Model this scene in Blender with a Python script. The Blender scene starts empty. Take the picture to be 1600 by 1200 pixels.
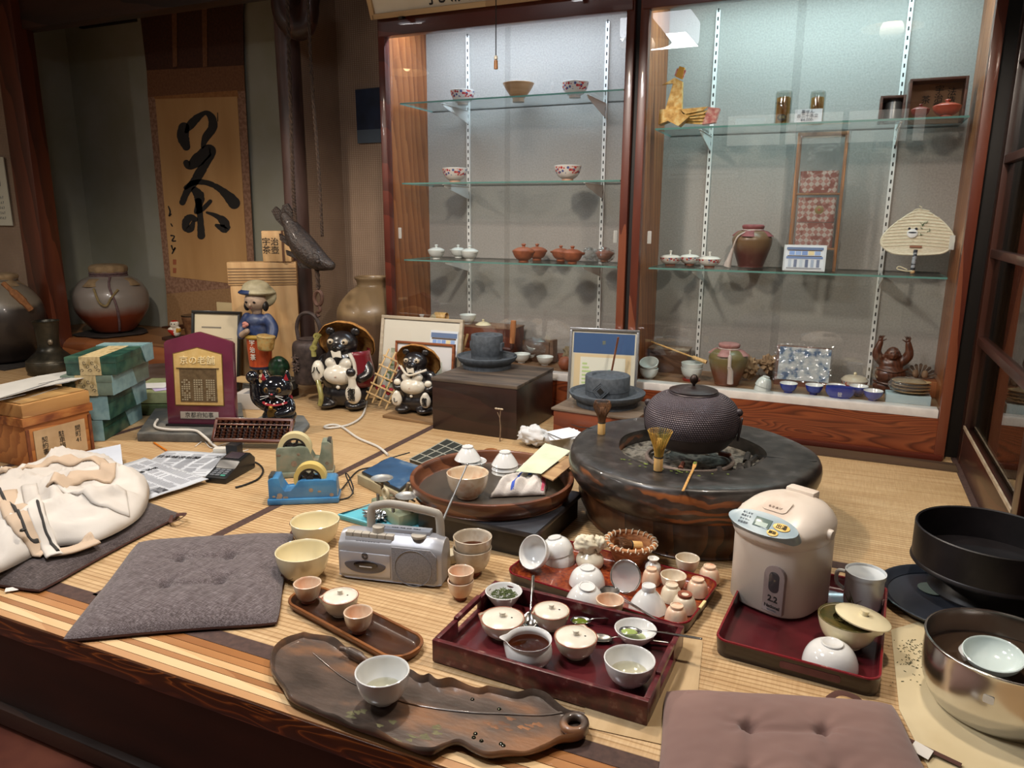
import bpy, bmesh, math, random
from math import pi, sin, cos, radians, sqrt, atan2
from mathutils import Vector, Matrix, Euler, noise
R = random.Random(7)
SC = bpy.context.scene
COL = SC.collection
V3 = Vector
# ------------------------------------------------------------------ camera
F = 1154.5; YAW = radians(23.836); PIT = radians(12.825); ROL = radians(.356); CH = .95
_f = V3((-sin(YAW)*cos(PIT), cos(YAW)*cos(PIT), -sin(PIT)))
_r = V3((cos(YAW), sin(YAW), 0)); _u = _r.cross(_f)
_r, _u = _r*cos(ROL)+_u*sin(ROL), -_r*sin(ROL)+_u*cos(ROL)
CP = V3((0, 0, CH))
def ray(x, y): return _f+_r*((x-800)/F)-_u*((y-600)/F)
def G(x, y, z=0.):                       # point of the horizontal plane at height z
 d = ray(x, y); return CP+d*((z-CH)/d.z)
def VY(x, y, Y):                         # point of the vertical plane Y
 d = ray(x, y); return CP+d*(Y/d.y)
def pxof(p): d = V3(p)-CP; return 800+F*d.dot(_r)/d.dot(_f)
def GX(px, Y, z=0.):                     # on height z at depth Y, met by picture column px
 lo, hi = -8., 3.
 for _ in range(40):
  m = (lo+hi)/2
  if pxof((m, Y, z)) < px: lo = m
  else: hi = m
 return V3((lo, Y, z))
def mpp(p): return (V3(p)-CP).dot(_f)/F  # metres that one pixel spans at p
def zat(y, p):                           # height above p at which the picture row y is met
 k = (600-y)/F; a = V3((p[0], p[1], 0))-CP
 return (k*a.dot(_f)-a.dot(_u))/(_u.z-k*_f.z)
cam = bpy.data.cameras.new('camera'); co = bpy.data.objects.new('camera', cam); COL.objects.link(co)
cam.sensor_width = 36; cam.lens = 36*F/1600; cam.clip_start = .02
co.matrix_world = Matrix(((_r.x, _u.x, -_f.x, 0), (_r.y, _u.y, -_f.y, 0), (_r.z, _u.z, -_f.z, CH), (0, 0, 0, 1)))
SC.camera = co
# --------------------------------------------------------------- materials
def hx(s):
 s = s.lstrip('#'); o = []
 for i in (0, 2, 4):
  v = int(s[i:i+2], 16)/255; o.append(v/12.92 if v <= .04045 else ((v+.055)/1.055)**2.4)
 return (*o, 1)
MC = {}
def nt(name):
 m = bpy.data.materials.new(name); m.use_nodes = True; t = m.node_tree
 return m, t, t.nodes['Principled BSDF']
def N(t, typ, **k):
 n = t.nodes.new(typ)
 for a, v in k.items():
  if a in n.inputs: n.inputs[a].default_value = v
  else: setattr(n, a, v)
 return n
def coords(t, scale=(1, 1, 1), rot=(0, 0, 0)):
 tc = N(t, 'ShaderNodeTexCoord'); mp = N(t, 'ShaderNodeMapping')
 mp.inputs['Scale'].default_value = scale; mp.inputs['Rotation'].default_value = rot
 t.links.new(tc.outputs['Object'], mp.inputs['Vector']); return mp.outputs['Vector']
def ramp(t, fac, stops):
 r = N(t, 'ShaderNodeValToRGB'); e = r.color_ramp.elements
 while len(e) < len(stops): e.new(.5)
 for k, (p, cc) in enumerate(stops): e[k].position = p; e[k].color = hx(cc) if isinstance(cc, str) else cc
 t.links.new(fac, r.inputs['Fac']); return r.outputs['Color']
def bump(t, b, h, s, d=.002):
 n = N(t, 'ShaderNodeBump'); n.inputs['Strength'].default_value = s; n.inputs['Distance'].default_value = d
 t.links.new(h, n.inputs['Height']); t.links.new(n.outputs['Normal'], b.inputs['Normal'])
def pm(name, c1, c2=None, sc=8., rough=.5, met=0., bmp=0., stretch=(1, 1, 1), coat=0., detail=4., lo=.35, hi=.65, c3=None, bsc=None, bd=.002, sheen=0., spec=None):
 """noise blend of two or three colours of one surface"""
 if name in MC: return MC[name]
 m, t, b = nt(name); b.inputs['Roughness'].default_value = rough; b.inputs['Metallic'].default_value = met
 b.inputs['Coat Weight'].default_value = coat; b.inputs['Coat Roughness'].default_value = .06
 if sheen: b.inputs['Sheen Weight'].default_value = sheen
 if spec is not None: b.inputs['Specular IOR Level'].default_value = spec
 v = coords(t, stretch); n = N(t, 'ShaderNodeTexNoise', Scale=sc, Detail=detail); t.links.new(v, n.inputs['Vector'])
 st = [(lo, c1), (hi, c2 or c1)]
 if c3: st = [(lo, c1), ((lo+hi)/2, c2), (hi, c3)]
 t.links.new(ramp(t, n.outputs['Fac'], st), b.inputs['Base Color'])
 if bmp:
  n2 = n
  if bsc: n2 = N(t, 'ShaderNodeTexNoise', Scale=bsc, Detail=3.); t.links.new(v, n2.inputs['Vector'])
  bump(t, b, n2.outputs['Fac'], bmp, bd)
 MC[name] = m; return m
def wood(name, c1, c2, sc=6., axis='X', rough=.45, coat=.1, dist=6., bmp=.15, c3=None, ring=True):
 """grain running along an axis"""
 if name in MC: return MC[name]
 m, t, b = nt(name); b.inputs['Roughness'].default_value = rough; b.inputs['Coat Weight'].default_value = coat
 s = {'X': (.12, 1, 1), 'Y': (1, .12, 1), 'Z': (1, 1, .12)}[axis]
 v = coords(t, s)
 w = N(t, 'ShaderNodeTexWave', Scale=sc, Distortion=dist, Detail=3.); w.inputs['Detail Scale'].default_value = 1.2
 w.wave_type = 'BANDS'; w.bands_direction = {'X': 'DIAGONAL', 'Y': 'DIAGONAL', 'Z': 'DIAGONAL'}[axis]; w.wave_profile = 'SAW'
 t.links.new(v, w.inputs['Vector'])
 n = N(t, 'ShaderNodeTexNoise', Scale=sc*9, Detail=5.); t.links.new(v, n.inputs['Vector'])
 mx = N(t, 'ShaderNodeMath', operation='MULTIPLY_ADD'); t.links.new(n.outputs['Fac'], mx.inputs[0]); mx.inputs[1].default_value = .5
 t.links.new(w.outputs['Fac'], mx.inputs[2])
 st = [(.2, c1), (1.1, c2)] if not c3 else [(.15, c1), (.6, c2), (1.1, c3)]
 st = [(p*.75, q) for p, q in st]
 sc2 = N(t, 'ShaderNodeMath', operation='MULTIPLY'); sc2.inputs[1].default_value = .72; t.links.new(mx.outputs[0], sc2.inputs[0])
 t.links.new(ramp(t, sc2.outputs[0], st), b.inputs['Base Color'])
 if bmp: bump(t, b, sc2.outputs[0], bmp, .001)
 MC[name] = m; return m
def plain(name, cc, rough=.5, met=0., coat=0., alpha=1., trans=0., emis=0.):
 if name in MC: return MC[name]
 m, t, b = nt(name)
 b.inputs['Base Color'].default_value = hx(cc); b.inputs['Roughness'].default_value = rough; b.inputs['Metallic'].default_value = met
 b.inputs['Coat Weight'].default_value = coat; b.inputs['Coat Roughness'].default_value = .05
 b.inputs['Transmission Weight'].default_value = trans
 if emis: b.inputs['Emission Color'].default_value = hx(cc); b.inputs['Emission Strength'].default_value = emis
 MC[name] = m; return m
def clear(name, tint='#ffffff', refl=1., rough=.0, ior=1.45, haze=0.):
 """thin clear sheet: lets light straight through, mirrors by angle, optional milky haze"""
 if name in MC: return MC[name]
 m = bpy.data.materials.new(name); m.use_nodes = True; t = m.node_tree; t.nodes.clear()
 o = N(t, 'ShaderNodeOutputMaterial'); tr = N(t, 'ShaderNodeBsdfTransparent'); tr.inputs['Color'].default_value = hx(tint)
 gl = N(t, 'ShaderNodeBsdfGlossy'); gl.inputs['Roughness'].default_value = rough
 fr = N(t, 'ShaderNodeLayerWeight'); fr.inputs['Blend'].default_value = .5; pw = N(t, 'ShaderNodeMath', operation='POWER'); pw.inputs[1].default_value = 5.; t.links.new(fr.outputs['Facing'], pw.inputs[0])
 mu = N(t, 'ShaderNodeMath', operation='MULTIPLY_ADD'); mu.inputs[1].default_value = .9*min(1, refl); mu.inputs[2].default_value = .04*refl; mu.use_clamp = True
 t.links.new(pw.outputs[0], mu.inputs[0]); mx = N(t, 'ShaderNodeMixShader')
 t.links.new(mu.outputs[0], mx.inputs[0]); t.links.new(tr.outputs[0], mx.inputs[1]); t.links.new(gl.outputs[0], mx.inputs[2])
 last = mx
 if haze:
  d = N(t, 'ShaderNodeBsdfDiffuse'); d.inputs['Color'].default_value = hx('#e8e8e6'); m2 = N(t, 'ShaderNodeMixShader')
  m2.inputs[0].default_value = haze; t.links.new(mx.outputs[0], m2.inputs[1]); t.links.new(d.outputs[0], m2.inputs[2]); last = m2
 t.links.new(last.outputs[0], o.inputs['Surface']); MC[name] = m; return m
# ------------------------------------------------------------ mesh builder
def Rz(a): return Matrix.Rotation(a, 4, 'Z')
def Rx(a): return Matrix.Rotation(a, 4, 'X')
def Ry(a): return Matrix.Rotation(a, 4, 'Y')
def Tr(x, y=None, z=None): return Matrix.Translation(V3(x) if y is None else V3((x, y, z)))
I4 = Matrix.Identity(4)
def sp(pts, k=5, closed=False):
 """Catmull-Rom through points of any dimension"""
 P = [tuple(p) for p in pts]; n = len(P); o = []
 rng = range(n if closed else n-1)
 for i in rng:
  g = (lambda j: P[j % n]) if closed else (lambda j: P[min(max(j, 0), n-1)])
  a, b, c, d = g(i-1), g(i), g(i+1), g(i+2)
  for s in range(k):
   t = s/k
   o.append(tuple(.5*(2*q+(r-p)*t+(2*p-5*q+4*r-s_)*t*t+(3*q-p-3*r+s_)*t**3) for p, q, r, s_ in zip(a, b, c, d)))
 if not closed: o.append(P[-1])
 return o
class M:
 def __init__(s): s.bm = bmesh.new()
 def _v(s, pts, T): return [s.bm.verts.new(T @ V3(p)) for p in pts]
 def face(s, vs, mi=0):
  try: f = s.bm.faces.new(vs); f.material_index = mi; return f
  except ValueError: return None
 def poly(s, pts, T=I4, mi=0): return s.face(s._v(pts, T), mi)
 def box(s, c, d, T=I4, bev=0., mi=0, seg=2):
  g = bmesh.ops.create_cube(s.bm, size=1., matrix=T @ Tr(*c) @ Matrix.Diagonal((d[0], d[1], d[2], 1)))
  es = list({e for v in g['verts'] for e in v.link_edges}); fs = {f for v in g['verts'] for f in v.link_faces}
  for f in fs: f.material_index = mi
  if bev: bmesh.ops.bevel(s.bm, geom=es, offset=bev, segments=seg, profile=.6, affect='EDGES', clamp_overlap=True, material=mi)
  return s
 def rings(s, rings, T=I4, closed=True, cap0=True, cap1=True, mi=0, loop=False):
  rr = [s._v(r, T) for r in rings]; n = len(rr[0])
  prs = list(zip(rr, rr[1:]))+([(rr[-1], rr[0])] if loop else [])
  for a, b in prs:
   for i in range(n if closed else n-1):
    j = (i+1) % n; s.face((a[i], a[j], b[j], b[i]), mi)
  if not loop:
   if cap0: s.face(rr[0][::-1], mi)
   if cap1: s.face(rr[-1], mi)
  return s
 def lathe(s, prof, n=36, T=I4, mi=0, sx=1., sy=1., wob=None):
  rows = []
  for r, z in prof:
   if r < 1e-6: rows.append([s.bm.verts.new(T @ V3((0, 0, z)))])
   else: rows.append([s.bm.verts.new(T @ V3((sx*r*(wob(i*2*pi/n, z) if wob else 1)*cos(i*2*pi/n), sy*r*(wob(i*2*pi/n, z) if wob else 1)*sin(i*2*pi/n), z))) for i in range(n)])
  for a, b in zip(rows, rows[1:]):
   for i in range(n):
    j = (i+1) % n
    if len(a) == 1 and len(b) == 1: continue
    if len(a) == 1: s.face((a[0], b[j], b[i]), mi)
    elif len(b) == 1: s.face((a[i], a[j], b[0]), mi)
    else: s.face((a[i], a[j], b[j], b[i]), mi)
  return s
 def tube(s, pts, r, n=8, T=I4, mi=0, closed=False, flat=1.):
  P = [V3(p) for p in pts]; m = len(P); rs = r if isinstance(r, (list, tuple)) else [r]*m
  tans = []
  for i in range(m):
   a = P[(i-1) % m] if (closed or i) else P[0]; b = P[(i+1) % m] if (closed or i < m-1) else P[-1]
   d = (b-a); tans.append(d.normalized() if d.length > 1e-9 else V3((0, 0, 1)))
  up = V3((0, 0, 1)) if abs(tans[0].z) < .9 else V3((1, 0, 0))
  nx = tans[0].cross(up).normalized(); rings = []
  for i in range(m):
   t = tans[i]; nx = (nx-t*nx.dot(t)); nx = nx.normalized() if nx.length > 1e-6 else t.orthogonal().normalized()
   ny = t.cross(nx)
   rings.append([P[i]+(nx*cos(k*2*pi/n)+ny*sin(k*2*pi/n)*flat)*max(rs[i], 1e-5) for k in range(n)])
  return s.rings(rings, T, mi=mi, loop=closed)
 def prism(s, out, z0, z1, T=I4, mi=0, bev=0.):
  a = s._v([(p[0], p[1], z0) for p in out], T); b = s._v([(p[0], p[1], z1) for p in out], T); n = len(out)
  fs = [s.face(a[::-1], mi), s.face(b, mi)]
  for i in range(n): fs.append(s.face((a[i], a[(i+1) % n], b[(i+1) % n], b[i]), mi))
  if bev:
   es = {e for f in fs if f for e in f.edges}
   bmesh.ops.bevel(s.bm, geom=list(es), offset=bev, segments=2, profile=.6, affect='EDGES', clamp_overlap=True, material=mi)
  return s
 def ball(s, c, r, T=I4, mi=0, u=16, v=10):
  r = (r, r, r) if not isinstance(r, (tuple, list)) else r
  g = bmesh.ops.create_uvsphere(s.bm, u_segments=u, v_segments=v, radius=1., matrix=T @ Tr(*c) @ Matrix.Diagonal((*r, 1)))
  for f in {f for x in g['verts'] for f in x.link_faces}: f.material_index = mi
  return s
 def grid(s, fn, nu, nv, T=I4, mi=0, close_u=False):
  vs = [[s.bm.verts.new(T @ V3(fn(i/nu, j/nv))) for j in range(nv+1)] for i in range(nu+1)]
  for i in range(nu):
   for j in range(nv): s.face((vs[i][j], vs[i+1][j], vs[i+1][j+1], vs[i][j+1]), mi)
  return s
 def build(s, name, mats, parent=None, smooth=38., solid=0., T=None, weld=0.):
  if weld: bmesh.ops.remove_doubles(s.bm, verts=s.bm.verts, dist=weld)
  bmesh.ops.recalc_face_normals(s.bm, faces=s.bm.faces)
  me = bpy.data.meshes.new(name); s.bm.to_mesh(me); s.bm.free()
  return link_mesh(name, me, mats, parent, smooth, solid, T)
def link_mesh(name, me, mats, parent=None, smooth=38., solid=0., T=None):
 for m in (mats if isinstance(mats, (list, tuple)) else [mats]): me.materials.append(m)
 if smooth:
  me.shade_smooth()
  if smooth < 180: me.set_sharp_from_angle(angle=radians(smooth))
 o = bpy.data.objects.new(name, me); COL.objects.link(o)
 if parent: o.parent = parent
 if T is not None: o.matrix_local = T
 if solid:
  k = o.modifiers.new('thickness', 'SOLIDIFY'); k.thickness = solid; k.offset = 0
 return o
def blob(name, items, mat, parent=None, vox=.004, sm=4, T=None, mats=None, fn=None):
 """one continuous body grown from overlapping ellipsoids and tapered limbs"""
 b = M()
 for it in items:
  if it[0] == 'e': b.ball(it[1], it[2], it[3] if len(it) > 3 else I4, u=20, v=14)
  else:
   pts = sp([tuple(p)+(r,) for p, r in zip(it[1], it[2])], 5)
   b.tube([p[:3] for p in pts], [p[3] for p in pts], 12)
   for p in (pts[0], pts[-1]): b.ball(p[:3], p[3]*.98, u=12, v=8)
 bmesh.ops.recalc_face_normals(b.bm, faces=b.bm.faces)
 me = bpy.data.meshes.new('t'); b.bm.to_mesh(me); b.bm.free()
 o = bpy.data.objects.new('t', me); COL.objects.link(o)
 k = o.modifiers.new('r', 'REMESH'); k.mode = 'VOXEL'; k.voxel_size = vox
 k = o.modifiers.new('s', 'SMOOTH'); k.factor = .5; k.iterations = sm
 m2 = bpy.data.meshes.new_from_object(o.evaluated_get(bpy.context.evaluated_depsgraph_get()))
 bpy.data.objects.remove(o); bpy.data.meshes.remove(me); m2.name = name; m2.materials.clear()
 o = link_mesh(name, m2, mats or mat, parent, 180, 0, T)
 if fn:
  for p in m2.polygons: p.material_index = fn(p.center)
 return o
def text(s, size, mat, parent, loc, rot=(pi/2, 0, 0), name='lettering', ext=.0004, sx=1., line=1., T=None, bold=0., alx='CENTER'):
 cu = bpy.data.curves.new('t', 'FONT'); cu.body = s; cu.size = size; cu.extrude = ext; cu.align_x = alx; cu.align_y = 'CENTER'
 cu.space_line = line; cu.resolution_u = 2; cu.offset = bold if s.isascii() else 0
 o = bpy.data.objects.new('t', cu); COL.objects.link(o)
 me = bpy.data.meshes.new_from_object(o.evaluated_get(bpy.context.evaluated_depsgraph_get())); me.name = name; me.materials.clear()
 bpy.data.objects.remove(o); bpy.data.curves.remove(cu)
 mt = (T or I4) @ Tr(loc) @ Euler(rot).to_matrix().to_4x4() @ Matrix.Diagonal((sx, 1, 1, 1))
 return link_mesh(name, me, mat, parent, 0, 0, mt)
# ---------------------------------------------------------- scene grammar
def tag(o, label, cat, group=None):
 o['label'] = label; o['category'] = cat
 if group: o['group'] = group
 return o
def thing(name, label, cat, loc=(0, 0, 0), rz=0., group=None, rot=None):
 o = bpy.data.objects.new(name, None); COL.objects.link(o); o.empty_display_size = .05
 o.location = loc; o.rotation_euler = rot or (0, 0, rz); return tag(o, label, cat, group)
def struct(o, kind='structure'):
 o['kind'] = kind; return o
def dup(root, loc, rz=None, label=None, group=None, scale=None, rot=None):
 r = root.copy(); COL.objects.link(r); r.location = loc
 if rot is not None: r.rotation_euler = rot
 elif rz is not None: r.rotation_euler = (0, 0, rz)
 if label: r['label'] = label
 if group: r['group'] = group
 if scale: r.scale = (scale,)*3 if not isinstance(scale, tuple) else scale
 for ch in [c for c in root.children]:
  c = ch.copy(); COL.objects.link(c); c.parent = r
  for g in ch.children:
   d = g.copy(); COL.objects.link(d); d.parent = c
 return r
def rotm(rx=0, ry=0, rz=0): return Euler((rx, ry, rz)).to_matrix().to_4x4()
# ================================================================ SETTING
def tatami_mat():
 m, t, b = nt('woven tatami'); b.inputs['Roughness'].default_value = .55
 v = coords(t); n = N(t, 'ShaderNodeTexNoise', Scale=2.2, Detail=3.); t.links.new(v, n.inputs['Vector'])
 w = N(t, 'ShaderNodeTexWave', Scale=20.5, Distortion=.25, Detail=1.); w.bands_direction = 'Y'; t.links.new(v, w.inputs['Vector'])
 v2 = coords(t, (1, .06, 1)); n2 = N(t, 'ShaderNodeTexNoise', Scale=220., Detail=2.); t.links.new(v2, n2.inputs['Vector'])
 v3 = coords(t, (.05, 1, 1)); n3 = N(t, 'ShaderNodeTexNoise', Scale=60., Detail=2.); t.links.new(v3, n3.inputs['Vector'])
 a = ramp(t, n.outputs['Fac'], [(.3, '#bb9c72'), (.7, '#c9ac84')])
 dk = N(t, 'ShaderNodeMixRGB', blend_type='MULTIPLY'); dk.inputs['Fac'].default_value = 1.
 t.links.new(a, dk.inputs['Color1']); t.links.new(ramp(t, w.outputs['Fac'], [(.0, '#cfc3ae'), (.3, '#ffffff')]), dk.inputs['Color2'])
 d2 = N(t, 'ShaderNodeMixRGB', blend_type='MULTIPLY'); d2.inputs['Fac'].default_value = .3
 t.links.new(dk.outputs[0], d2.inputs['Color1']); t.links.new(ramp(t, n2.outputs['Fac'], [(.35, '#c9b592'), (.65, '#ffffff')]), d2.inputs['Color2'])
 d3 = N(t, 'ShaderNodeMixRGB', blend_type='MULTIPLY'); d3.inputs['Fac'].default_value = .35
 t.links.new(d2.outputs[0], d3.inputs['Color1']); t.links.new(ramp(t, n3.outputs['Fac'], [(.35, '#b8975f'), (.6, '#ffffff')]), d3.inputs['Color2'])
 t.links.new(d3.outputs[0], b.inputs['Base Color']); bump(t, b, w.outputs['Fac'], .25, .002); return m
TAT = tatami_mat()
BORD = pm('tatami border cloth', '#3a2620', '#4a332b', 60, .8)
WALLP = None
def woven_wall():
 m, t, b = nt('woven grasscloth wallpaper'); b.inputs['Roughness'].default_value = .9
 v = coords(t); n = N(t, 'ShaderNodeTexNoise', Scale=5., Detail=4.); t.links.new(v, n.inputs['Vector'])
 w1 = N(t, 'ShaderNodeTexWave', Scale=30., Distortion=1.5, Detail=2.); w1.bands_direction = 'Z'; t.links.new(v, w1.inputs['Vector'])
 w2 = N(t, 'ShaderNodeTexWave', Scale=30., Distortion=1.5, Detail=2.); w2.bands_direction = 'X'
 t.links.new(coords(t, (1, 1, 1), (0, 0, .8)), w2.inputs['Vector'])
 mm = N(t, 'ShaderNodeMath', operation='MULTIPLY'); t.links.new(w1.outputs['Fac'], mm.inputs[0]); t.links.new(w2.outputs['Fac'], mm.inputs[1])
 dk = N(t, 'ShaderNodeMixRGB', blend_type='MULTIPLY'); dk.inputs['Fac'].default_value = .8
 t.links.new(ramp(t, n.outputs['Fac'], [(.3, '#8f7a68'), (.7, '#a08a76')]), dk.inputs['Color1'])
 t.links.new(ramp(t, mm.outputs[0], [(0., '#c9c0b8'), (.4, '#ffffff')]), dk.inputs['Color2'])
 t.links.new(dk.outputs[0], b.inputs['Base Color']); bump(t, b, mm.outputs[0], .3, .002); return m
WALLP = woven_wall()
PLAST = pm('grey green plaster', '#8d8c7a', '#97968a', 3, .9, bmp=.1, bsc=300)
DARKW = wood('dark aged wood', '#1f0f0a', '#3a1d12', 5, 'Z', .45)
DARKX = wood('dark aged beam', '#1f120c', '#3b2317', 5, 'X', .5)
POSTW = wood('red brown post wood', '#3c1a10', '#5c2c1b', 5, 'Z', .4, coat=.2)
CEIL = wood('ceiling boards', '#5b4636', '#74604c', 4, 'X', .7)
FLOORM = pm('worn red brown floor', '#43190d', '#5c2817', 7, .6, bmp=.2, c3='#6b3520')
RISER = pm('dark brown board', '#2b120b', '#3d1c10', 9, .5, stretch=(.3, 1, 1), bmp=.1)
def sbox(name, c, d, mat, bev=0., T=I4, parent=None):
 o = M().box(c, d, T, bev).build(name, mat, parent)
 return o if parent else struct(o)
YF = .98
fl = sbox('floor', (-2.55, 2.3, -.03), (6.14, 2.35, .06), TAT)
# cloth borders between the mats
XA = G(525, 743).x; YC = G(1365, 893).y
for c, d in [((XA, 2.03, .0), (.034, 1.78, .0012)), ((-2.55, 1.127, .0), (6.1, .044, .0012)), ((.02, YC, .0), (1.0, .045, .0012)),
    ((-2.86, 2.03, .0), (.034, 1.78, .0012)), ((.49, 2.3, .0), (.03, 2.3, .0012))]:
 M().box(c, d).build('tatami_border', BORD, fl)
# timber edge of the raised floor
def edge_wood():
 m, t, b = nt('figured edge beam'); b.inputs['Roughness'].default_value = .35; b.inputs['Coat Weight'].default_value = .3
 v = coords(t, (1.2, 6, 9)); n = N(t, 'ShaderNodeTexNoise', Scale=2.2, Detail=1.5); n.inputs['Distortion'].default_value = .6; t.links.new(v, n.inputs['Vector'])
 mu = N(t, 'ShaderNodeMath', operation='MULTIPLY'); mu.inputs[1].default_value = 9.; fr = N(t, 'ShaderNodeMath', operation='FRACT')
 t.links.new(n.outputs['Fac'], mu.inputs[0]); t.links.new(mu.outputs[0], fr.inputs[0])
 t.links.new(ramp(t, fr.outputs[0], [(0., '#b36a2c'), (.1, '#8a4a1e'), (.3, '#4a2411'), (.8, '#3a1a0d'), (1., '#6b3516')]), b.inputs['Base Color']); return m
EDG = edge_wood()
strips = [(.98, 1.000, '#a8794f', '#b88d62'), (1.000, 1.024, '#c9a577', '#d6b78b'), (1.024, 1.040, '#8f5f38', '#a4744a'),
   (1.040, 1.060, '#c49e6f', '#d2b081'), (1.060, 1.082, '#9a683c', '#b07c4c'), (1.082, 1.105, '#7d4c28', '#9a6638')]
for i, (a, b_, c1, c2) in enumerate(strips):
 sbox('trim_%d' % (i+1), (-2.55, (a+b_)/2, -.016), (6.14, b_-a-.0015, .032), wood('strip board %d' % i, c1, c2, 7, 'X', .35, .25))
o = M().box((-2.55, .995, -.0305), (6.14, .034, .054), bev=.008).build('trim_7', EDG); struct(o)
o = M().box((-2.55, 1.05, -.17), (6.14, .08, .24)).build('trim_8', RISER); struct(o)
o = M().box((-2.55, 1.04, -.315), (6.14, .1, .05), bev=.006).build('baseboard_front', DARKX); struct(o)
sbox('floor_front', (-2.2, -.9, -.37), (8, 4.0, .04), FLOORM)
# alcove
sbox('floor_alcove', (-4.1, 3.78, .05), (2.75, .66, .1), wood('alcove floor board', '#7c5433', '#996b42', 3, 'X', .4))
o = M(); pts = [(-4.95+i*.2, 3.42+.006*sin(i*2.), .02+.004*sin(i*1.3)) for i in range(11)]
o.tube(pts, [.083+.004*sin(i*1.7) for i in range(11)], 20); struct(o.build('trim_alcove_log', wood('polished alcove log', '#6d3a20', '#99603a', 4, 'X', .35, .2), smooth=60))
sbox('wall_alcove_back', (-4.1, 4.1, 1.25), (2.9, .06, 2.6), PLAST)
sbox('wall_alcove_left', (-5.47, 3.78, 1.25), (.06, .62, 2.6), PLAST)
o = M().box((-4.975, 3.36, 1.2), (.21, .13, 2.7), bev=.012).build('trim_post', POSTW); struct(o)
sbox('wall_left', (-6.0, 3.44, 1.2), (1.84, .04, 2.7), WALLP)
sbox('trim_lintel', (-3.9, 3.40, 2.19), (2.4, .10, .22), DARKX)
sbox('trim_lintel_low', (-5.7, 3.38, 2.2), (1.3, .1, .24), DARKX)
sbox('trim_board', (VY(166, 27, 4.05).x, 4.055, VY(166, 27, 4.05).z), (.56, .03, .10), plain('near black board', '#17110d', .7))  # near-black board high on the alcove's back wall
# niche right of the alcove post
sbox('wall_niche_left', (-2.86, 3.66, 1.2), (.1, .36, 2.7), WALLP)
sbox('wall_niche_back', (-2.48, 3.83, 1.2), (.72, .04, 2.7), WALLP)
o = M(); o.tube([(-2.868, 3.45, -.02), (-2.872, 3.45, .5), (-2.868, 3.452, 1.2), (-2.868, 3.45, 2.3)], [.07, .067, .066, .066], 28)
struct(o.build('trim_alcove_pillar', pm('dark barked pillar', '#2b1d1a', '#49342f', 9, .5, stretch=(1, 1, .25), bmp=.5, bsc=30, c3='#5a4640'), smooth=60))
# right side: glazed sliding doors with reeds behind
sbox('trim_9', (-.2, 3.205, .002), (1.36, .11, .006), wood('grey brown plank', '#3b2c22', '#54422f', 5, 'X', .5))
DR = wood('door wood', '#24100a', '#381a10', 5, 'Z', .35, coat=.2); DRY = wood('door rail wood', '#28120b', '#3f1d12', 5, 'Y', .35, coat=.2)
REED = wood('reed screen', '#3d2012', '#6e4022', 40, 'Z', .6, dist=.5)
door = thing_door = None
def door_panel(n, y0, y1):
 d = bpy.data.objects.new('door_%d' % n, None); COL.objects.link(d); d.location = (.512, y0, .0); struct(d); L = y1-y0
 for yy in (.035, L-.035): M().box((0, yy, .95), (.035, .07, 1.9), bev=.004).build('stile', DR, d)
 for z, h in ((.073, .146), (.495, .03), (.824, .03), (1.16, .03), (1.5, .03), (1.86, .08)): M().box((0, L/2, z), (.03, L-.14, h), bev=.003).build('rail', DRY, d)
 M().box((-.016, L/2, .152), (.006, L-.13, .012)).build('pale_edge', pm('worn pale edge', '#8a7660', '#a3927c', 20, .5), d); M().box((.004, L/2, .95), (.004, L-.14, 1.8)).build('glass_pane', clear('door glass', '#d8dcd8', 1.6), d)
 s = M()
 k = 0
 while .08+k*.02 < L-.08:
  s.box((.035, .08+k*.02, .95), (.008, .013, 1.8)); k += 1
 s.build('reed_screen', REED, d); return d
door_panel(1, 2.27, 3.34)
sbox('wall_right', (.64, 1.2, 1.1), (.04, 6.8, 2.5), wood('dark right wall', '#2c1a12', '#3c261b', 4, 'Z', .8))
sbox('trim_corner_post', (.477, 3.40, 1.05), (.07, .09, 2.3), plain('black post', '#120b08', .5))
# room behind, seen only mirrored in the glass, and the ceiling
sbox('ceiling', (-2.6, 1.2, 2.42), (7.6, 6.8, .05), CEIL)
REARM = pm('pale rear wall', '#a79d8a', '#b6ad9a', 2, .9)
sbox('wall_rear', (-2.6, -2.4, 1.1), (7.6, .06, 3.0), REARM)
sbox('wall_far_left', (-6.4, .5, 1.1), (.06, 5.9, 3.0), REARM)
win = bpy.data.objects.new('window_1', None); COL.objects.link(win); win.location = (0, -2.34, 1.72); struct(win)
SHO = plain('daylit shoji paper', '#f2eee2', .9, emis=1.1); WF = wood('window wood', '#4a2a18', '#6b4126', 5, 'X', .5)
for i in range(4):
 M().box((-1.05+i*.62, 0, .17), (.56, .01, .34)).build('shoji_pane', SHO, win)
for x in [-1.36+i*.62 for i in range(5)]: M().box((x, .01, .17), (.05, .04, .36)).build('window_post', WF, win)
for z in (-.02, .36): M().box((-.12, .01, z), (2.55, .05, .06)).build('window_rail', WF, win)
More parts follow.
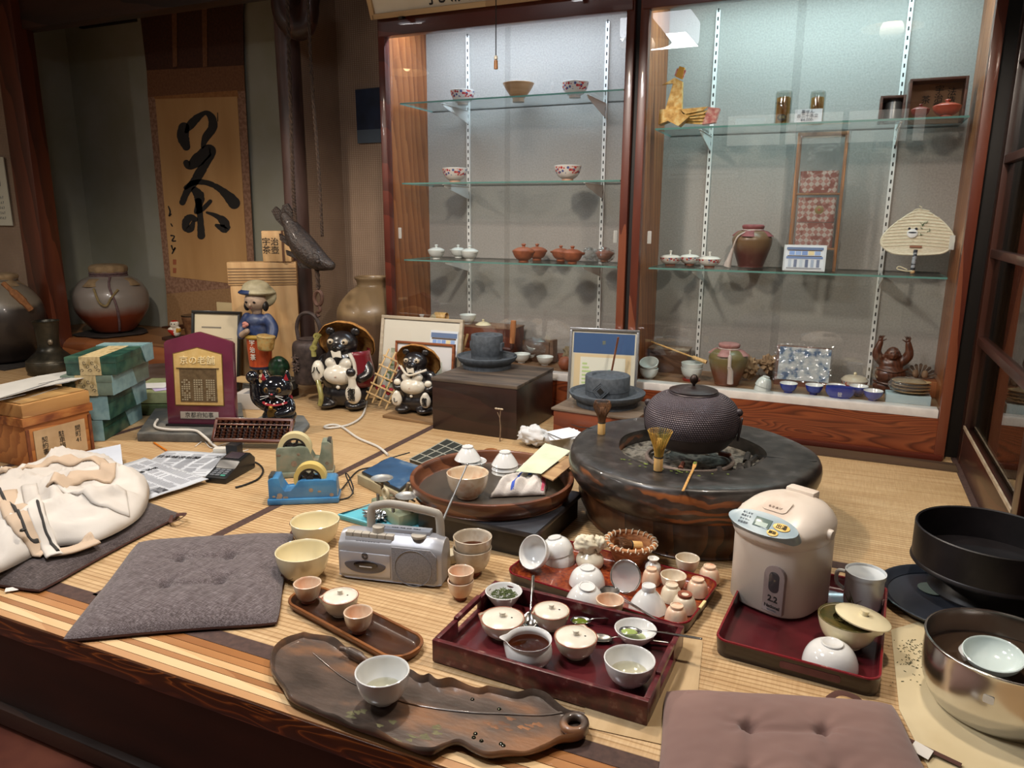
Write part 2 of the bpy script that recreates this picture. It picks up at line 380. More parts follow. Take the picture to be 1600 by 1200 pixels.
# ================================================================ LIGHTS
def light(name, typ, loc, e, colr=(1, 1, 1), size=.3, rot=(0, 0, 0), sy=None, parent=None, spot=None):
 l = bpy.data.lights.new(name, typ); l.energy = e; l.color = colr
 if typ == 'AREA':
  l.size = size
  if sy: l.shape = 'RECTANGLE'; l.size_y = sy
 else: l.shadow_soft_size = size
 if spot: l.spot_size = spot; l.spot_blend = .35
 o = bpy.data.objects.new(name, l); COL.objects.link(o); o.location = loc; o.rotation_euler = rot
 if parent: o.parent = parent
 return o
WARM = (1, .88, .74); NEUT = (1, .93, .84)
SHADE = plain('white enamel shade', '#e9e2d4', .4)
BULB = plain('lit bulb', '#ffd9a0', .4, emis=14)
for i, (x, y, lab) in enumerate([(-3.0, 1.75, 'pendant lamp with white shade nearest the alcove'), (-1.2, 2.0, 'pendant lamp with white shade above the round wooden tray'), (.12, 1.9, 'pendant lamp with white shade above the electric kettle')]):
 p = thing('pendant_lamp', lab, 'lamp', (x, y, 1.95))
 M().lathe([(.02, .16), (.03, .15), (.16, .0), (.157, -.002), (.028, .145), (0, .145)], 28).build('lamp_shade', SHADE, p)
 M().ball((0, 0, .05), (.032, .032, .04)).build('bulb', BULB, p)
 M().tube([(0, 0, .15), (0, 0, .444)], .004, 6).build('cord', plain('black cord', '#15110f', .5), p)
 light('pendant_light', 'SPOT', (0, 0, -.012), (95, 95, 78)[i], WARM, .06, (0, 0, 0), parent=p, spot=radians(158))
q = thing('ceiling_lamp', 'white square ceiling lamp over the platform edge', 'lamp', (-1.4, .8, 2.22))
M().box((0, 0, .085), (.5, .5, .17), bev=.03).build('diffuser', plain('lit acrylic diffuser', '#f4f6ff', .4, emis=5), q)
light('ceiling_light', 'AREA', (0, 0, -.01), 38, (.95, .97, 1), .48, (0, 0, 0), parent=q)
tl = thing('ceiling_lamp', 'long white ceiling lamp in the room behind', 'lamp', (-5.1, -.6, 2.3), pi/2)  # added only as fill light, placed where the cabinet glass cannot mirror it
M().box((0, 0, .045), (1.2, .12, .09), bev=.02).build('diffuser', plain('fill lamp diffuser', '#f6f6ff', .4, emis=7), tl)
light('ceiling_light', 'AREA', (0, 0, -.01), 40, (1, .96, .9), 1.1, (0, 0, 0), sy=.1, parent=tl)
ac = thing('wall_mounted_air_conditioner', 'white wall air conditioner in the room behind', 'air conditioner', (-1.55, -2.25, 1.37))
M().box((0, 0, .14), (.8, .22, .28), bev=.03).build('casing', plain('white plastic', '#dcdcd8', .4), ac)
M().box((0, .111, .05), (.7, .004, .02)).build('air_slot', plain('dark slot', '#333333', .6), ac)
w = bpy.data.worlds.new('world'); SC.world = w; w.use_nodes = True
w.node_tree.nodes['Background'].inputs['Color'].default_value = (.55, .5, .45, 1); w.node_tree.nodes['Background'].inputs['Strength'].default_value = .12
SC.view_settings.view_transform = 'Standard'; SC.view_settings.look = 'None'; SC.view_settings.exposure = 0.; SC.view_settings.gamma = 1.
# ================================================================ CABINETS
CABW = wood('red brown cabinet wood', '#43190f', '#5e2a19', 4, 'Z', .35, coat=.25, c3='#6f3b26')
CABX = wood('red brown rail wood', '#3f160e', '#5c2417', 4, 'X', .35, coat=.25)
PANW = wood('orange cabinet side wood', '#6b3718', '#874d27', 11, 'Z', .4, coat=.15, c3='#955b32')
def cathedral():
 m, t, b = nt('cathedral grain base'); b.inputs['Roughness'].default_value = .35; b.inputs['Coat Weight'].default_value = .3
 v = coords(t, (1.1, 1, 7)); n = N(t, 'ShaderNodeTexNoise', Scale=1.6, Detail=1.); n.inputs['Distortion'].default_value = .35; t.links.new(v, n.inputs['Vector'])
 mu = N(t, 'ShaderNodeMath', operation='MULTIPLY'); mu.inputs[1].default_value = 16.; fr = N(t, 'ShaderNodeMath', operation='FRACT')
 t.links.new(n.outputs['Fac'], mu.inputs[0]); t.links.new(mu.outputs[0], fr.inputs[0])
 t.links.new(ramp(t, fr.outputs[0], [(0., '#4d2010'), (.3, '#70341c'), (.8, '#824224'), (1., '#562614')]), b.inputs['Base Color']); return m
BASEW = cathedral()
BACKP = pm('grey textured back panel', '#8f8b86', '#9c9892', 130, .9, bmp=.5, bd=.002)
WHT = plain('white painted metal', '#d9d9d6', .4); SLOT = plain('black slot', '#1c1c1c', .7)
TRK = pm('white sliding track', '#c9c4c0', '#d6d1cc', 20, .4)
GLS = clear('cabinet glass', '#fbfbfb', 1.3); GSH = clear('shelf glass', '#f4f8f7', .55); GED = plain('green glass edge', '#5f8f88', .15, coat=.5)
YG = 3.295
def cabinet(label, x0, x1, shelves, stds, sash):
 c = thing('display_cabinet', label, 'display cabinet', (0, 0, 0))
 yb = 3.70; zt = 1.99
 M().box(((x0+x1)/2, YG+.02, .0845), (x1-x0, .03, .166)).build('base_panel', BASEW, c)
 M().box(((x0+x1)/2, YG-.012, .012), (x1-x0+.0, .03, .022), bev=.003).build('plinth', CABX, c)
 M().box(((x0+x1)/2, YG+.045, .184), (x1-x0-.06, .075, .032), bev=.002).build('sliding_track', TRK, c)
 M().box(((x0+x1)/2, 3.53, .190), (x1-x0-.04, .34, .018)).build('bottom_board', wood('cabinet bottom board', '#6f533c', '#8a6a4e', 4, 'X', .5), c)
 M().box(((x0+x1)/2, yb+.01, 1.05), (x1-x0, .02, 1.9)).build('back_panel', BACKP, c)
 for x, s in ((x0, 1), (x1, -1)):
  M().box((x+s*.010, YG+.012, .985), (.036, .044, 1.966), bev=.003).build('stile', CABW if s > 0 and x0 > -1 or s < 0 else CABX, c)
  M().box((x+s*.012, 3.52, 1.02), (.018, .36, 1.9)).build('side_panel', PANW, c)
 M().box(((x0+x1)/2, YG+.005, 1.90), (x1-x0, .05, .215), bev=.004).build('top_rail', CABX, c)
 M().box(((x0+x1)/2, 3.52, zt), (x1-x0, .42, .02)).build('top_board', CABW, c)
 xm = sash
 M().box(((x0+.03+xm+.016)/2, YG+.022, 1.0), (xm+.016-x0-.03, .004, 1.60)).build('glass_pane', GLS, c)
 M().box(((x1-.03+xm-.016)/2, YG+.036, 1.0), (x1-.03-xm+.016, .004, 1.60)).build('glass_pane', GLS, c)
 for x in stds:
  s = M().box((x, yb-.006, 1.03), (.018, .012, 1.66)).build('shelf_standard', WHT, c)
  k = M()
  for j in range(46): k.box((x, yb-.0122, .24+j*.036), (.006, .001, .016))
  k = k.build('slotted_strip', SLOT, s); k['kind'] = 'stuff'
 for z in shelves:
  b = M(); b.box(((x0+x1)/2, 3.535, z-.004), (x1-x0-.11, .33, .0075))
  o = b.build('glass_shelf', [GSH, GED], c, 0)
  for p in o.data.polygons:
   if abs(p.normal.z) < .5: p.material_index = 1
  for x in stds:
   k = M(); k.prism([(yb-.012, z-.075), (yb-.012, z-.008), (3.42, z-.008), (3.42, z-.02)], -.0015, .0015, Tr(x, 0, 0) @ Matrix(((0, 0, 1, 0), (1, 0, 0, 0), (0, 1, 0, 0), (0, 0, 0, 1))))
   k.box((x, 3.55, z-.0095), (.01, .29, .002)); k.build('bracket', WHT, c, 0)
 return c
cabL = cabinet('glazed wooden display cabinet with three glass shelves, beside the woven wall', -2.17, -.905, (1.50, 1.112, .724), (-1.895, -1.14), -1.50)
cabR = cabinet('glazed wooden display cabinet with two glass shelves, beside the dark sliding doors', -.865, .436, (1.328, .724), (-.622, .155), -.24)
o = sbox('trim_gap_shade', (-.885, YG+.03, .99), (.021, .03, 2.0), plain('black gap', '#120a08', .6))  # solid near-black strip standing in for the shade between the two cabinets
light('cabinet_light', 'AREA', (-1.54, 3.43, 1.93), 16, (.70, .85, 1), 1.1, (0, 0, 0), sy=.06)
light('cabinet_light', 'AREA', (-.21, 3.43, 1.93), 16, (.66, .95, 1), 1.1, (0, 0, 0), sy=.06)
# framed calligraphy board over the cabinets
kb = thing('calligraphy_board', 'framed calligraphy board leaning over the top of the two cabinets', 'framed calligraphy', (-1.54, 3.255, 1.868), rot=(radians(22), 0, 0))
M().box((0, 0, .25), (1.24, .015, .5), bev=.003).build('paper_panel', pm('aged cream paper', '#cfc3a8', '#dcd2ba', 4, .7), kb)
for c_, d in (((0, -.006, .012), (1.27, .03, .024)), ((-.63, -.006, .25), (.024, .03, .5)), ((.63, -.006, .25), (.024, .03, .5)), ((0, -.006, .5), (1.27, .03, .024))):
 M().box(c_, d, bev=.003).build('frame_bar', wood('pale frame wood', '#a8875e', '#c2a274', 5, 'X', .5), kb)
INK = plain('black ink', '#161412', .7)
for i, ch in enumerate('乳波己中禾'): text(ch, .13, INK, kb, (-.28+i*.125, -.009, .082), sx=.85)
for i in (-.47, .42): M().box((i, -.02, -.004), (.022, .03, .012)).build('clip', plain('black clip', '#151210', .5), kb)
# pull switch
pc = thing('pull_cord', 'light pull cord with wooden toggle in front of the left cabinet', 'pull cord', VY(775, -30, 3.0))
zc = VY(775, 88, 3.0)-V3(pc.location)
M().tube([(0, 0, .5), (0, 0, zc.z)], .0022, 6).build('cord', plain('dark cord', '#2a2622', .8), pc)
M().lathe([(0, zc.z+.006), (.007, zc.z), (.008, zc.z-.012), (0, zc.z-.015)], 12).build('bead', plain('ivory bead', '#d9d2bf', .4), pc)
M().lathe([(0, zc.z-.014), (.008, zc.z-.016), (.0085, zc.z-.05), (0, zc.z-.052)], 12).build('toggle', wood('toggle wood', '#8a5a30', '#a8733f', 9, 'Z'), pc)
# ======================================================== POTTERY HELPERS
def bprof(R_, h, fr, fh, t=.003, rd=.6, n=14, lip=0.):
 o = [(0, .0015), (fr*.78, .0015), (fr*.84, 0), (fr*.96, 0), (fr, .0012), (fr*.96, fh)]
 def c(s, rr, zz, r0, z0):
  a = s*pi/2
  return (r0+(rr-r0)*((1-rd)*s+rd*sin(a)**.85)+lip*max(0, s-.85)/.15, z0+(zz-z0)*((1-rd)*s+rd*(1-cos(a))))
 out = [c(i/n, R_, h, fr*.96, fh) for i in range(1, n+1)]
 inn = [c(i/n, R_-t, h-t*.1, fr*.7, fh+t*1.2) for i in range(n, 0, -1)]
 o += out+[((out[-1][0]+inn[0][0])/2, h+t*.3)]+inn+[(fr*.6, fh+t*1.2), (0, fh+t*1.1)]
 return o
def pot(cx, cy, w, yb, z0):
 """rim centre and width, and the row of the base's centre, in the photograph -> base point, rim radius, height"""
 b = G(cx, yb+.06*w, z0); h = zat(cy, b)-z0; p = V3((b.x, b.y, z0+h))
 return b, w*mpp(p)/2, h
PORC = plain('white porcelain', '#d8d8d6', .12, coat=.6)
PORC2 = pm('off white glaze', '#d6d3cb', '#dfdcd5', 12, .15, coat=.6)
CREAM = pm('cream glaze', '#dccfa8', '#e6dab6', 6, .15, coat=.6)
HAGI = pm('peach stoneware glaze', '#d3a385', '#dcc9b0', 14, .3, coat=.4, c3='#c98f6e', stretch=(1, 1, .6))
HAGI2 = pm('pale stoneware glaze', '#cdbda4', '#d9cdb8', 14, .3, coat=.4, c3='#c9a88b', stretch=(1, 1, .6))
TERRA = pm('bare terracotta', '#6e3522', '#8a4a32', 30, .7)
IVORY = pm('ivory crackle glaze', '#cfc4ad', '#dcd4c0', 16, .22, coat=.5)
TEA = clear('amber tea', '#96602f', 1.)
CLEARTEA = clear('pale clear tea', '#ebe8d8', 1.)
def simple_bowl(name, label, cat, cx, cy, w, yb, z0, mat, group=None, fr=.42, fh=.1, rd=.6, t=.0035, foot=None, liq=None, liqh=.45, loc=None, dims=None):
 if loc is None: b, R_, h = pot(cx, cy, w, yb, z0)
 else: b = V3(loc); R_, h = dims
 if foot or liq:
  r = thing(name, label, cat, b, 0, group)
  M().lathe(bprof(R_, h, fr*R_, fh*h, t, rd)).build('body', mat, r, 50)
  if foot: M().lathe([(fr*R_*.5, .001), (fr*R_*.8, -.0003), (fr*R_*1.01, -.0003), (fr*R_*1.0, fh*h*.9), (fr*R_*.9, fh*h*1.0)], 30).build('foot', foot, r, 50)
  if liq:
   s = liqh; a = s*pi/2; rr = fr*R_*.7+(R_-t-fr*R_*.7)*((1-rd)*s+rd*sin(a)); zz = fh*h+t*1.2+(h-fh*h)*((1-rd)*s+rd*(1-cos(a)))
   M().lathe([(0, zz), (rr*.6, zz), (rr-.0004, zz)], 36).build('tea', liq, r)
  return r
 o = M().lathe(bprof(R_, h, fr*R_, fh*h, t, rd)).build(name, mat, None, 50); o.location = b
 return tag(o, label, cat, group)
def flip(o, h, z0, x=None, y=None):      # turn a bowl mouth-down on a surface at z0
 o.rotation_euler = (pi, 0, 0); l = V3(o.location); o.location = (l.x if x is None else x, l.y if y is None else y, z0+h); return o
def inverted(name, label, cat, cx, yb, w, h, z0, mat, group=None, fr=.42, fh=.1, rd=.6, t=.0035, foot=None, tilt=(0, 0)):
 """mouth-down bowl: centre and width of the mouth resting at z0, real height h"""
 b = G(cx, yb, z0); R_ = w*mpp(b)/2
 o = simple_bowl(name, label, cat, 0, 0, 0, 0, 0, mat, group, fr, fh, rd, t, foot, loc=(b.x, b.y, z0+h), dims=(R_, h))
 o.rotation_euler = (pi+tilt[0], tilt[1], 0); return o
# ======================================================== FRONT TRAYS
REDL = pm('dark red lacquer', '#3a0f14', '#4d151b', 10, .28, coat=.5, c3='#571b20')
REDW = pm('worn red lacquer rim', '#431218', '#5a1b20', 40, .35, coat=.3, c3='#8f6f66', lo=.4, hi=.78)
REDBR = pm('red brown lacquer', '#5a1a10', '#7a3016', 120, .3, coat=.5, c3='#8c431c')
BLKL = plain('black lacquer', '#1d0d0d', .3, coat=.4)
def rect_from(fl, fr_, br, z):
 a, b, c = (G(*p, z) for p in (fl, fr_, br))
 ex = (b-a); L = ex.length; ex.normalize(); ey = V3((-ex.y, ex.x, 0)); W = (c-b).dot(ey)
 return a, atan2(ex.y, ex.x), L, W
# --- rectangular red tray with slot handles
zr = .055
a, rz, L, W = rect_from((671, 1003), (1011, 1102), (1070, 981), zr)
TRED = thing('serving_tray', 'deep dark red rectangular tray with slotted ends holding the lidded teapots', 'tray', (a.x, a.y, 0), rz)
TM = Tr(a.x, a.y, 0) @ Rz(rz)
M().box((L/2, W/2, .009), (L-.01, W-.01, .012)).build('tray_floor', REDL, TRED)
for y in (.006, W-.006):
 o = M().box((L/2, y, .0285), (L, .012, .053), bev=.003).build('long_side', REDW, TRED)
for x in (.006, L-.006):
 s = M(); hw = .055; zc_ = .034
 s.box((x, (W/2-hw)/2+.006, .0285), (.012, W/2-hw-.012, .053), bev=.002); s.box((x, W-(W/2-hw)/2-.006, .0285), (.012, W/2-hw-.012, .053), bev=.002)
 s.box((x, W/2, .012), (.012, 2*hw, .022)); s.box((x, W/2, .0545), (.012, 2*hw+.004, .013), bev=.003)
 s.build('handle_side', REDW, TRED)
Z1 = .0152
MK = plain('grey underglaze mark', '#55606b', .3)
def dots(parent, R_, h, n, mat, a0=-2.6, a1=-.6, name='painted_mark'):
 s = M()
 for i in range(n):
  a_ = a0+(a1-a0)*R.random(); z = h*(.35+.3*R.random()); r = R_*(.62+.3*(z/h))
  s.ball((r*cos(a_), r*sin(a_), z), (.0035, .0035, .003), u=6, v=4)
 return s
tl_ = simple_bowl('tea_bowl', 'small white bowl of green tea leaves in the back corner of the red tray', 'bowl', 787, 923, 58, 946, Z1, PORC, fr=.42, rd=.25)
tlr = thing('tea_leaves', 'loose green tea leaves heaped in the small white bowl', 'tea leaves', tl_.location); tlr['kind'] = 'stuff'
s = M()
for i in range(170):
 a_ = R.random()*2*pi; r = .030*sqrt(R.random()); z = .026+.012*(1-(r/.03)**2)*R.random()+.003*R.random()
 m = Tr(r*cos(a_), r*sin(a_), z) @ rotm(R.uniform(-.5, .5), R.uniform(-.5, .5), R.random()*6.3)
 s.box((0, 0, 0), (R.uniform(.007, .014), .0016, .0012), m)
bpy.data.objects.remove(tlr)
o = s.build('tea_leaves', pm('green tea leaf', '#33401a', '#54612c', 90, .7)); o.location = tl_.location; o['kind'] = 'stuff'; tag(o, 'loose green tea leaves heaped in the small white bowl', 'tea leaves')
# --- lidded teapots without handles
LIDW = pm('white crackled lid', '#d5cdbd', '#ded8ca', 25, .25, coat=.4)
def hohin(label, cx, cy, w, yb, z0, spout, group, body=IVORY, dot=True, lidmat=None, rimmat=None):
 b, R_, h = pot(cx, cy, w, yb, z0)
 r = thing('lidded_teapot', label, 'teapot', b, 0, group); h = max(h, .035)
 wob = lambda a_, z: 1+(.16*math.exp(-((((a_-spout+pi) % (2*pi))-pi)/.16)**2) if z > h*.72 else 0)
 M().lathe(bprof(R_, h, R_*.5, h*.1, .004, .75), 60, wob=wob).build('body', body, r, 60)
 M().lathe([(R_*.99, h-.001), (R_*1.005, h+.001), (R_*.95, h+.0012), (R_*.93, h-.003), (R_*.5, h-.003)], 60, wob=lambda a_, z: wob(a_, h)).build('rim_band', rimmat or TERRA, r)
 l = M().lathe([(R_*.90, h-.003), (R_*.91, h+.0002), (R_*.86, h+.002), (R_*.45, h+.0045), (R_*.14, h+.0055), (0, h+.0055)], 40).build('lid', lidmat or LIDW, r, 60)
 M().lathe([(R_*.15, h+.004), (R_*.13, h+.008), (R_*.15, h+.0135), (R_*.15, h+.016), (0, h+.0168)], 20).build('lid_knob', lidmat or LIDW, l, 60)
 if dot: M().lathe([(0, h+.0056), (.0022, h+.0052), (.0024, h+.0040)], 10, Tr(R_*.42, .004, -.0002)).build('steam_hole', plain('black hole', '#0c0a08', .8), l)
 return r
hohin('ivory lidded teapot nearest the slotted end of the red tray', 785, 966, 70, 988, Z1, pi+.1, 'lidded teapots on the red tray')
hohin('ivory lidded teapot at the back rim of the red tray, behind the tea pitcher', 861, 954, 58, 977, Z1, pi+.7, 'lidded teapots on the red tray')
hohin('ivory lidded teapot beside the white pitcher of brown tea', 899, 995, 68, 1019, Z1, pi*.5, 'lidded teapots on the red tray')
b, R_, h = pot(826, 998, 74, 1034, Z1)
kt = thing('tea_pitcher', 'white spouted pitcher filled with brown tea on the red tray', 'pitcher', b)
wob = lambda a_, z: 1+(.3*max(0, (z/h-.45)/.55)**1.5*math.exp(-((((a_-pi-.35+pi) % (2*pi))-pi)/.2)**2) if z > h*.45 else 0)
prof = sp([(0, .002), (R_*.5, .001), (R_*.58, 0), (R_*.6, .003), (R_*.9, h*.28), (R_*1.0, h*.5), (R_*.96, h*.75), (R_*.9, h*.9), (R_*.97, h), (R_*.94, h*1.0), (R_*.85, h*.88), (R_*.9, h*.7), (R_*.9, h*.5), (R_*.55, h*.1), (0, h*.08)], 4)
M().lathe(prof, 64, wob=wob).build('body', PORC, kt, 60)
M().lathe([(0, h*.74), (R_*.6, h*.74), (R_*.91, h*.74)], 40).build('tea', TEA, kt)
simple_bowl('tea_bowl', 'large white tea bowl in the front corner of the red tray', 'bowl', 982, 1029, 80, 1062, Z1, PORC, fr=.42, rd=.85, liq=CLEARTEA, liqh=.5)
simple_bowl('teacup', 'peach stoneware cup standing between the spoons on the red tray', 'cup', 954, 951, 45, 975, Z1, HAGI, fr=.5, rd=.8)
sb = simple_bowl('tea_bowl', 'small white bowl with a spoon of green tea across it', 'bowl', 992, 982, 66, 1002, Z1, PORC, fr=.4, rd=.35, liq=plain('green tea dregs', '#a9b58a', .2), liqh=.3)
STEEL = plain('polished steel', '#bdbdbd', .18, 1.); STEELD = plain('dull steel', '#8d8a84', .3, 1.)
def spoon(label, p0, p1, hd, wbowl=.017, lb=.026, mat=STEEL, roll=0., fill=None, group='teaspoons on the red tray'):
 """p0 handle tip, p1 bowl centre"""
 p0, p1 = V3(p0), V3(p1); d = (p0-p1); L_ = d.length; r = thing('teaspoon', label, 'spoon', p1, 0, group)
 X = d.normalized(); Y_ = V3((0, 0, 1)).cross(X).normalized(); Z_ = X.cross(Y_); T_ = Matrix((( X.x, Y_.x, Z_.x, 0), (X.y, Y_.y, Z_.y, 0), (X.z, Y_.z, Z_.z, 0), (0, 0, 0, 1)))
 s = M()
 def fn(u, v):
  rr = u; a_ = v*2*pi; x = lb*rr*cos(a_)*(1+.12*cos(a_)); y = wbowl*rr*sin(a_); return (x, y, -.007*(1-rr*rr))
 s.grid(fn, 6, 24); s.build('spoon_bowl', mat, r, 180, .0012, T_, weld=1e-6)
 s = M(); pts = [(lb*.95, 0, 0), (lb*1.3, 0, .004), (L_*.45, 0, .005), (L_*.8, 0, .002), (L_, 0, 0)]
 P_ = sp([q+(w_,) for q, w_ in zip(pts, (.003, .0022, .0028, .0045, .004))], 5)
 s.tube([q[:3] for q in P_], [q[3] for q in P_], 8, flat=.45); s.build('handle', mat, r, 180, 0, T_)
 if fill: M().ball((0, 0, -.004), (lb*.75, wbowl*.75, .005)).build('tea_dregs', fill, r, 180, 0, T_)
 return r
spoon('silver ornate spoon propped on the back rim of the red tray, handle up', G(833, 899, .075), G(828, 970, .026), 0)
spoon('silver spoon with wet tea in its bowl, lying before the peach cup', G(1030, 968, .024), G(908, 968, .024), 0, fill=plain('wet green tea', '#5d6a22', .2))
spoon('dark steel spoon lying empty behind the large white tea bowl', G(1046, 1004, .024), G(938, 996, .024), 0, mat=STEELD)
p_ = V3(sb.location)
spoon('silver spoon of green tea resting across the small white bowl', G(1099, 1000, .055), (p_.x-.012, p_.y, .043), 0, fill=plain('pale green tea in spoon', '#8fa05c', .15))
# --- oblong red brown tray
def round_rect(L_, W_, r, k=8):
 o = []
 for cx_, cy_, a0 in ((L_-r, r, -pi/2), (L_-r, W_-r, 0), (r, W_-r, pi/2), (r, r, pi)):
  for i in range(k+1): a_ = a0+i*pi/2/k; o.append((cx_+r*cos(a_), cy_+r*sin(a_)))
 return o
def off(o, d, c=None):                  # shrink an outline along its normals
 n = len(o); A = sum(o[i][0]*o[(i+1) % n][1]-o[(i+1) % n][0]*o[i][1] for i in range(n)); sg = 1 if A > 0 else -1; r = []
 for i in range(n):
  p, q = V3((*o[i-1], 0)), V3((*o[(i+1) % n], 0)); t = (q-p).normalized(); r.append((o[i][0]-t.y*d*sg, o[i][1]+t.x*d*sg))
 return r
def tray(name, label, a, rz, L_, W_, r, h, t, mat_in, mat_out, mat_rim, lean=.006, fl=.006):
 th = thing(name, label, 'tray', (a.x, a.y, 0), rz); o = round_rect(L_, W_, r); o2 = off(o, lean); i1 = off(o, t); i2 = off(o, t+lean)
 z = lambda q, zz: [(x, y, zz) for x, y in q]
 M().rings([z(o2, 0), z(o, h-.003)], cap1=False).build('outside', mat_out, th, 50)
 M().rings([z(o, h-.003), z(off(o, .0008), h), z(off(i1, -.0008), h), z(i1, h-.003)], cap0=False, cap1=False).build('rim', mat_rim, th, 50)
 M().rings([z(i1, h-.003), z(i2, fl+.003), z(off(i2, .004), fl)], cap0=False).build('inside', mat_in, th, 50)
 return th
RIMR = plain('crimson lacquer rim', '#74161f', .25, coat=.5)
a2 = G(786, 893, .03); b2 = G(1072, 980, .03); c2 = G(1131, 908, .03)
ex = (b2-a2); L2 = ex.length; rz2 = atan2(ex.y, ex.x); W2 = (c2-b2).dot(V3((-sin(rz2), cos(rz2), 0)))
# keep clear of the red tray's back side
nb = V3((-sin(rz), cos(rz), 0)); bk = V3((a.x, a.y, 0))+nb*W
TOV = tray('serving_tray', 'shallow red brown round-cornered tray crowded with overturned bowls and cups', a2, rz2, L2, W2, .04, .03, .005, REDBR, BLKL, RIMR)
M().box((L2-.001, W2*.45, .0285), (.008, .04, .006), bev=.002).build('tape', plain('cream tape', '#d8c990', .5), TOV)
Z2 = .0062
# white bowls and cups in it
Z2 = .0075
simple_bowl('tea_bowl', 'white bowl with red tray below', 'bowl', 0, 0, 0, 0, 0, PORC, loc=(0, 0, 0), dims=(.047, .044), rd=.8)
tb = bpy.data.objects[-1] if False else [o for o in COL.objects if o.get('label', '').startswith('white bowl with red tray below')][0]
tb['label'] = 'white bowl tipped on its side, mouth outward, beyond the bowl of tea leaves'
p = G(843, 876, .034); tb.location = (p.x, p.y+.02, .043); tb.rotation_euler = (radians(62), 0, radians(-22))
for i, (dx, dz, tl2) in enumerate(((0, 0, .05), (-.008, .014, -.22))):
 o = inverted('tea_bowl', ['white bowl overturned in the corner of the tray, lower of two nested', 'white bowl overturned and tilted on top of another beside the tipped bowl'][i], 'bowl', 874, 876, 52, .046, Z2+dz, PORC, 'overturned white bowls', rd=.85, tilt=(0, tl2)); o.location.x += dx
inverted('tea_bowl', 'white bowl overturned by the mesh strainer in the middle of the tray', 'bowl', 914, 917, 57, .045, Z2, PORC, 'overturned white bowls', rd=.8)
inverted('tea_bowl', 'wide white bowl overturned at the front edge of the crowded tray', 'bowl', 931, 944, 62, .05, Z2, PORC, 'overturned white bowls', rd=.55, tilt=(.12, .1))
o = inverted('tea_bowl', 'tall white conical bowl overturned with its foot up, beside the strainer', 'bowl', 1012, 951, 60, .062, Z2, PORC, 'overturned white bowls', fr=.36, fh=.22, rd=.3)
# cloth on a bottle
cb = thing('sake_bottle', 'white bottle with a wad of cloth on top at the back of the tray', 'bottle', G(926, 878, Z2))
M().lathe(sp([(0, .001), (.03, .001), (.038, .012), (.036, .028), (.022, .042), (.014, .05), (.016, .056), (.012, .056), (0, .05)], 4)).build('bottle', IVORY, cb, 60)
def crumple(name, c, r, mat, parent=None, seed=0, amp=.35, f=2.2, nu=40, nv=24):
 s = M(); o_ = V3((seed*7.3, seed*3.1, seed*1.7)); c = V3(c)
 def fn(u, v):
  th_, ph = u*2*pi, v*pi; d = V3((sin(ph)*cos(th_), sin(ph)*sin(th_), cos(ph)))
  k = 1+amp*(abs(noise.noise(d*f+o_))*2-.6)+amp*.5*noise.noise(d*f*2.7+o_)
  return c+V3((d.x*r[0], d.y*r[1], d.z*r[2]))*k
 s.grid(fn, nu, nv); return s.build(name, mat, parent, 60, weld=1e-5)
CLOTH = pm('undyed cotton cloth', '#c9bfa6', '#d9d1bd', 20, .95, bmp=.2, bsc=300)
crumple('cloth', (-.012, -.005, .066), (.034, .026, .026), CLOTH, cb, 3, .26, 1.5)
crumple('cloth', (.022, .008, .068), (.02, .016, .022), CLOTH, cb, 5, .3, 1.5)
# whisk
BAM = wood('pale bamboo', '#c99a57', '#dcb578', 30, 'Z', .45, dist=1.)
def whisk(label, loc, hb, ht, rt, mat_t, rot=None, group='bamboo tea whisks', curl=False, handle=BAM):
 w_ = thing('tea_whisk', label, 'whisk', loc, 0, group, rot)
 M().lathe([(0, 0), (.0125, 0), (.0130, .002), (.0128, hb), (.0115, hb+.004), (0, hb+.004)], 24).build('handle', handle, w_, 50)
 M().lathe([(.0128, hb-.001), (.0138, hb+.001), (.0128, hb+.003)], 24).build('thread_band', plain('black thread', '#15100c', .8), w_)
 s = M(); n = 48
 for i in range(n):
  a_ = i*2*pi/n; k = 1+.05*R.uniform(-1, 1)
  P_ = [(r*cos(a_), r*sin(a_), z) for r, z in ((.011, hb), (.0145*k, hb+(ht-hb)*.3), (rt*k*(1 if curl else .82), hb+(ht-hb)*.72), (rt*k*(1.08 if not curl else .84), ht))]
  s.tube(sp(P_, 3), [.0009]*7+[.0006]*3, 4)
 for i in range(18):
  a_ = i*2*pi/18; s.tube([(.008*cos(a_), .008*sin(a_), hb), (.006*cos(a_), .006*sin(a_), ht*.8)], .001, 4)
 t_ = s.build('tines', mat_t, w_, 180); t_['kind'] = 'stuff'; return w_
TINB = pm('dark stained tines', '#4d2f1a', '#7a5231', 30, .6, stretch=(1, 1, .2)); TINY = pm('yellow tines', '#a37a2a', '#c29a45', 30, .6, stretch=(1, 1, .2), c3='#6d6a24')
bk_ = thing('wicker_basket', 'woven bamboo basket with white-laced rim holding a dark whisk', 'basket', G(984, 879, Z2))
WICK = pm('woven bamboo strips', '#8a5430', '#a86d40', 40, .6, stretch=(1, 1, 4), bmp=.4, c3='#b98152')
M().lathe(sp([(0, .001), (.032, .001), (.042, .015), (.056, .05), (.06, .056), (.0575, .057), (.052, .048), (.038, .014), (0, .005)], 4), 48, wob=lambda a_, z: 1+.012*sin(a_*24)).build('body', WICK, bk_, 60)
M().tube([(.0595*cos(i*2*pi/48), .0595*sin(i*2*pi/48), .057) for i in range(48)], .0055, 8, closed=True).build('rim', WICK, bk_, 60)
s = M()
for i in range(22):
 a_ = i*2*pi/22; s.tube([((.0595+.0068*cos(t))*cos(a_+.02*t), (.0595+.0068*cos(t))*sin(a_+.02*t), .057+.0068*sin(t)) for t in [k*2*pi/10 for k in range(11)]], .0016, 5)
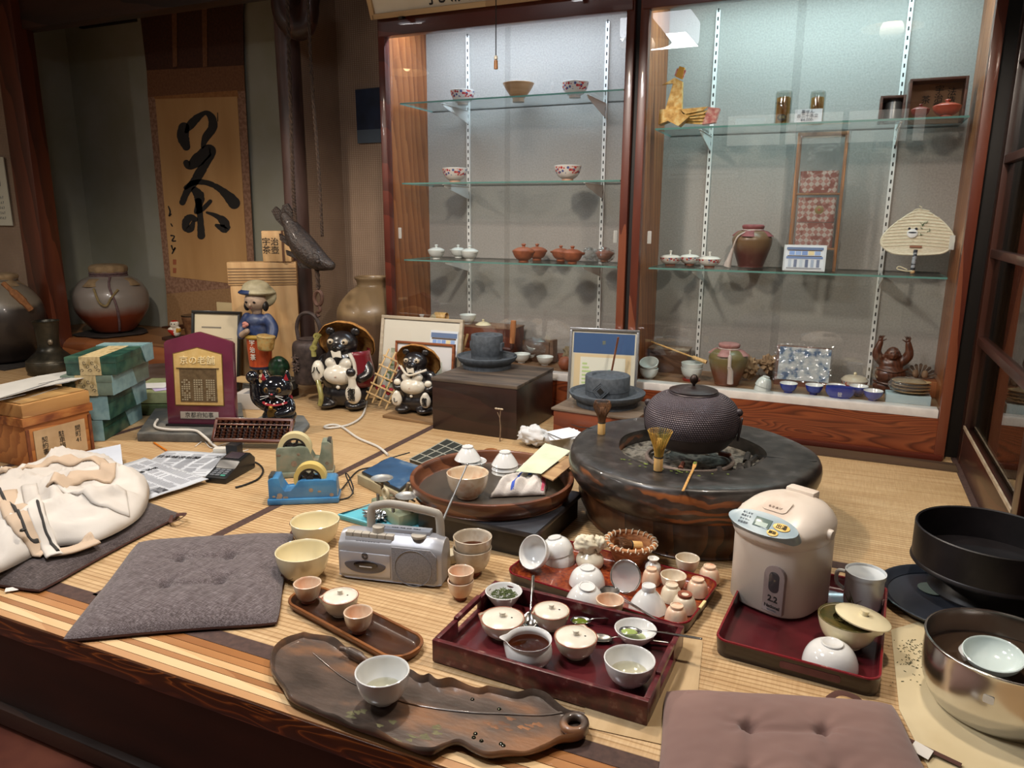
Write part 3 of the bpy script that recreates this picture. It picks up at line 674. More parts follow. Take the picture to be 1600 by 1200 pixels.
l = s.build('lacing', plain('white lacing', '#d9cfb8', .6), bk_); l['kind'] = 'stuff'; bk_.scale = (1.12,)*3
whisk('dark used tea whisk lying inside the woven basket', V3(bk_.location)+V3((.02, .0, .052)), .03, .075, .02, TINB, rot=(radians(15), radians(-78), radians(25)), curl=True)
# strainers
MESH = clear('fine steel mesh', '#b9b6b0', .5, .4, haze=.35)
st = thing('mesh_strainer', 'round steel mesh strainer standing on edge among the bowls', 'strainer', G(972, 927, Z2), rot=(radians(68), radians(0), radians(-12)))
M().tube([(.041*cos(i*2*pi/40), .041+.041*sin(i*2*pi/40), 0) for i in range(40)], .0024, 8, closed=True).build('rim', STEEL, st, 60)
s = M(); s.grid(lambda u, v: (.041*u*cos(v*2*pi), .041+.041*u*sin(v*2*pi), -.012*(1-u*u)), 6, 32); s.build('mesh_bowl', MESH, st, 180)
s2 = thing('mesh_strainer', 'tea strainer with long steel handle lying over the tray edge', 'strainer', G(952, 923, .03))
d = G(1026, 968, .036)-V3(s2.location)
s = M(); s.grid(lambda u, v: (.024*u*cos(v*2*pi), .024*u*sin(v*2*pi), -.012*(1-u*u)), 5, 24); s.build('mesh_bowl', plain('dark mesh', '#4c4640', .5, .6), s2, 180)
M().tube([(.024*cos(i*2*pi/30), .024*sin(i*2*pi/30), 0) for i in range(30)], .0014, 6, closed=True).build('rim', STEEL, s2)
dn = d.normalized(); M().tube([dn*.024+V3((0, .004, 0)), d], .0016, 6).build('handle', STEEL, s2)
M().tube([dn*.024-V3((0, .006, 0)), d], .0016, 6).build('handle', STEEL, s2)
o = thing('sake_bottle', 'tiny white bottle with flared lip among the peach cups', 'bottle', G(1030, 897, Z2))
M().lathe(sp([(0, .001), (.016, .001), (.021, .012), (.02, .026), (.011, .036), (.0105, .04), (.0155, .046), (.013, .046), (.008, .04), (0, .038)], 4)).build('body', PORC2, o, 60)
simple_bowl('teacup', 'pale stoneware cup standing upright at the tray’s back corner', 'cup', 1069, 881, 38, 903, Z2, HAGI2, fr=.5, rd=.75)
simple_bowl('teacup', 'pale stoneware cup standing upright amid the overturned cups', 'cup', 1053, 894, 40, 914, Z2, HAGI2, fr=.5, rd=.75)
for i, (cx, yb, w, m, lab) in enumerate([(1017, 911, 29, HAGI, 'small peach cup overturned behind the tall conical bowl'), (1048, 938, 34, HAGI2, 'small ivory cup overturned in front of the upright cup'),
  (1102, 914, 34, HAGI, 'small orange cup overturned farthest along the tray’s back rim'), (1090, 930, 34, HAGI, 'small peach cup overturned second along the tray’s end rim'),
  (1080, 952, 38, HAGI2, 'small white and brown cup overturned third along the tray’s end rim'), (1058, 975, 36, HAGI, 'small peach cup overturned at the front corner of the tray')]):
 inverted('teacup', lab, 'cup', cx, yb, w, .042, Z2, m, 'overturned stoneware cups', fr=.58, fh=.16, rd=.85, foot=TERRA if i in (4,) else None)
# --- carved leaf tray
LP = [(85,190),(92,155),(115,125),(160,98),(230,72),(270,78),(340,88),(395,118),(470,172),(560,200),(690,228),(725,243),(760,268),(800,262),(840,288),(900,285),(960,300),(1020,318),(1060,310),(1130,325),(1190,338),(1250,324),(1310,338),(1365,382),(1410,408),(1460,424),(1496,450),(1510,490),(1494,528),(1450,545),(1385,552),(1330,578),(1250,603),(1150,611),(1060,618),(990,592),(930,560),(880,570),(820,603),(760,600),(700,580),(600,540),(520,512),(430,482),(370,456),(290,422),(220,392),(170,362),(140,312),(110,272),(88,235)]
out = [G(400+x/2.857, 960+y/2.857, .022) for x, y in LP]; ctr = sum(out, V3())/len(out)
lt = thing('carved_leaf_tray', 'long dark wooden tray carved as a curling leaf at the platform edge', 'tray', (ctr.x, ctr.y, 0))
oo = sp([(p.x-ctr.x, p.y-ctr.y) for p in out], 4, True)[::-1]
LEAFM = pm('dark weathered carved wood', '#33271f', '#4f4037', 9, .4, bmp=.3, bsc=45, coat=.4, c3='#80583a', lo=.35, hi=.66, stretch=(.6, 1.4, 1), bd=.004)
def zf(q, zz, amp=0.): return [(x, y, zz+amp*noise.noise(V3((x*18, y*18, 0)))) for x, y in q]
A = sum(oo[i-1][0]*oo[i][1]-oo[i][0]*oo[i-1][1] for i in range(len(oo)))
i1, i2, i3 = off(oo, .004), off(oo, .0075), off(oo, .0105)
M().rings([zf(off(oo, .012), .0), zf(oo, .014), zf(off(oo, .001), .021, .006), zf(i1, .024, .008), zf(i2, .018, .004), zf(i3, .0105)]).build('leaf_body', LEAFM, lt, 60)
vm = lambda x, y, z=.012: G(400+x/2.857, 960+y/2.857, z)-V3((ctr.x, ctr.y, 0))
P_ = [vm(*q) for q in ((280, 170), (450, 300), (700, 390), (950, 430), (1150, 440), (1300, 445), (1420, 430), (1490, 440))]
M().tube(sp([tuple(q) for q in P_], 4), [.002]*8+[.003]*21, 6, flat=.5).build('midrib', LEAFM, lt, 60)
M().tube([vm(1445+48*cos(t), 486+34*sin(t), .02) for t in [i*2*pi/20 for i in range(20)]], .0085, 10, closed=True).build('stem_loop', LEAFM, lt, 60)
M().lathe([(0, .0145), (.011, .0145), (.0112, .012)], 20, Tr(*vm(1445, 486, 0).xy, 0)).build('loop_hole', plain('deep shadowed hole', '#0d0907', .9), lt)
P_ = [vm(*q, .028) for q in ((400, 150), (440, 160), (490, 185), (540, 215))]
M().tube(sp([tuple(q) for q in P_], 4), [.006]*4+[.009]*5+[.005]*4, 8).build('curled_tip', LEAFM, lt, 60)
for i, (x, y) in enumerate([(1005, 530), (1032, 562), (998, 547), (1120, 575), (1130, 583), (990, 377), (1110, 420)]):
 q = vm(x, y, .0106); M().lathe([(0, .003), (.0035, .0018), (.0045, 0)], 14, Tr(q)).build('water_drop', plain('dark droplet', '#11150a', .02, coat=1.), lt)
LIC = pm('olive lichen stain', '#4f4b2c', '#6b6540', 60, .6); WRN = pm('worn bare brown', '#5d3a22', '#8a5a33', 40, .6)
for i in range(26):
 m_, (x, y) = (LIC, R.choice([(200, 330), (470, 440), (600, 480), (740, 540), (640, 560), (820, 510)])) if i < 16 else (WRN, (1190, 480))
 q = vm(x+R.gauss(0, 24 if i < 16 else 60), y+R.gauss(0, 12 if i < 16 else 22), .0105); M().lathe([(0, .0007), (1, .0002)], 11, Tr(q) @ Matrix.Diagonal((R.uniform(.005, .012), R.uniform(.003, .006), 1, 1)), wob=lambda a_, z: 1+.3*sin(a_*3+i)+.2*sin(a_*5)).build('stain', m_, lt)
simple_bowl('tea_bowl', 'round white bowl of pale tea standing on the carved leaf tray', 'bowl', 599, 1050, 85, 1091, .011, PORC, fr=.42, rd=.9, liq=CLEARTEA, liqh=.45)
# --- small oblong wooden tray
A1, B1 = G(487, 934, .02), G(622, 1004, .02); d = B1-A1; ln = d.length; rr_ = .062; hw = .055
u_ = d.normalized(); n_ = V3((-u_.y, u_.x, 0)); L3 = ln+2*hw; o_ = A1-u_*hw-n_*hw
BRT = wood('warm brown tray wood', '#5e3519', '#8a5428', 8, 'X', .4, coat=.2); BRD = pm('dark worn tray hollow', '#2d160c', '#47260f', 10, .35, coat=.2)
tray('serving_tray', 'small oblong wooden tray with rounded ends holding two cups and a teapot', V3((o_.x, o_.y, 0)), atan2(u_.y, u_.x), L3, 2*hw, hw*.92, .02, .008, BRD, BRT, BRT, .008, .006)
Z3 = .0068
simple_bowl('teacup', 'peach cup with terracotta foot at the upper end of the oblong tray', 'cup', 482, 911, 43, 937, Z3, HAGI, fr=.5, fh=.14, rd=.85, foot=TERRA)
simple_bowl('teacup', 'peach cup with terracotta foot on the oblong tray in front of the radio', 'cup', 561, 956, 45, 984, Z3, HAGI, fr=.5, fh=.14, rd=.85, foot=TERRA)
hohin('ivory lidded teapot between the two peach cups on the oblong tray', 533, 932, 57, 956, Z3, pi+.55, None, dot=True)
# --- cream bowls and stacked cups on the mat
BRN = plain('brown brush mark', '#3b1d10', .4)
for cx, cy, w, yb, lab in ((494, 813, 75, 844, 'cream glazed tea bowl standing behind its twin by the cassette radio'), (475, 860, 83, 897, 'cream glazed tea bowl with brown brush stroke at the cushion corner')):
 b_ = simple_bowl('tea_bowl', lab, 'bowl', cx, cy, w, yb, 0, CREAM, 'cream tea bowls', fr=.5, fh=.06, rd=.85, liq=clear('pale yellow tea', '#ece6c4', 1.), liqh=.35)
 _, R_, h = pot(cx, cy, w, yb, 0)
 s = M()
 a0 = -2.0 if cy > 830 else -2.3
 s.grid(lambda u, v: ((R_*.905)*cos(a0+u*.7), (R_*.905)*sin(a0+u*.7), h*.33+.004*sin(u*7)+(v-.5)*.006*(1.2-u)), 10, 2); s.build('brush_mark', BRN, b_)
GREYG = pm('grey speckled glaze', '#b9aa94', '#cbbfac', 14, .25, coat=.5, c3='#a4856a')
def stacked(labs, cx, cy, w, yb, z0, dz, mat, foot, fr, grp, liq=None):
 b, R_, h = pot(cx, cy, w, yb, z0); h2 = h-dz
 lo_ = simple_bowl('teacup', labs[0], 'cup', 0, 0, 0, 0, 0, mat, grp, fr, .14, .8, foot=foot, loc=b, dims=(R_*1.01, h2))
 simple_bowl('teacup', labs[1], 'cup', 0, 0, 0, 0, 0, mat, grp, fr, .14, .8, foot=foot, liq=liq, liqh=.6, loc=b+V3((.001, .001, dz)), dims=(R_, h2))
stacked(('large grey glazed cup at the bottom of the pair beside the radio', 'large grey glazed cup with tea in it, nested on top of its pair'), 738, 838, 61, 893, 0, .032, GREYG, TERRA, .42, 'stacked large cups', TEA)
stacked(('small peach cup at the bottom of the pair by the red tray', 'small peach cup nested on top of its pair by the red tray'), 720, 892, 41, 933, 0, .026, HAGI, TERRA, .45, 'stacked small cups')
# ==================================================== KETTLE TRAY (right)
a4 = G(1121, 996, .042); b4 = G(1383, 1065, .042); c4 = G(1368, 909, .042)
rz4 = atan2(b4.y-a4.y, b4.x-a4.x); L4 = (b4-a4).length; W4 = (c4-b4).dot(V3((-sin(rz4), cos(rz4), 0)))
TK = tray('serving_tray', 'square dark tray with crimson rim under the electric kettle', V3((a4.x, a4.y, 0)), rz4, L4, W4, .03, .042, .006, REDL, BLKL, RIMR, .004, .009)
M().prism([(x, z) for x, z in round_rect(.12, .016, .006)], 0, .0012, Tr(L4*.42, .0012, .014) @ Rx(pi/2)).build('handle_slot', pm('plum lacquer slot', '#4a2028', '#5f3038', 20, .3), TK)
Z4 = .0098
# electric kettle
bk = G(1223, 933, Z4); KET = pm('yellowed cream plastic', '#b09684', '#cfc3b6', 5, .35, c3='#d6ccc1', lo=.2, hi=.6, detail=9)
ek = thing('electric_kettle', 'cream electric hot water dispenser with display, standing on the crimson-rimmed tray', 'electric kettle', bk, radians(-24))
hk = zat(781, bk)-Z4; wk = 134*mpp(G(1230, 850, .12))/2
def oval(rx, ry, z, n=48, p=2.6, cy=0., front=0.):
 o = []
 for i in range(n):
  a_ = i*2*pi/n; c_, s_ = cos(a_), sin(a_); x = rx*abs(c_)**(2/p)*(1 if c_ > 0 else -1); y = ry*abs(s_)**(2/p)*(1 if s_ > 0 else -1)
  o.append((x, y*(1+front*(-1 if s_ < 0 else 0))+cy, z))
 return o
rx, ry = wk*.93, wk*1.02
M().rings([oval(rx*.95, ry*.95, 0, p=3), oval(rx, ry, .006, p=3), oval(rx, ry, hk*.66, p=3), oval(rx*1.01, ry*1.01, hk*.68, p=2.9)]).build('body', KET, ek, 50)
def lr(z, f, x, bk2): return [(x*rx*abs(cos(a_))**.77*(1 if cos(a_) > 0 else -1), ry*abs(sin(a_))**.77*(bk2 if sin(a_) > 0 else -f), hk*z) for a_ in [i*2*pi/56 for i in range(56)]]
M().rings([lr(.655, 1., 1., 1.), lr(.675, 1.08, 1.03, 1.02), lr(.72, 1.15, 1.05, 1.03), lr(.79, 1.15, 1.055, 1.04), lr(.82, 1.10, 1.04, 1.03), lr(.88, .88, .95, .97), lr(.94, .60, .80, .85), lr(.98, .34, .58, .66), lr(1., .1, .3, .4)]).build('lid', KET, ek, 70)
pt = Tr(0, -ry*1.0, hk*.862) @ Rx(radians(38))
el = [(wk*.80*cos(t), .030*sin(t)) for t in [i*2*pi/40 for i in range(40)]]
pn = M().prism(el, -.03, .0025, pt, bev=.001).build('control_panel', pm('silvery blue panel', '#8699a1', '#93a5ab', 5, .35), ek, 50)
M().box((0, .001, .003), (.042, .026, .002), pt, .001).build('display', plain('grey lcd', '#64746f', .15), pn)
M().box((0, -.004, .0042), (.03, .012, .0008), pt).build('lcd_window', plain('pale lcd', '#8fa39c', .2), pn)
for (x, y, r1, r2, s_) in ((.047, .004, .021, .010, '出湯'), (.034, -.0165, .014, .0085, '解除')):
 bt = M().prism([(x+r1*cos(t), y+r2*sin(t)) for t in [i*2*pi/24 for i in range(24)]], 0, .0045, pt, bev=.0008).build('button', plain('yellow button', '#d9b04a', .4), pn)
 text(s_, .0135 if r1 > .02 else .009, INK, pn, (x, y, .0052), (0, 0, 0), T=pt)
for i, s_ in enumerate(('おしらせ', '再沸とう', 'タイマー', '保温選択')): text(s_, .0065, plain('grey print', '#44505a', .5), pn, (-.045, .015-i*.0095, .003), (0, 0, 0), T=pt)
FT = Tr(0, -ry*.42, hk*.972) @ Rx(radians(22))
fl2 = M().prism(round_rect(.062, .05, .012), -.02, .002, FT @ Tr(-.031, -.025, 0), bev=.002).build('lid_flap', KET, ek)
text('もちあげ', .009, plain('faint print', '#8a776a', .6), ek, (0, -.012, .0026), (0, 0, 0), T=FT)
M().box((0, ry*.66, hk*.965), (.075, .035, .03), bev=.006).build('lid_latch', KET, ek)
for s_ in (-1, 1): M().lathe([(0, 0), (.013, 0), (.0135, .008), (.011, .012), (0, .0125)], 20, Tr(s_*rx*1.03, 0, hk*.77) @ Ry(s_*pi/2)).build('handle_pivot', KET, ek)
M().lathe([(0, 0), (.012, 0), (.013, .016), (0, .016)], 20, Tr(-.008, -ry*.9, hk*.655-.005)).build('spout', KET, ek)
gx = rx*.40
ga = [(gx+x-.024, z) for x, z in round_rect(.048, hk*.47, .004)]
ga = [(gx-.026, .0), (gx+.026, .0), (gx+.026, hk*.36)]+[(gx+.026*cos(t), hk*.36+.026*sin(t)) for t in [pi*i/10 for i in range(1, 10)]]+[(gx-.026, hk*.36)]
FR_ = Tr(0, -ry*.985, .012) @ Rx(pi/2)
gp = M().prism(ga, -.01, .0025, FR_, bev=.0008).build('gauge_plate', plain('grey brown gauge plate', '#8b7b78', .35), ek)
M().prism([(gx+x-.013, hk*.20+y) for x, y in round_rect(.026, hk*.2, .012)], 0, .0032, FR_, bev=.0008).build('gauge_window', plain('dark water gauge', '#3d3a3c', .05, coat=.6), gp)
text('2.2', .021, INK, ek, (gx, hk*.135, .0027), (0, 0, 0), T=FR_, bold=.0006)
text('National', .0115, INK, ek, (gx, hk*.06, .0027), (0, 0, 0), T=FR_, bold=.0003)
text('NC-HM22', .0055, plain('grey print', '#44505a', .5), ek, (gx, hk*.025, .0027), (0, 0, 0), T=FR_)
# mug with lid
b, R_, h = pot(1332, 890, 60, 941, Z4)
mg = thing('mug', 'tall white lidded mug with painted orchid leaves behind the electric kettle', 'mug', b)
M().lathe([(0, .001), (R_*.8, .001), (R_*.82, .004), (R_*.9, .006), (R_*.94, h*.2), (R_*.95, h*.8), (R_*.98, h*.88), (R_*1.0, h*.9), (R_*.99, h), (R_*.93, h), (R_*.9, h*.94), (R_*.3, h*.91), (0, h*.905)], 44).build('body', plain('pale blue white porcelain', '#ccd2d6', .12, coat=.6), mg, 45)
M().tube(sp([(-R_*.9, .01, h*.85), (-R_*1.3, .016, h*.8), (-R_*1.32, .016, h*.5), (-R_*.92, .01, h*.35)], 5), .005, 8).build('handle', PORC, mg)
s = M()
for i in range(9):
 a0 = -2.35+R.uniform(-.1, .35); z0 = h*.22; a1 = a0+R.uniform(-.5, .45); z1 = z0+h*R.uniform(.15, .38)
 s.tube([(R_*.953*cos(a0+(a1-a0)*t), R_*.953*sin(a0+(a1-a0)*t), z0+(z1-z0)*t-(t*t*.3*h*.2)) for t in (0, .3, .6, 1)], [.0012, .0014, .0012, .0005], 4, flat=.4)
s.build('painted_leaves', plain('green brown enamel', '#6f7a4a', .3), mg, 180)
# teapot with lid ajar
LT = hohin('cream teapot with chipped rim and its lid pushed ajar over wet leaves', 1318, 968, 90, 1003, Z4, -pi*.06, None, body=CREAM, dot=False, lidmat=CREAM, rimmat=pm('wet brown leaves', '#3a3a18', '#5a4a22', 90, .35))
for c_ in LT.children:
 if c_.name.startswith('lid'): c_.location = (.018, -.004, .009); c_.rotation_euler = (radians(-4), radians(9), 0)
hh = max(v.co.z for v in [c_ for c_ in LT.children if c_.name.startswith('body')][0].data.vertices)
lf = M()
for i in range(60):
 a_ = R.random()*2*pi; r = .034*sqrt(R.random())
 lf.ball((r*cos(a_), r*sin(a_), hh-.010+R.uniform(-.002, .003)), (R.uniform(.003, .007), .0025, .002), Tr(0, 0, 0), u=6, v=4)
l = lf.build('wet_leaves', pm('wet brown leaves', '#3a3a18', '#5a4a22', 90, .35), LT); l['kind'] = 'stuff'
inverted('tea_bowl', 'white bowl overturned in the front corner of the crimson-rimmed tray', 'bowl', 1311, 1036, 82, .052, Z4, PORC, fr=.4, fh=.08, rd=.85)
# ======================================================= BASINS (far right)
IRON = pm('black iron', '#151315', '#221e20', 14, .42, met=.3, bmp=.1, bsc=90)
PLT = thing('round_plate', 'large dark round tray under the black footed basin', 'tray', G(1492, 945, 0))
pr = 110*mpp(G(1492, 945))
M().lathe(sp([(0, .004), (pr*.8, .002), (pr*.9, .006), (pr, .02), (pr*1.005, .023), (pr*.97, .023), (pr*.86, .010), (pr*.8, .008), (0, .008)], 3), 72).build('plate', pm('dark slate lacquer', '#1d2027', '#2b2f38', 8, .3, coat=.3), PLT, 50)
bb = G(1533, 925, .009); hb = .205; rb = 106*mpp(V3((bb.x, bb.y, .2)))
hb = zat(829, bb)-.009
BB = thing('footed_basin', 'black round footed basin standing on a dark plate', 'basin', bb)
M().lathe([(0, .0), (rb*.72, .0), (rb*.73, .006), (rb*.62, .025), (rb*.58, hb*.25), (rb*.62, hb*.36), (rb*.98, hb*.40), (rb*1.005, hb*.43), (rb*1.0, hb*.46), (rb*.985, hb*.48), (rb*.99, hb*.985), (rb*.975, hb), (rb*.95, hb*.985), (rb*.945, hb*.5), (0, hb*.47)], 72).build('body', IRON, BB, 35)
M().lathe([(0, 0), (.032, 0), (.034, .003), (0, .0035)], 30, Tr(-.115, -.04, .0005)).build('base_disc', plain('grey green disc', '#55605a', .5), BB)
# cream paper under the basin
q = [G(1392, 985), G(1480, 960), G(1620, 985), G(1640, 1230), G(1480, 1260), G(1405, 1110)]
c_ = sum(q, V3())/6
o = M().prism([(p.x-c_.x, p.y-c_.y) for p in q], .0004, .0014).build('paper_sheet', pm('stained cream card', '#bcab86', '#cabb98', 5, .7), None); o.location = (c_.x, c_.y, 0); tag(o, 'stained cream card lying under the steel basin', 'paper')
s = M()
for i in range(120):
 p = G(1420+R.gauss(10, 14), 1000+abs(R.gauss(20, 25)), .0016); s.box((p.x, p.y, .0020), (R.uniform(.002, .006), .001, .0008), Tr(p.x, p.y, 0) @ Rz(R.random()*6) @ Tr(-p.x, -p.y, 0))
o = s.build('tea_crumbs', plain('dark tea crumbs', '#2f3418', .8)); o['kind'] = 'stuff'; tag(o, 'scattered dark tea crumbs on the cream card', 'tea crumbs')
sb_ = G(1556, 1102, .004); rs = 112*mpp(V3((sb_.x, sb_.y, .1))); hs = zat(1008, sb_)-.004
BS = thing('steel_basin', 'polished stainless steel basin of water in the front right corner', 'basin', sb_)
PSTL = plain('mirror steel', '#d0cecb', .2, 1.)
M().lathe(sp([(0, .0), (rs*.70, .0), (rs*.84, .008), (rs*.95, hs*.3), (rs*.985, hs*.6), (rs*.985, hs*.96), (rs*1.0, hs), (rs*.985, hs*1.01), (rs*.965, hs*.97), (rs*.965, hs*.6), (rs*.93, hs*.3), (rs*.8, .016), (rs*.65, .01), (0, .009)], 4), 96).build('shell', PSTL, BS, 60)
M().lathe([(0, hs*.62), (rs*.6, hs*.62), (rs*.962, hs*.62)], 64).build('water', plain('dark rinse water', '#37291e', .02, coat=.8), BS)
M().prism(round_rect(.018, .015, .003), 0, .001, Tr(rs*.97*cos(-1.95), rs*.97*sin(-1.95), hs*.6) @ Rz(-1.95+pi/2) @ Rx(pi/2) @ Tr(0, 0, .003)).build('sticker', plain('white sticker', '#d6d0c4', .6), BS)
p = G(1553, 1023, hs*.62+.036)
o = simple_bowl('tea_bowl', 'white bowl floating upright in the steel basin', 'bowl', 0, 0, 0, 0, 0, plain('pale celadon', '#c3d1cf', .12, coat=.6), loc=(p.x, p.y, hs*.62+.001), dims=(.053, .034), rd=.7); o.rotation_euler = (radians(10), radians(-4), 0)
p = G(1513, 1024, hs*.65)
o = simple_bowl('tea_bowl', 'white bowl sunk tilted in the steel basin behind the floating bowl', 'bowl', 0, 0, 0, 0, 0, PORC, loc=(p.x-.005, p.y+.03, hs*.28), dims=(.045, .045), rd=.7); o.rotation_euler = (radians(20), radians(48), 0)
# ================================================================ CUSHIONS
def linen(name, c1, c2, c3):
 m, t, b = nt(name); b.inputs['Roughness'].default_value = .95; b.inputs['Sheen Weight'].default_value = .2
 v1 = coords(t, (1, .04, 1)); v2 = coords(t, (.04, 1, 1)); n1 = N(t, 'ShaderNodeTexNoise', Scale=480., Detail=2.); n2 = N(t, 'ShaderNodeTexNoise', Scale=480., Detail=2.)
 t.links.new(v1, n1.inputs['Vector']); t.links.new(v2, n2.inputs['Vector'])
 ad = N(t, 'ShaderNodeMath', operation='ADD'); t.links.new(n1.outputs['Fac'], ad.inputs[0]); t.links.new(n2.outputs['Fac'], ad.inputs[1])
 hf = N(t, 'ShaderNodeMath', operation='MULTIPLY'); hf.inputs[1].default_value = .5; t.links.new(ad.outputs[0], hf.inputs[0])
 t.links.new(ramp(t, hf.outputs[0], [(.38, c1), (.5, c2), (.64, c3)]), b.inputs['Base Color']); bump(t, b, hf.outputs[0], .4, .001); return m
LIN = linen('grey brown linen', '#3a302f', '#54494a', '#736a6b'); LIND = linen('dark brown linen', '#2b211f', '#3f3432', '#5a504f')
MAUVE = pm('mauve brown cotton', '#6f554f', '#7d6159', 4, .95, sheen=.2); LIN_UNDER = plain('brown cotton lining', '#4c2f27', .95)
def pillow(name, label, quad, th, mat, tufts, under=None, seed=0, z0=0., edge=.011, wav=.004):
 q = [G(x, y, z0+edge) for x, y in quad]; c = sum(q, V3())/4; c.z = z0; q = [V3((p.x-c.x, p.y-c.y, 0)) for p in q]
 r = thing(name, label, 'cushion', c)
 def pos(u, v):
  bx = lambda s: 1-(1-s)*0
  uu, vv = u*2-1, v*2-1; k = .035
  cu = 1-k*(1-uu*uu)*0; u2 = .5+.5*uu*(1-k*(1-vv*vv)*1.2); v2 = .5+.5*vv*(1-k*(1-uu*uu)*1.2)
  e = max(abs(uu), abs(vv)); cr = (abs(uu)*abs(vv))**6*.035; u2 = .5+(u2-.5)*(1-cr); v2 = .5+(v2-.5)*(1-cr)
  p = q[0]*(1-u2)*(1-v2)+q[1]*u2*(1-v2)+q[2]*u2*v2+q[3]*(1-u2)*v2; return p
 size = (q[1]-q[0]).length
 def top(u, v):
  p = pos(u, v); uu, vv = u*2-1, v*2-1
  f = max(0, (1-abs(uu)**3.2)*(1-abs(vv)**3.2))**.55
  z = edge+(th-edge)*f; dz = 0
  for tx, ty in tufts:
   d = V3((u-tx, (v-ty))); l = d.length
   dz += .018*math.exp(-(l/.028)**2)+.012*math.exp(-(l/.13)**2)
   an = atan2(d.y, d.x); dz += .0035*math.exp(-(l/.16)**2)*(.5+.5*cos(an*7+seed))*min(1, l/.03)
  for i in range(len(tufts)):
   for j in range(i):
    A_, B_ = V3(tufts[i]), V3(tufts[j])
    if (A_-B_).length < .45:
     t_ = max(0, min(1, (V3((u, v))-A_).dot(B_-A_)/(B_-A_).length_squared)); pt_ = A_+(B_-A_)*t_; w_ = (V3((u, v))-pt_+V3((0, .03*sin(t_*pi)))).length
     dz += .006*math.exp(-(w_/.022)**2)
  z -= dz*f*th/.055
  z += wav*f*noise.noise(V3((u*5+seed, v*5, seed)))+.002*noise.noise(V3((u*17+seed, v*17, 3)))*f
  return (p.x, p.y, max(z, edge))
 s = M(); s.grid(top, 72, 72); s.build('cover', mat, r, 180)
 s = M(); n = 40; per = [(i/n, 0) for i in range(n)]+[(1, i/n) for i in range(n)]+[(1-i/n, 1) for i in range(n)]+[(0, 1-i/n) for i in range(n)]
 pp = [pos(*w_) for w_ in per]; s.rings([[(p.x*.97, p.y*.97, .0005) for p in pp], [(p.x*1.003, p.y*1.003, edge*.55) for p in pp], [(p.x, p.y, edge+.0004) for p in pp]], cap1=False)
 s.build('underside', under or mat, r, 60)
 for tx, ty in tufts:
  x, y, z = top(tx, ty); M().lathe([(0, .0016), (.003, .0012), (.0045, 0)], 12, Tr(x, y, z+.0002)).build('tuft_button', under or mat, r)
 return r, q, top
cu1, q1, f1 = pillow('floor_cushion', 'grey brown linen floor cushion at the platform edge beside the cream bowls', [(90, 1003), (437, 975), (462, 832), (214, 846)], .05, LIN, [(.36, .36), (.66, .36), (.36, .66), (.66, .66)], LIN_UNDER, 1)
def strap(name, P_, w, t, mat, parent): return M().tube(sp(P_, 5), w, 6, flat=t).build(name, mat, parent, 60)
strap('corner_tie', [f1(.99, .99), V3(f1(.99, .99))+V3((.0, .02, .02)), V3(f1(.99, .99))+V3((-.012, .025, .035)), V3(f1(.99, .99))+V3((-.03, .03, .015))], .008, .25, LIN_UNDER, cu1)
cu2, q2, f2 = pillow('floor_cushion', 'dark brown linen floor cushion under the white jacket', [(-230, 885), (62, 925), (288, 803), (120, 745)], .045, LIND, [(.36, .36), (.66, .36), (.36, .66), (.66, .66)], LIN_UNDER, 2)
p = V3(f2(.98, .93)); strap('corner_tie', [p, p+V3((.03, -.03, -.005)), p+V3((.055, -.02, .004)), p+V3((.045, .015, .006)), p+V3((.01, .01, 0))], .006, .25, LIN_UNDER, cu2)
M().box((0, 0, 0), (.03, .014, .001), Tr(V3(f2(.86, .0))+V3((0, -.006, -.004))) @ rotm(.3, 0, .8)).build('label_tag', plain('white label', '#cfcac2', .7), cu2)
cu3, q3, f3 = pillow('floor_cushion', 'plain mauve brown cotton floor cushion in the front right foreground', [(1005, 1330), (1530, 1345), (1398, 1100), (1036, 1078)], .055, MAUVE, [(.32, .34), (.64, .34), (.34, .66), (.64, .66)], None, 4)
p = V3(f3(.1, .93)); strap('corner_tie', [p, p+V3((.02, 0, .004)), p+V3((.07, .006, .010)), p+V3((.10, .016, .006))], .009, .25, MAUVE, cu3)
p = V3(f3(1., .72)); P_ = [p+V3((-.01, 0, 0)), p+V3((.03, -.012, -.004)), p+V3((.08, -.03, -.006))]
strap('corner_tie', P_, .006, .3, LIN_UNDER, cu3)
M().box((0, 0, 0), (.032, .028, .0008), Tr(p+V3((.018, -.022, -.002))) @ rotm(.1, .1, -.4)).build('label_tag', plain('white label', '#d6d2ca', .7), cu3)
p = V3(f3(.76, 1.)); strap('corner_tie', [p+V3((-.02, 0, 0)), p+V3((0, .012, .012)), p+V3((.03, .012, .01)), p+V3((.05, 0, 0))], .008, .2, LIN_UNDER, cu3)
# straw sheets under the red tray
q = [G(1012, 1133), G(1085, 1085), G(1100, 985), G(1140, 1000), G(1060, 1180), G(900, 1160)]
o = M().prism([(p.x, p.y) for p in (G(905, 1135), G(1082, 1175), G(1098, 1003), G(960, 965))], .0004, .0014).build('paper_sheet', pm('pale straw mat', '#a88d66', '#b69c76', 30, .8, stretch=(1, .1, 1))); tag(o, 'pale straw sheet peeping out from under the deep red tray', 'straw mat')
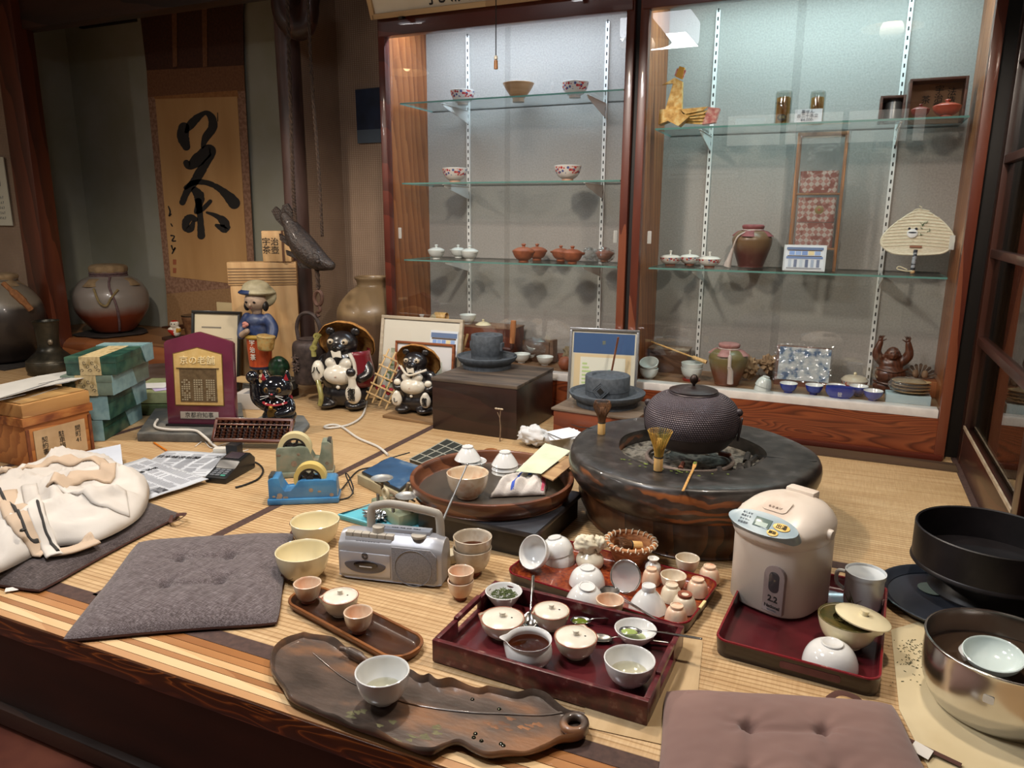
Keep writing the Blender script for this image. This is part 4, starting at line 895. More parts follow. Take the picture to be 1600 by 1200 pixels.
# ================================================================ RADIO
p0, p1 = G(530, 903), G(690, 921); rr = atan2(p1.y-p0.y, p1.x-p0.x); RL = (p1-p0).length
hr = (zat(843, p0)+zat(846, p1))/2*1.0; DR_ = .085
ra = thing('cassette_radio', 'silver portable cassette radio with carrying handle beside the stacked cups', 'radio', (p0.x, p0.y, 0), rr)
SIL = pm('silver plastic', '#a3a3a8', '#adadb1', 3, .32, met=.35); SIL2 = plain('pale silver trim', '#b9bac0', .25, .4); GRILL = pm('grey speaker grille', '#77777c', '#8b8b90', 260, .5, bmp=.6, bsc=700, bd=.001)
CRM = plain('beige grey plastic', '#a8a195', .4)
pro = sp([(0.0, .006), (.004, .0), (DR_-.01, 0), (DR_, .02), (DR_-.006, hr*.8), (DR_-.03, hr), (.03, hr), (.010, hr*.86), (.0, hr*.7)], 3, True)
s = M(); n = 14
rg = []
for i in range(n+1):
 x = RL*i/n; e = min(i, n-i)/n; k = 1-.10*max(0, 1-e/.10)**2
 rg.append([(x, DR_/2+(y-DR_/2)*k, hr/2*0+(z)*k+(1-k)*hr*.3) for y, z in pro])
s.rings(rg); s.build('case', SIL, ra, 50)
M().box((RL*.265, .001, hr*.33), (RL*.5, .008, hr*.54), bev=.004).build('cassette_door', SIL2, ra)
M().prism([(RL*.27+.058*cos(t), hr*.28+.024*sin(t)*(1 if sin(t) < 0 else .45)) for t in [i*2*pi/30 for i in range(30)]], 0, .006, Tr(0, .001, .006) @ Rx(pi/2), bev=.001).build('door_recess', plain('dark grey plastic', '#5c5b62', .35), ra)
M().prism([(RL*.28+.034*cos(t), hr*.29+.010*sin(t)) for t in [i*2*pi/24 for i in range(24)]], 0, .0075, Tr(0, .0008, .006) @ Rx(pi/2)).build('cassette_window', plain('black window', '#1b1b1f', .1, coat=.5), ra)
M().box((RL*.28, -.0072, hr*.30), (.035, .0006, .003)).build('tape_mark', plain('white print', '#c9c9cc', .5), ra)
s = M(); k = [(RL*.53, hr*.04), (RL*.93, hr*.04), (RL*.955, hr*.12), (RL*.955, hr*.66), (RL*.90, hr*.80), (RL*.53, hr*.80)]
s.prism(k, 0, .004, Tr(0, .001, 0) @ Rx(pi/2), bev=.001); g = s.build('speaker_grille', GRILL, ra)
M().tube([(RL*.735+.05*cos(t), -.0035, hr*.36+.05*sin(t)) for t in [i*2*pi/40 for i in range(40)]], .001, 6, closed=True).build('speaker_ring', GRILL, g)
dt = Tr(RL*.29, .0065, hr*.76) @ Rx(radians(75))
M().prism([(-.06, -.022), (.06, -.022), (.066, .018), (-.066, .018)], -.01, .002, dt, bev=.003).build('tuning_dial', SIL2, ra)
M().box((0, -.002, .0024), (.105, .008, .001), dt).build('dial_scale', plain('white scale', '#d3d2cc', .4), ra)
text('FM 76 80 84 88 92 96 100', .0062, INK, ra, (0, .008, .0024), (0, 0, 0), T=dt); text('AM 54 60 70 80 100 120 160', .0058, INK, ra, (0, -.012, .0024), (0, 0, 0), T=dt)
M().box((-.018, -.002, .003), (.004, .010, .001), dt).build('dial_needle', plain('amber needle', '#c9a14a', .4), ra)
s = M()
for i in range(6): M().box((RL*.10+i*.0225, .022, hr*.93), (.0215, .02, .016), Tr(0, 0, 0), .002).build('cassette_key', CRM, ra)
M().box((RL*.58, DR_*.55, hr+.004), (RL*.56, .03, .014), bev=.004).build('top_strip', pm('pale silver strip', '#aab0bb', '#b7bcc6', 4, .25, met=.4), ra)
text('RADIO   TAPE   BASS   TREBLE', .006, INK, ra, (RL*.62, DR_*.5, hr+.0114), (0, 0, 0))
M().lathe([(0, 0), (.017, 0), (.016, .016), (0, .017)], 20, Tr(RL*.36, .035, hr-.002)).build('mode_knob', CRM, ra)
M().lathe([(0, 0), (.02, 0), (.02, .006), (0, .006)], 24, Tr(RL*.76, .028, hr-.002)).build('volume_wheel', CRM, ra)
s = M(); hx_ = [(.075, hr*.9), (.078, hr+.052), (.10, hr+.066), (RL*.5, hr+.072), (RL*.86, hr+.06), (RL*.93, hr+.045), (RL*.94, hr*.9)]
s.tube([(x-.0, DR_*.62, z) for x, z in sp(hx_, 5)], .0085, 10, flat=1.35); s.build('carry_handle', CRM, ra)
base = V3((RL*.9, DR_*.8, hr));
Mi = (Tr(p0.x, p0.y, 0) @ Rz(rr)).inverted()
tipw = VY(730, 730, p1.y+.17); tip = Mi @ tipw
s = M(); s.tube([base, base+(tip-base)*.5], .0032, 8); s.tube([base+(tip-base)*.5, base+(tip-base)*.99], .0022, 8); s.build('antenna', plain('satin steel', '#c2c2bf', .4, .9), ra)
M().ball(tip, .004).build('antenna_tip', STEEL, ra)
text('ϟ', .013, INK, ra, (RL*.27, -.0036, hr*.535));
M().tube([(RL*.27+.0085*cos(t), -.0036, hr*.535+.0085*sin(t)) for t in [i*2*pi/24 for i in range(24)]], .0006, 4, closed=True).build('door_emblem', INK, ra)
P_ = [(.004, DR_*.9, .01), (-.02, DR_*1.3, .004), (-.01, DR_*2.2, .0035), (.03, DR_*2.6, .0035)]
M().tube(sp(P_, 6), .003, 6).build('power_cord', plain('black rubber', '#141212', .5), ra)
# ============================================================= HIBACHI
ht = .235
bh = G(1078, 700, ht); bh.z = 0
HB = thing('log_brazier', 'massive hollowed black log brazier with ash pit holding the iron kettle', 'brazier', bh)
rh = 191*mpp(V3((bh.x, bh.y, ht)))
def charred():
 m, t, b = nt('charred polished log'); b.inputs['Roughness'].default_value = .38; b.inputs['Coat Weight'].default_value = .25
 v = coords(t, (1, 1, 2.2)); n = N(t, 'ShaderNodeTexNoise', Scale=3.2, Detail=5.); t.links.new(v, n.inputs['Vector'])
 w_ = N(t, 'ShaderNodeTexWave', Scale=10., Distortion=9., Detail=3.); w_.bands_direction = 'Z'; t.links.new(coords(t, (.7, .7, 1)), w_.inputs['Vector'])
 sep = N(t, 'ShaderNodeSeparateXYZ'); tc = N(t, 'ShaderNodeTexCoord'); t.links.new(tc.outputs['Object'], sep.inputs[0])
 side = N(t, 'ShaderNodeMapRange'); side.inputs['From Min'].default_value = ht-.012; side.inputs['From Max'].default_value = ht-.022; side.clamp = True; t.links.new(sep.outputs['Z'], side.inputs['Value'])
 cr = ramp(t, n.outputs['Fac'], [(.47, (0, 0, 0, 1)), (.58, (1, 1, 1, 1))]); wr = ramp(t, w_.outputs['Fac'], [(.35, (.1, .1, .1, 1)), (.65, (1, 1, 1, 1))])
 mu = N(t, 'ShaderNodeMixRGB', blend_type='MULTIPLY'); mu.inputs['Fac'].default_value = 1; t.links.new(cr, mu.inputs['Color1']); t.links.new(wr, mu.inputs['Color2'])
 m3 = N(t, 'ShaderNodeMath', operation='MULTIPLY'); t.links.new(mu.outputs[0], m3.inputs[0]); t.links.new(side.outputs[0], m3.inputs[1])
 mx = N(t, 'ShaderNodeMixRGB'); t.links.new(m3.outputs[0], mx.inputs['Fac']); mx.inputs['Color2'].default_value = hx('#94552a')
 n4 = N(t, 'ShaderNodeTexNoise', Scale=22., Detail=4.); t.links.new(v, n4.inputs['Vector']); t.links.new(ramp(t, n4.outputs['Fac'], [(.3, '#181412'), (.55, '#2c2825'), (.75, '#454140')]), mx.inputs['Color1'])
 t.links.new(mx.outputs[0], b.inputs['Base Color']); bump(t, b, w_.outputs['Fac'], .25, .003); return m
CHAR = charred()
BARK = wood('brown grooved log', '#1d100b', '#3d2416', 9, 'Z', .4, coat=.2, dist=9, bmp=.4, c3='#5c3a22')
wobh = lambda a_, z: 1+.012*sin(a_*3+1)+.008*sin(a_*7)
rin = 113*mpp(V3((bh.x, bh.y, ht)))
M().lathe(sp([(rh*.80, ht-.135), (rh*.90, ht-.115), (rh*.975, ht-.075), (rh*1.0, ht-.04), (rh*.985, ht-.012), (rh*.95, ht-.001), (rh*.85, ht+.003), (rin*1.03, ht+.0), (rin, ht-.006), (rin*.985, ht-.05), (rin*.97, ht-.075)], 4), 96, wob=wobh).build('top_ring', CHAR, HB, 60)
M().lathe(sp([(0, 0), (rh*.74, 0), (rh*.80, .012), (rh*.87, ht*.3), (rh*.87, ht*.48), (rh*.84, ht*.58), (rh*.76, ht*.64)], 4), 96, wob=lambda a_, z: 1+.016*sin(a_*4)+.010*sin(a_*9+2)).build('lower_log', BARK, HB, 60)
ASH = pm('grey ash and charcoal', '#4b443b', '#857d70', 30, .95, bmp=.7, bsc=70, bd=.006, c3='#2a231d')
s = M(); s.grid(lambda u, v: (rin*.975*u*cos(v*2*pi), rin*.975*u*sin(v*2*pi), ht-.06+.012*noise.noise(V3((u*cos(v*2*pi)*4, u*sin(v*2*pi)*4, 1)))*(1 if u < .98 else 0)+.018*u*u), 24, 64)
l = s.build('ash_bed', ASH, HB, 180, weld=1e-6)
s = M(); s.tube([(rin*.58*cos(i*2*pi/40), rin*.58*sin(i*2*pi/40), ht-.035) for i in range(40)], .007, 8, closed=True); s.build('trivet_ring', pm('rusty grey iron', '#5a4d46', '#76675d', 30, .7), HB)
for a_ in (.5, 2.6, 4.7): M().tube([(rin*.58*cos(a_), rin*.58*sin(a_), ht-.03), (rin*.42*cos(a_), rin*.42*sin(a_), ht-.022)], [.009, .007], 8).build('trivet_lug', pm('rust', '#5a2f20', '#7a4630', 30, .8), HB)
for i in range(9):
 a_ = -.75+.14*i+R.uniform(-.1, .1); r = rin*R.uniform(.7, .9)
 M().tube([(r*cos(a_), r*sin(a_), ht-.045), (r*cos(a_)+R.uniform(-.02, .02), r*sin(a_)+.045, ht-.03)], [.011, .009], 7).build('charcoal_stick', pm('charcoal', '#1c1815', '#4a433d', 30, .9), HB)
MATCHA = pm('green matcha dust', '#4d5a24', '#6d7a35', 60, .9)
s = M()
for i in range(230):
 t_ = R.gauss(0, 1); p = G(1048+t_*28, 728+t_*4+R.gauss(0, 5), ht)-bh; r = sqrt(p.x**2+p.y**2)
 if rin*1.04 < r < rh*.94: s.ball((p.x, p.y, ht+.0028), (R.uniform(.002, .007), R.uniform(.0015, .005), .0008), u=6, v=4)
l = s.build('matcha_dust', MATCHA, HB); l['kind'] = 'stuff'
for P_, wdt in (([(1175, 712), (1215, 716), (1245, 722), (1276, 722)], .002), ([(893, 664), (905, 668), (925, 670)], .003)):
 pp = [G(x, y, ht+.0015)-bh for x, y in P_]; M().tube(pp, [wdt*.5]+[wdt]*(len(pp)-1), 5, flat=.5).build('crack', plain('black crack', '#050404', .9), HB)
# iron kettle
kk = bh.copy(); kk.z = ht+.008; kc = G(1076, 668, ht); kk.x, kk.y = bh.x, bh.y
rk = 72.5*mpp(V3((bh.x, bh.y, ht+.06)))
def knob_iron():
 m, t, b = nt('hobnail cast iron'); b.inputs['Roughness'].default_value = .42; b.inputs['Metallic'].default_value = .45; b.inputs['Base Color'].default_value = hx('#544b51')
 tc = N(t, 'ShaderNodeTexCoord'); mp = N(t, 'ShaderNodeMapping'); mp.inputs['Scale'].default_value = (1, 1, 1); t.links.new(tc.outputs['UV'], mp.inputs['Vector'])
 vo = N(t, 'ShaderNodeTexVoronoi', Scale=1.); vo.inputs['Randomness'].default_value = 0.; t.links.new(mp.outputs['Vector'], vo.inputs['Vector'])
 bump(t, b, vo.outputs['Distance'], 1., .004); b.inputs['Normal'].links[0].from_node.invert = True
 t.links.new(ramp(t, vo.outputs['Distance'], [(.0, '#7a6f76'), (.35, '#50474d'), (.6, '#322b2f')]), b.inputs['Base Color']); return m
IK = plain('smooth dark iron', '#3a3234', .42, .4); KN = knob_iron()
ke = thing('iron_kettle', 'round hobnailed cast iron kettle sitting in the log brazier', 'kettle', kk)
hk2 = zat(613, kk)-kk.z
kp = sp([(rk*.4, 0), (rk*.72, .006), (rk*.90, hk2*.22), (rk*.97, hk2*.34), (rk*1.0, hk2*.5), (rk*.97, hk2*.68), (rk*.86, hk2*.84), (rk*.68, hk2*.95), (rk*.5, hk2*1.0)], 5)
cut = next(i for i, q in enumerate(kp) if q[1] > hk2*.3)
M().lathe([(0, 0)]+kp[:cut+1], 64).build('base', IK, ke, 60)
s = M(); s.lathe(kp[cut:], 96); kb_ = s.build('body', KN, ke, 180)
uv = kb_.data.uv_layers.new(name='UVMap'); L_ = 0.; ls = [0.]
for q, w_ in zip(kp[cut:], kp[cut+1:]): ls.append(ls[-1]+math.hypot(w_[0]-q[0], w_[1]-q[1]))
zs = [q[1] for q in kp[cut:]]
for f in kb_.data.polygons:
 an = [atan2(kb_.data.vertices[kb_.data.loops[l].vertex_index].co.y, kb_.data.vertices[kb_.data.loops[l].vertex_index].co.x) for l in f.loop_indices]
 if max(an)-min(an) > pi: an = [x+2*pi if x < 0 else x for x in an]
 for l, x in zip(f.loop_indices, an):
  z = kb_.data.vertices[kb_.data.loops[l].vertex_index].co.z; k = min(range(len(zs)), key=lambda j: abs(zs[j]-z)); v_ = ls[k]/.0062
  uv.data[l].uv = (x/(2*pi)*124+v_*.5, v_)
M().lathe([(rk*.5, hk2*.985), (rk*.52, hk2*1.01), (rk*.5, hk2*1.03), (rk*.46, hk2*1.03), (rk*.45, hk2*.98)], 48).build('mouth_rim', IK, ke, 50)
ld = M().lathe(sp([(rk*.485, hk2*1.03), (rk*.50, hk2*1.04), (rk*.49, hk2*1.055), (rk*.3, hk2*1.10), (rk*.05, hk2*1.12), (0, hk2*1.12)], 3), 48).build('lid', plain('bronze brown lid', '#3b2f2d', .35, .6), ke, 60)
M().lathe(sp([(.004, hk2*1.11), (.005, hk2*1.15), (.012, hk2*1.2), (.013, hk2*1.26), (.006, hk2*1.32), (0, hk2*1.33)], 3), 16).build('lid_knob', plain('dark bronze', '#2a1d18', .4, .6), ld, 60)
for s_ in (-1, 1):
 x = s_*rk*.97; M().ball((x, 0, hk2*.72), (.012, .009, .012)).build('lug', IK, ke)
 M().tube([(x+s_*(.006+.004*cos(t)), .016*sin(t)*.5, hk2*.42+.036*cos(t)) for t in [i*2*pi/20 for i in range(20)]], .0032, 7, closed=True).build('ring_handle', IK, ke)
for v_ in ke.children: pass
ke.rotation_euler = (0, 0, radians(-2))
p = G(939, 680, ht); whisk('brown-tipped bamboo whisk standing on the brazier rim at its far end', V3((p.x, p.y, ht+.0035)), .039, .114, .0285, TINB, curl=True)
p = G(1028, 738, ht); whisk('yellow-green bamboo whisk standing before the iron kettle', V3((p.x, p.y, ht+.0035)), .039, .118, .032, TINY)
p, q = G(1067, 766, ht+.008), G(1086, 727, ht+.006)
sc_ = thing('tea_scoop', 'thin bamboo tea scoop lying on the front edge of the brazier', 'tea scoop', (p.x, p.y, ht+.004))
d = V3((q.x-p.x, q.y-p.y, 0)); M().tube(sp([(0, 0, .002), tuple(d*.5+V3((0, 0, .004))), tuple(d*.85+V3((0, 0, .003))), tuple(d+V3((0, 0, .010)))], 4), [.0035]*9+[.0055]*4, 8, flat=.35).build('handle', wood('dry bamboo', '#b08448', '#c89c5e', 30, 'Z', .5), sc_)
M().ball(tuple(d+V3((0, 0, .009))), (.006, .011, .003), u=10, v=6).build('scoop_end', MATCHA, sc_)
# ============================================================== ROUND TRAY
zs_ = .085
pa, pb, pc_ = G(645, 792, zs_), G(834, 832, zs_), G(905, 752, zs_)
rzb = atan2(pb.y-pa.y, pb.x-pa.x); Lb = (pb-pa).length; Wb = .36
bx = thing('low_stand', 'low black lacquered stand under the round wooden tray', 'stand', (pa.x, pa.y, 0), rzb)
BLT = pm('scuffed black lacquer top', '#26262a', '#38393e', 12, .3, coat=.3)
M().box((Lb/2, Wb/2, zs_-.008), (Lb, Wb, .016), bev=.002).build('stand_top', BLT, bx)
M().box((Lb/2, Wb/2, (zs_-.017)/2+.0005), (Lb-.02, Wb-.02, zs_-.018)).build('stand_body', plain('black lacquer body', '#141010', .4, coat=.2), bx)
rc = G(769, 742, zs_+.055); rt = 128*mpp(rc)
RT = thing('round_tray', 'large round turned wooden tray with high rim holding cups and a towel', 'tray', (rc.x, rc.y, zs_+.0006))
RTW = wood('turned reddish wood', '#3d2013', '#5f3520', 6, 'X', .35, coat=.25, c3='#73452b')
M().lathe(sp([(0, 0), (rt*.86, 0), (rt*.93, .008), (rt*.985, .03), (rt*1.0, .05)], 4)+sp([(rt*.995, .0545), (rt*.965, .0555), (rt*.945, .052), (rt*.93, .03), (rt*.90, .013)], 3)+[(rt*.895, .0125)], 96).build('rim', RTW, RT, 60)
M().lathe([(rt*.899, .0125), (rt*.4, .012), (0, .012)], 96).build('tray_floor', pm('grey worn tray floor', '#3a322b', '#4d443b', 6, .35, coat=.2, stretch=(1, .3, 1)), RT)
Zt = zs_+.0128
simple_bowl('tea_bowl', 'large peach crackled tea bowl in the round tray behind the radio antenna', 'bowl', 731, 738, 66, 772, Zt, pm('peach crackle glaze', '#cdb79a', '#d9c8b0', 18, .25, coat=.5, c3='#c79a78'), fr=.5, fh=.1, rd=.85, liq=plain('pale tan tea', '#c5a57c', .05, coat=.4), liqh=.3)
def cone_stack(cx, yb, n, labs, dz, low=None):
 b = G(cx, yb, Zt)
 z = Zt
 if low: simple_bowl('teacup', low, 'cup', 0, 0, 0, 0, 0, PORC, None, .42, .12, .5, loc=(b.x, b.y, Zt), dims=(.046, .03)); z += .031
 for i in range(n):
  o = simple_bowl('teacup', labs[i], 'cup', 0, 0, 0, 0, 0, PORC2 if i == 0 and n > 2 else PORC, 'overturned conical cups', .43, .12, .15, loc=(b.x, b.y, z+i*dz+.046), dims=(.046, .046)); o.rotation_euler = (pi, 0, 0)
cone_stack(731, 733, 1, ['white conical cup overturned on top of an upright bowl in the round tray'], 0, 'white bowl upright beneath an overturned cup in the round tray')
cone_stack(789, 738, 3, ['pale cup overturned at the bottom of the three stacked in the round tray', 'white conical cup overturned in the middle of the three stacked', 'white conical cup overturned on top of the three stacked'], .014)
o = thing('wicker_basket', 'tiny woven basket behind the three stacked white cups', 'basket', G(768, 722, Zt))
M().lathe([(0, .001), (.022, .001), (.026, .03), (.024, .032), (.02, .004), (0, .003)], 24, wob=lambda a_, z: 1+.04*sin(a_*12)).build('body', WICK, o)
TOW = pm('white towel terry', '#bdb5ae', '#cdc6c0', 30, .95, bmp=.6, bsc=240)
tb_ = thing('towel', 'crumpled white towel with blue stripes in the round tray', 'towel', G(818, 768, Zt))
def sheet(name, pts, hfn, mat, parent, n=40, th=.002):
 q = [V3((p[0], p[1], 0)) for p in pts]; s = M()
 def fn(u, v):
  p = q[0]*(1-u)*(1-v)+q[1]*u*(1-v)+q[2]*u*v+q[3]*(1-u)*v; w_ = .012*noise.noise(V3((u*4, v*4, 5))); return (p.x+w_, p.y+w_, hfn(u, v))
 s.grid(fn, n, n); return s.build(name, mat, parent, 180, th)
def th_(u, v): e = min(u, 1-u, v, 1-v); return .004+min(1, e*7)**.6*(.030+.016*abs(noise.noise(V3((u*3.3, v*3.3, 9))))*2-.008*abs(noise.noise(V3((u*9, v*9, 2)))))
lo = [V3(G(x, y, Zt))-V3(tb_.location) for x, y in ((764, 779), (852, 775), (856, 744), (814, 742))]
sheet('cloth', lo, th_, TOW, tb_)
for k, (c_, u0) in enumerate((('#3d57b0', .36), ('#3d57b0', .52), ('#c4556f', .93))):
 s = M()
 def fs(u, v, u0=u0):
  uu = u0+u*.05; vv = .03+v*(.85 if u0 != .52 else .35)+(.5 if u0 == .52 else 0)*.9; vv = min(vv, .97)
  q = lo; p = q[0]*(1-uu)*(1-vv)+q[1]*uu*(1-vv)+q[2]*uu*vv+q[3]*(1-uu)*vv; w_ = .012*noise.noise(V3((uu*4, vv*4, 5))); return (p.x+w_, p.y+w_, th_(uu, vv)+.0022)
 s.grid(fs, 4, 30); s.build('stripe', plain('stripe %s' % c_, c_, .95), tb_, 180)
# boards and papers leaning over the tray's rim
def slab(name, label, cat, quad, zz, th, mat):
 q = [G(x, y, z) for (x, y), z in zip(quad, zz)]; c = sum(q, V3())/4
 s = M(); nrm = (q[1]-q[0]).cross(q[3]-q[0]).normalized()*th
 if nrm.z < 0: nrm = -nrm
 s.rings([[p-c for p in q], [p-c+nrm for p in q]]); o = s.build(name, mat, None, 30); o.location = c; return tag(o, label, cat)
slab('card', 'pale green printed card resting across the rim of the round tray', 'card', [(806, 738), (846, 742), (892, 706), (852, 694)], [zs_+.064]*2+[zs_+.08]*2, .0012, pm('pale green card', '#b9c0a4', '#c6ccb4', 12, .5))
slab('wooden_board', 'thin light wooden board resting on the rim of the round tray', 'board', [(846, 744), (864, 752), (901, 722), (896, 708)], [zs_+.056]*2+[zs_+.072]*2, .004, wood('light ply', '#94714b', '#ab8a61', 8, 'X', .6))
ts = thing('tissue', 'crumpled white tissue beside the brazier, behind the round tray', 'tissue', G(838, 698, .0))
crumple('paper', (0, 0, .045), (.075, .05, .04), pm('white tissue', '#c3c2c2', '#cdcdcd', 8, .9), ts, 11, .3, 1.9)
sl2 = thing('paper', 'white sheets of paper heaped beside the tissue next to the brazier', 'paper', G(876, 706, 0))
for i in range(3): M().box((0, 0, .072+i*.004), (.13, .1, .001), rotm(.06, .04*i-.05, .5+i*.3)).build('sheet', plain('white paper', '#d4d5d8', .8), sl2)
M().box((0, 0, .035), (.1, .08, .068)).build('paper_box', plain('grey paper box', '#8d8a82', .8), sl2)
# ================================================= MIDDLE: MILLS, FRAMES
DKB = wood('blackened box wood', '#1c0e0b', '#2d1712', 7, 'X', .4, coat=.2); DKT = pm('scuffed box top', '#2f2723', '#50453c', 25, .6, stretch=(.15, 1, 1), c3='#6b5a4a', lo=.3, hi=.75)
f_l, f_r, b_r = G(676, 670), G(807, 688), G(861, 648)
rzd = atan2(f_r.y-f_l.y, f_r.x-f_l.x); Ld = (f_r-f_l).length; Wd = (b_r-f_r).dot(V3((-sin(rzd), cos(rzd), 0)))
Wd -= .025; hd = (zat(587, f_l)+zat(606, f_r))/2
db = thing('wooden_box', 'large dark brown wooden box with worn top under the handled stone mill', 'box', (f_l.x, f_l.y, 0), rzd)
M().box((Ld/2, Wd/2, hd/2-.005), (Ld, Wd, hd-.01), bev=.006).build('body', DKB, db)
M().box((Ld/2, Wd/2, hd-.008), (Ld+.006, Wd+.006, .016), bev=.004).build('top_board', DKT, db)
STONE = pm('dark grey stone', '#3d434a', '#4d545c', 60, .75, bmp=.25, bsc=300)
def mill(label, cpx, cpy, wpl, wcyl, topy, z0, plates=True, rz=0.):
 c = G(cpx, cpy, z0); r = wpl*mpp(c)/2; rcy = wcyl*mpp(c)/2
 m = thing('stone_mill', label, 'stone mill', c, rz)
 M().lathe([(0, 0), (r*.80, 0), (r*.81, .012), (r*.80, .022), (r*.93, .034), (r*1.0, .052), (r*1.0, .058), (r*.96, .060), (r*.90, .050), (r*.62, .046), (0, .046)], 64).build('lower_stone', STONE, m, 40)
 zt = zat(topy, c)-z0
 M().lathe([(0, .045), (rcy, .045), (rcy, .052), (rcy*1.0, .066), (rcy*1.02, .068), (rcy*1.02, zt-.004), (rcy*.99, zt), (rcy*.74, zt), (rcy*.68, zt-.008), (rcy*.15, zt-.012), (0, zt-.02)], 56).build('upper_stone', STONE, m, 40)
 return m, r, rcy, zt
m1, r1, rc1, zt1 = mill('dark grey stone mill with upright wooden handle on the dark wooden box', 761, 574, 94, 49, 523, hd)
zb_ = zt1*.62
M().tube([(rc1*.9, .0, zb_), (rc1*1.65, .0, zb_-.004), (rc1*1.72, 0, zb_+.008), (rc1*1.74, 0, zb_+.03)], [.008, .008, .011, .009], 10).build('crank_arm', pm('rusty dark wood', '#2c1510', '#43211a', 20, .6), m1)
M().tube([(rc1*1.74, 0, zb_+.028), (rc1*1.80, .0, zb_+.10), (rc1*1.83, 0, zb_+.135)], [.0125, .0145, .0125], 14).build('handle', wood('turned handle wood', '#83522f', '#9c6a44', 14, 'Z', .4), m1)
for s_ in (-1, 1): M().box((s_*rc1*1.02, 0, zt1*.66), (.018, .03, .04), bev=.004).build('lug', STONE, m1)
f2l, f2r = G(868, 692), G(905, 700)
zb2 = .15; c2 = G(948, 632, zb2)
tb2 = thing('wooden_stand', 'brown wooden stand under the stone mill with the diamond socket', 'stand', (c2.x, c2.y, 0), radians(-4))
M().box((0.0, -.01, zb2/2-.004), (.36, .29, zb2-.008), bev=.004).build('body', wood('reddish box wood', '#5a2814', '#7c3c20', 6, 'X', .4), tb2)
M().box((0.0, -.01, zb2-.005), (.38, .30, .010), bev=.003).build('top_board', wood('grey brown board', '#574739', '#716050', 6, 'X', .6), tb2)
m2, r2, rc2, zt2 = mill('dark grey stone mill with diamond handle socket beside the log brazier', 948, 632, 118, 68, 586, zb2)
dm = Tr(0, -rc2*1.0, zt2*.60)
s = M(); s.prism([(.036, 0), (0, .036), (-.036, 0), (0, -.036)], -.012, .006, dm @ Rx(pi/2), bev=.002); s.build('diamond_plate', STONE, m2)
M().box((0, 0, 0), (.022, .016, .022), dm @ Tr(0, -.0005, 0) @ Ry(pi/4)).build('socket', plain('black hole', '#070606', .9), m2)
for k in (1, .72): M().tube([(.036*k*x, -.0065, .036*k*z) for x, z in ((1, 0), (0, 1), (-1, 0), (0, -1))], .0016, 6, T=dm, closed=True).build('diamond_line', STONE, m2)
# twig
tw = thing('dried_twig', 'thin dried twig standing in front of the dark wooden box', 'twig', G(781, 690))
b = G(781, 690); zt_ = zat(640, b)
M().tube(sp([(0, 0, .0), (.003, 0, zt_*.4), (0, 0, zt_*.7), (.004, 0, zt_)], 4), [.0028]*6+[.002]*7, 6).build('stem', pm('dry stem', '#6b5440', '#85705a', 40, .8), tw)
M().tube([(0, 0, zt_*.72), (-.012, 0, zt_*.9)], .0016, 5).build('side_stem', pm('dry stem', '#6b5440', '#85705a', 40, .8), tw)
s = M()
for dx in (-.016, -.004, .009): s.ball((dx, -.002, zt_+.002), (.008, .004, .004), u=8, v=6)
s.build('dried_petal', plain('dried petal', '#b8a78e', .8), tw)
# ---- framed pictures: bottom corners on the floor, leaning back
def framed(name, label, bl, br, ty, z0, lean, fw, fmat, mat_w, art, cat='picture', depth=.022, mw=None, mwcol='#d8d4c8', rz=None):
 a, b = GX(bl[0], bl[1], z0), GX(br[0], br[1], z0); L_ = (b-a).length; rz_ = atan2(b.y-a.y, b.x-a.x) if rz is None else rz
 mid = (a+b)/2; H_ = (zat(ty, mid)-z0)/cos(lean)
 for _ in range(6):
  top = V3((mid.x-sin(rz_)*sin(lean)*H_, mid.y+cos(rz_)*sin(lean)*H_, 0)); H_ = (zat(ty, top)-z0)/cos(lean)
 t = thing(name, label, cat, (a.x, a.y, z0), rot=(0, 0, rz_)); t.rotation_euler = Euler((-lean, 0, 0)).to_matrix().to_euler()
 t.matrix_world = Tr(a) @ Rz(rz_) @ Rx(-lean)
 M().box((L_/2, depth*.55, H_/2), (L_-fw*.5, depth*.5, H_-fw*.5)).build('backing_board', plain('brown backing', '#5a4634', .8), t)
 M().box((L_/2, depth*.27, H_/2), (L_-fw, .002, H_-fw)).build('mount_card', plain('mount %s' % mwcol, mwcol, .8), t)
 for c_, d in (((L_/2, 0, fw/2), (L_, depth, fw)), ((L_/2, 0, H_-fw/2), (L_, depth, fw)), ((fw/2, 0, H_/2), (fw, depth, H_-2*fw+.001)), ((L_-fw/2, 0, H_/2), (fw, depth, H_-2*fw+.001))):
  M().box((c_[0], depth/2-depth*.2, c_[2]), d, bev=.002).build('frame_bar', fmat, t)
 art(t, L_, H_, depth*.27-.0015)
 M().box((L_/2, depth*.1, H_/2), (L_-fw*1.2, .0015, H_-fw*1.2)).build('glass_pane', clear('picture glass', '#ffffff', 1.), t)
 return t, L_, H_
def rectp(t, x0, x1, z0, z1, y, cc, name='picture_area', mat=None): return M().box(((x0+x1)/2, y, (z0+z1)/2), (x1-x0, .0008, z1-z0)).build(name, mat or plain('ink %s' % cc, cc, .8), t)
SKETCH = {}
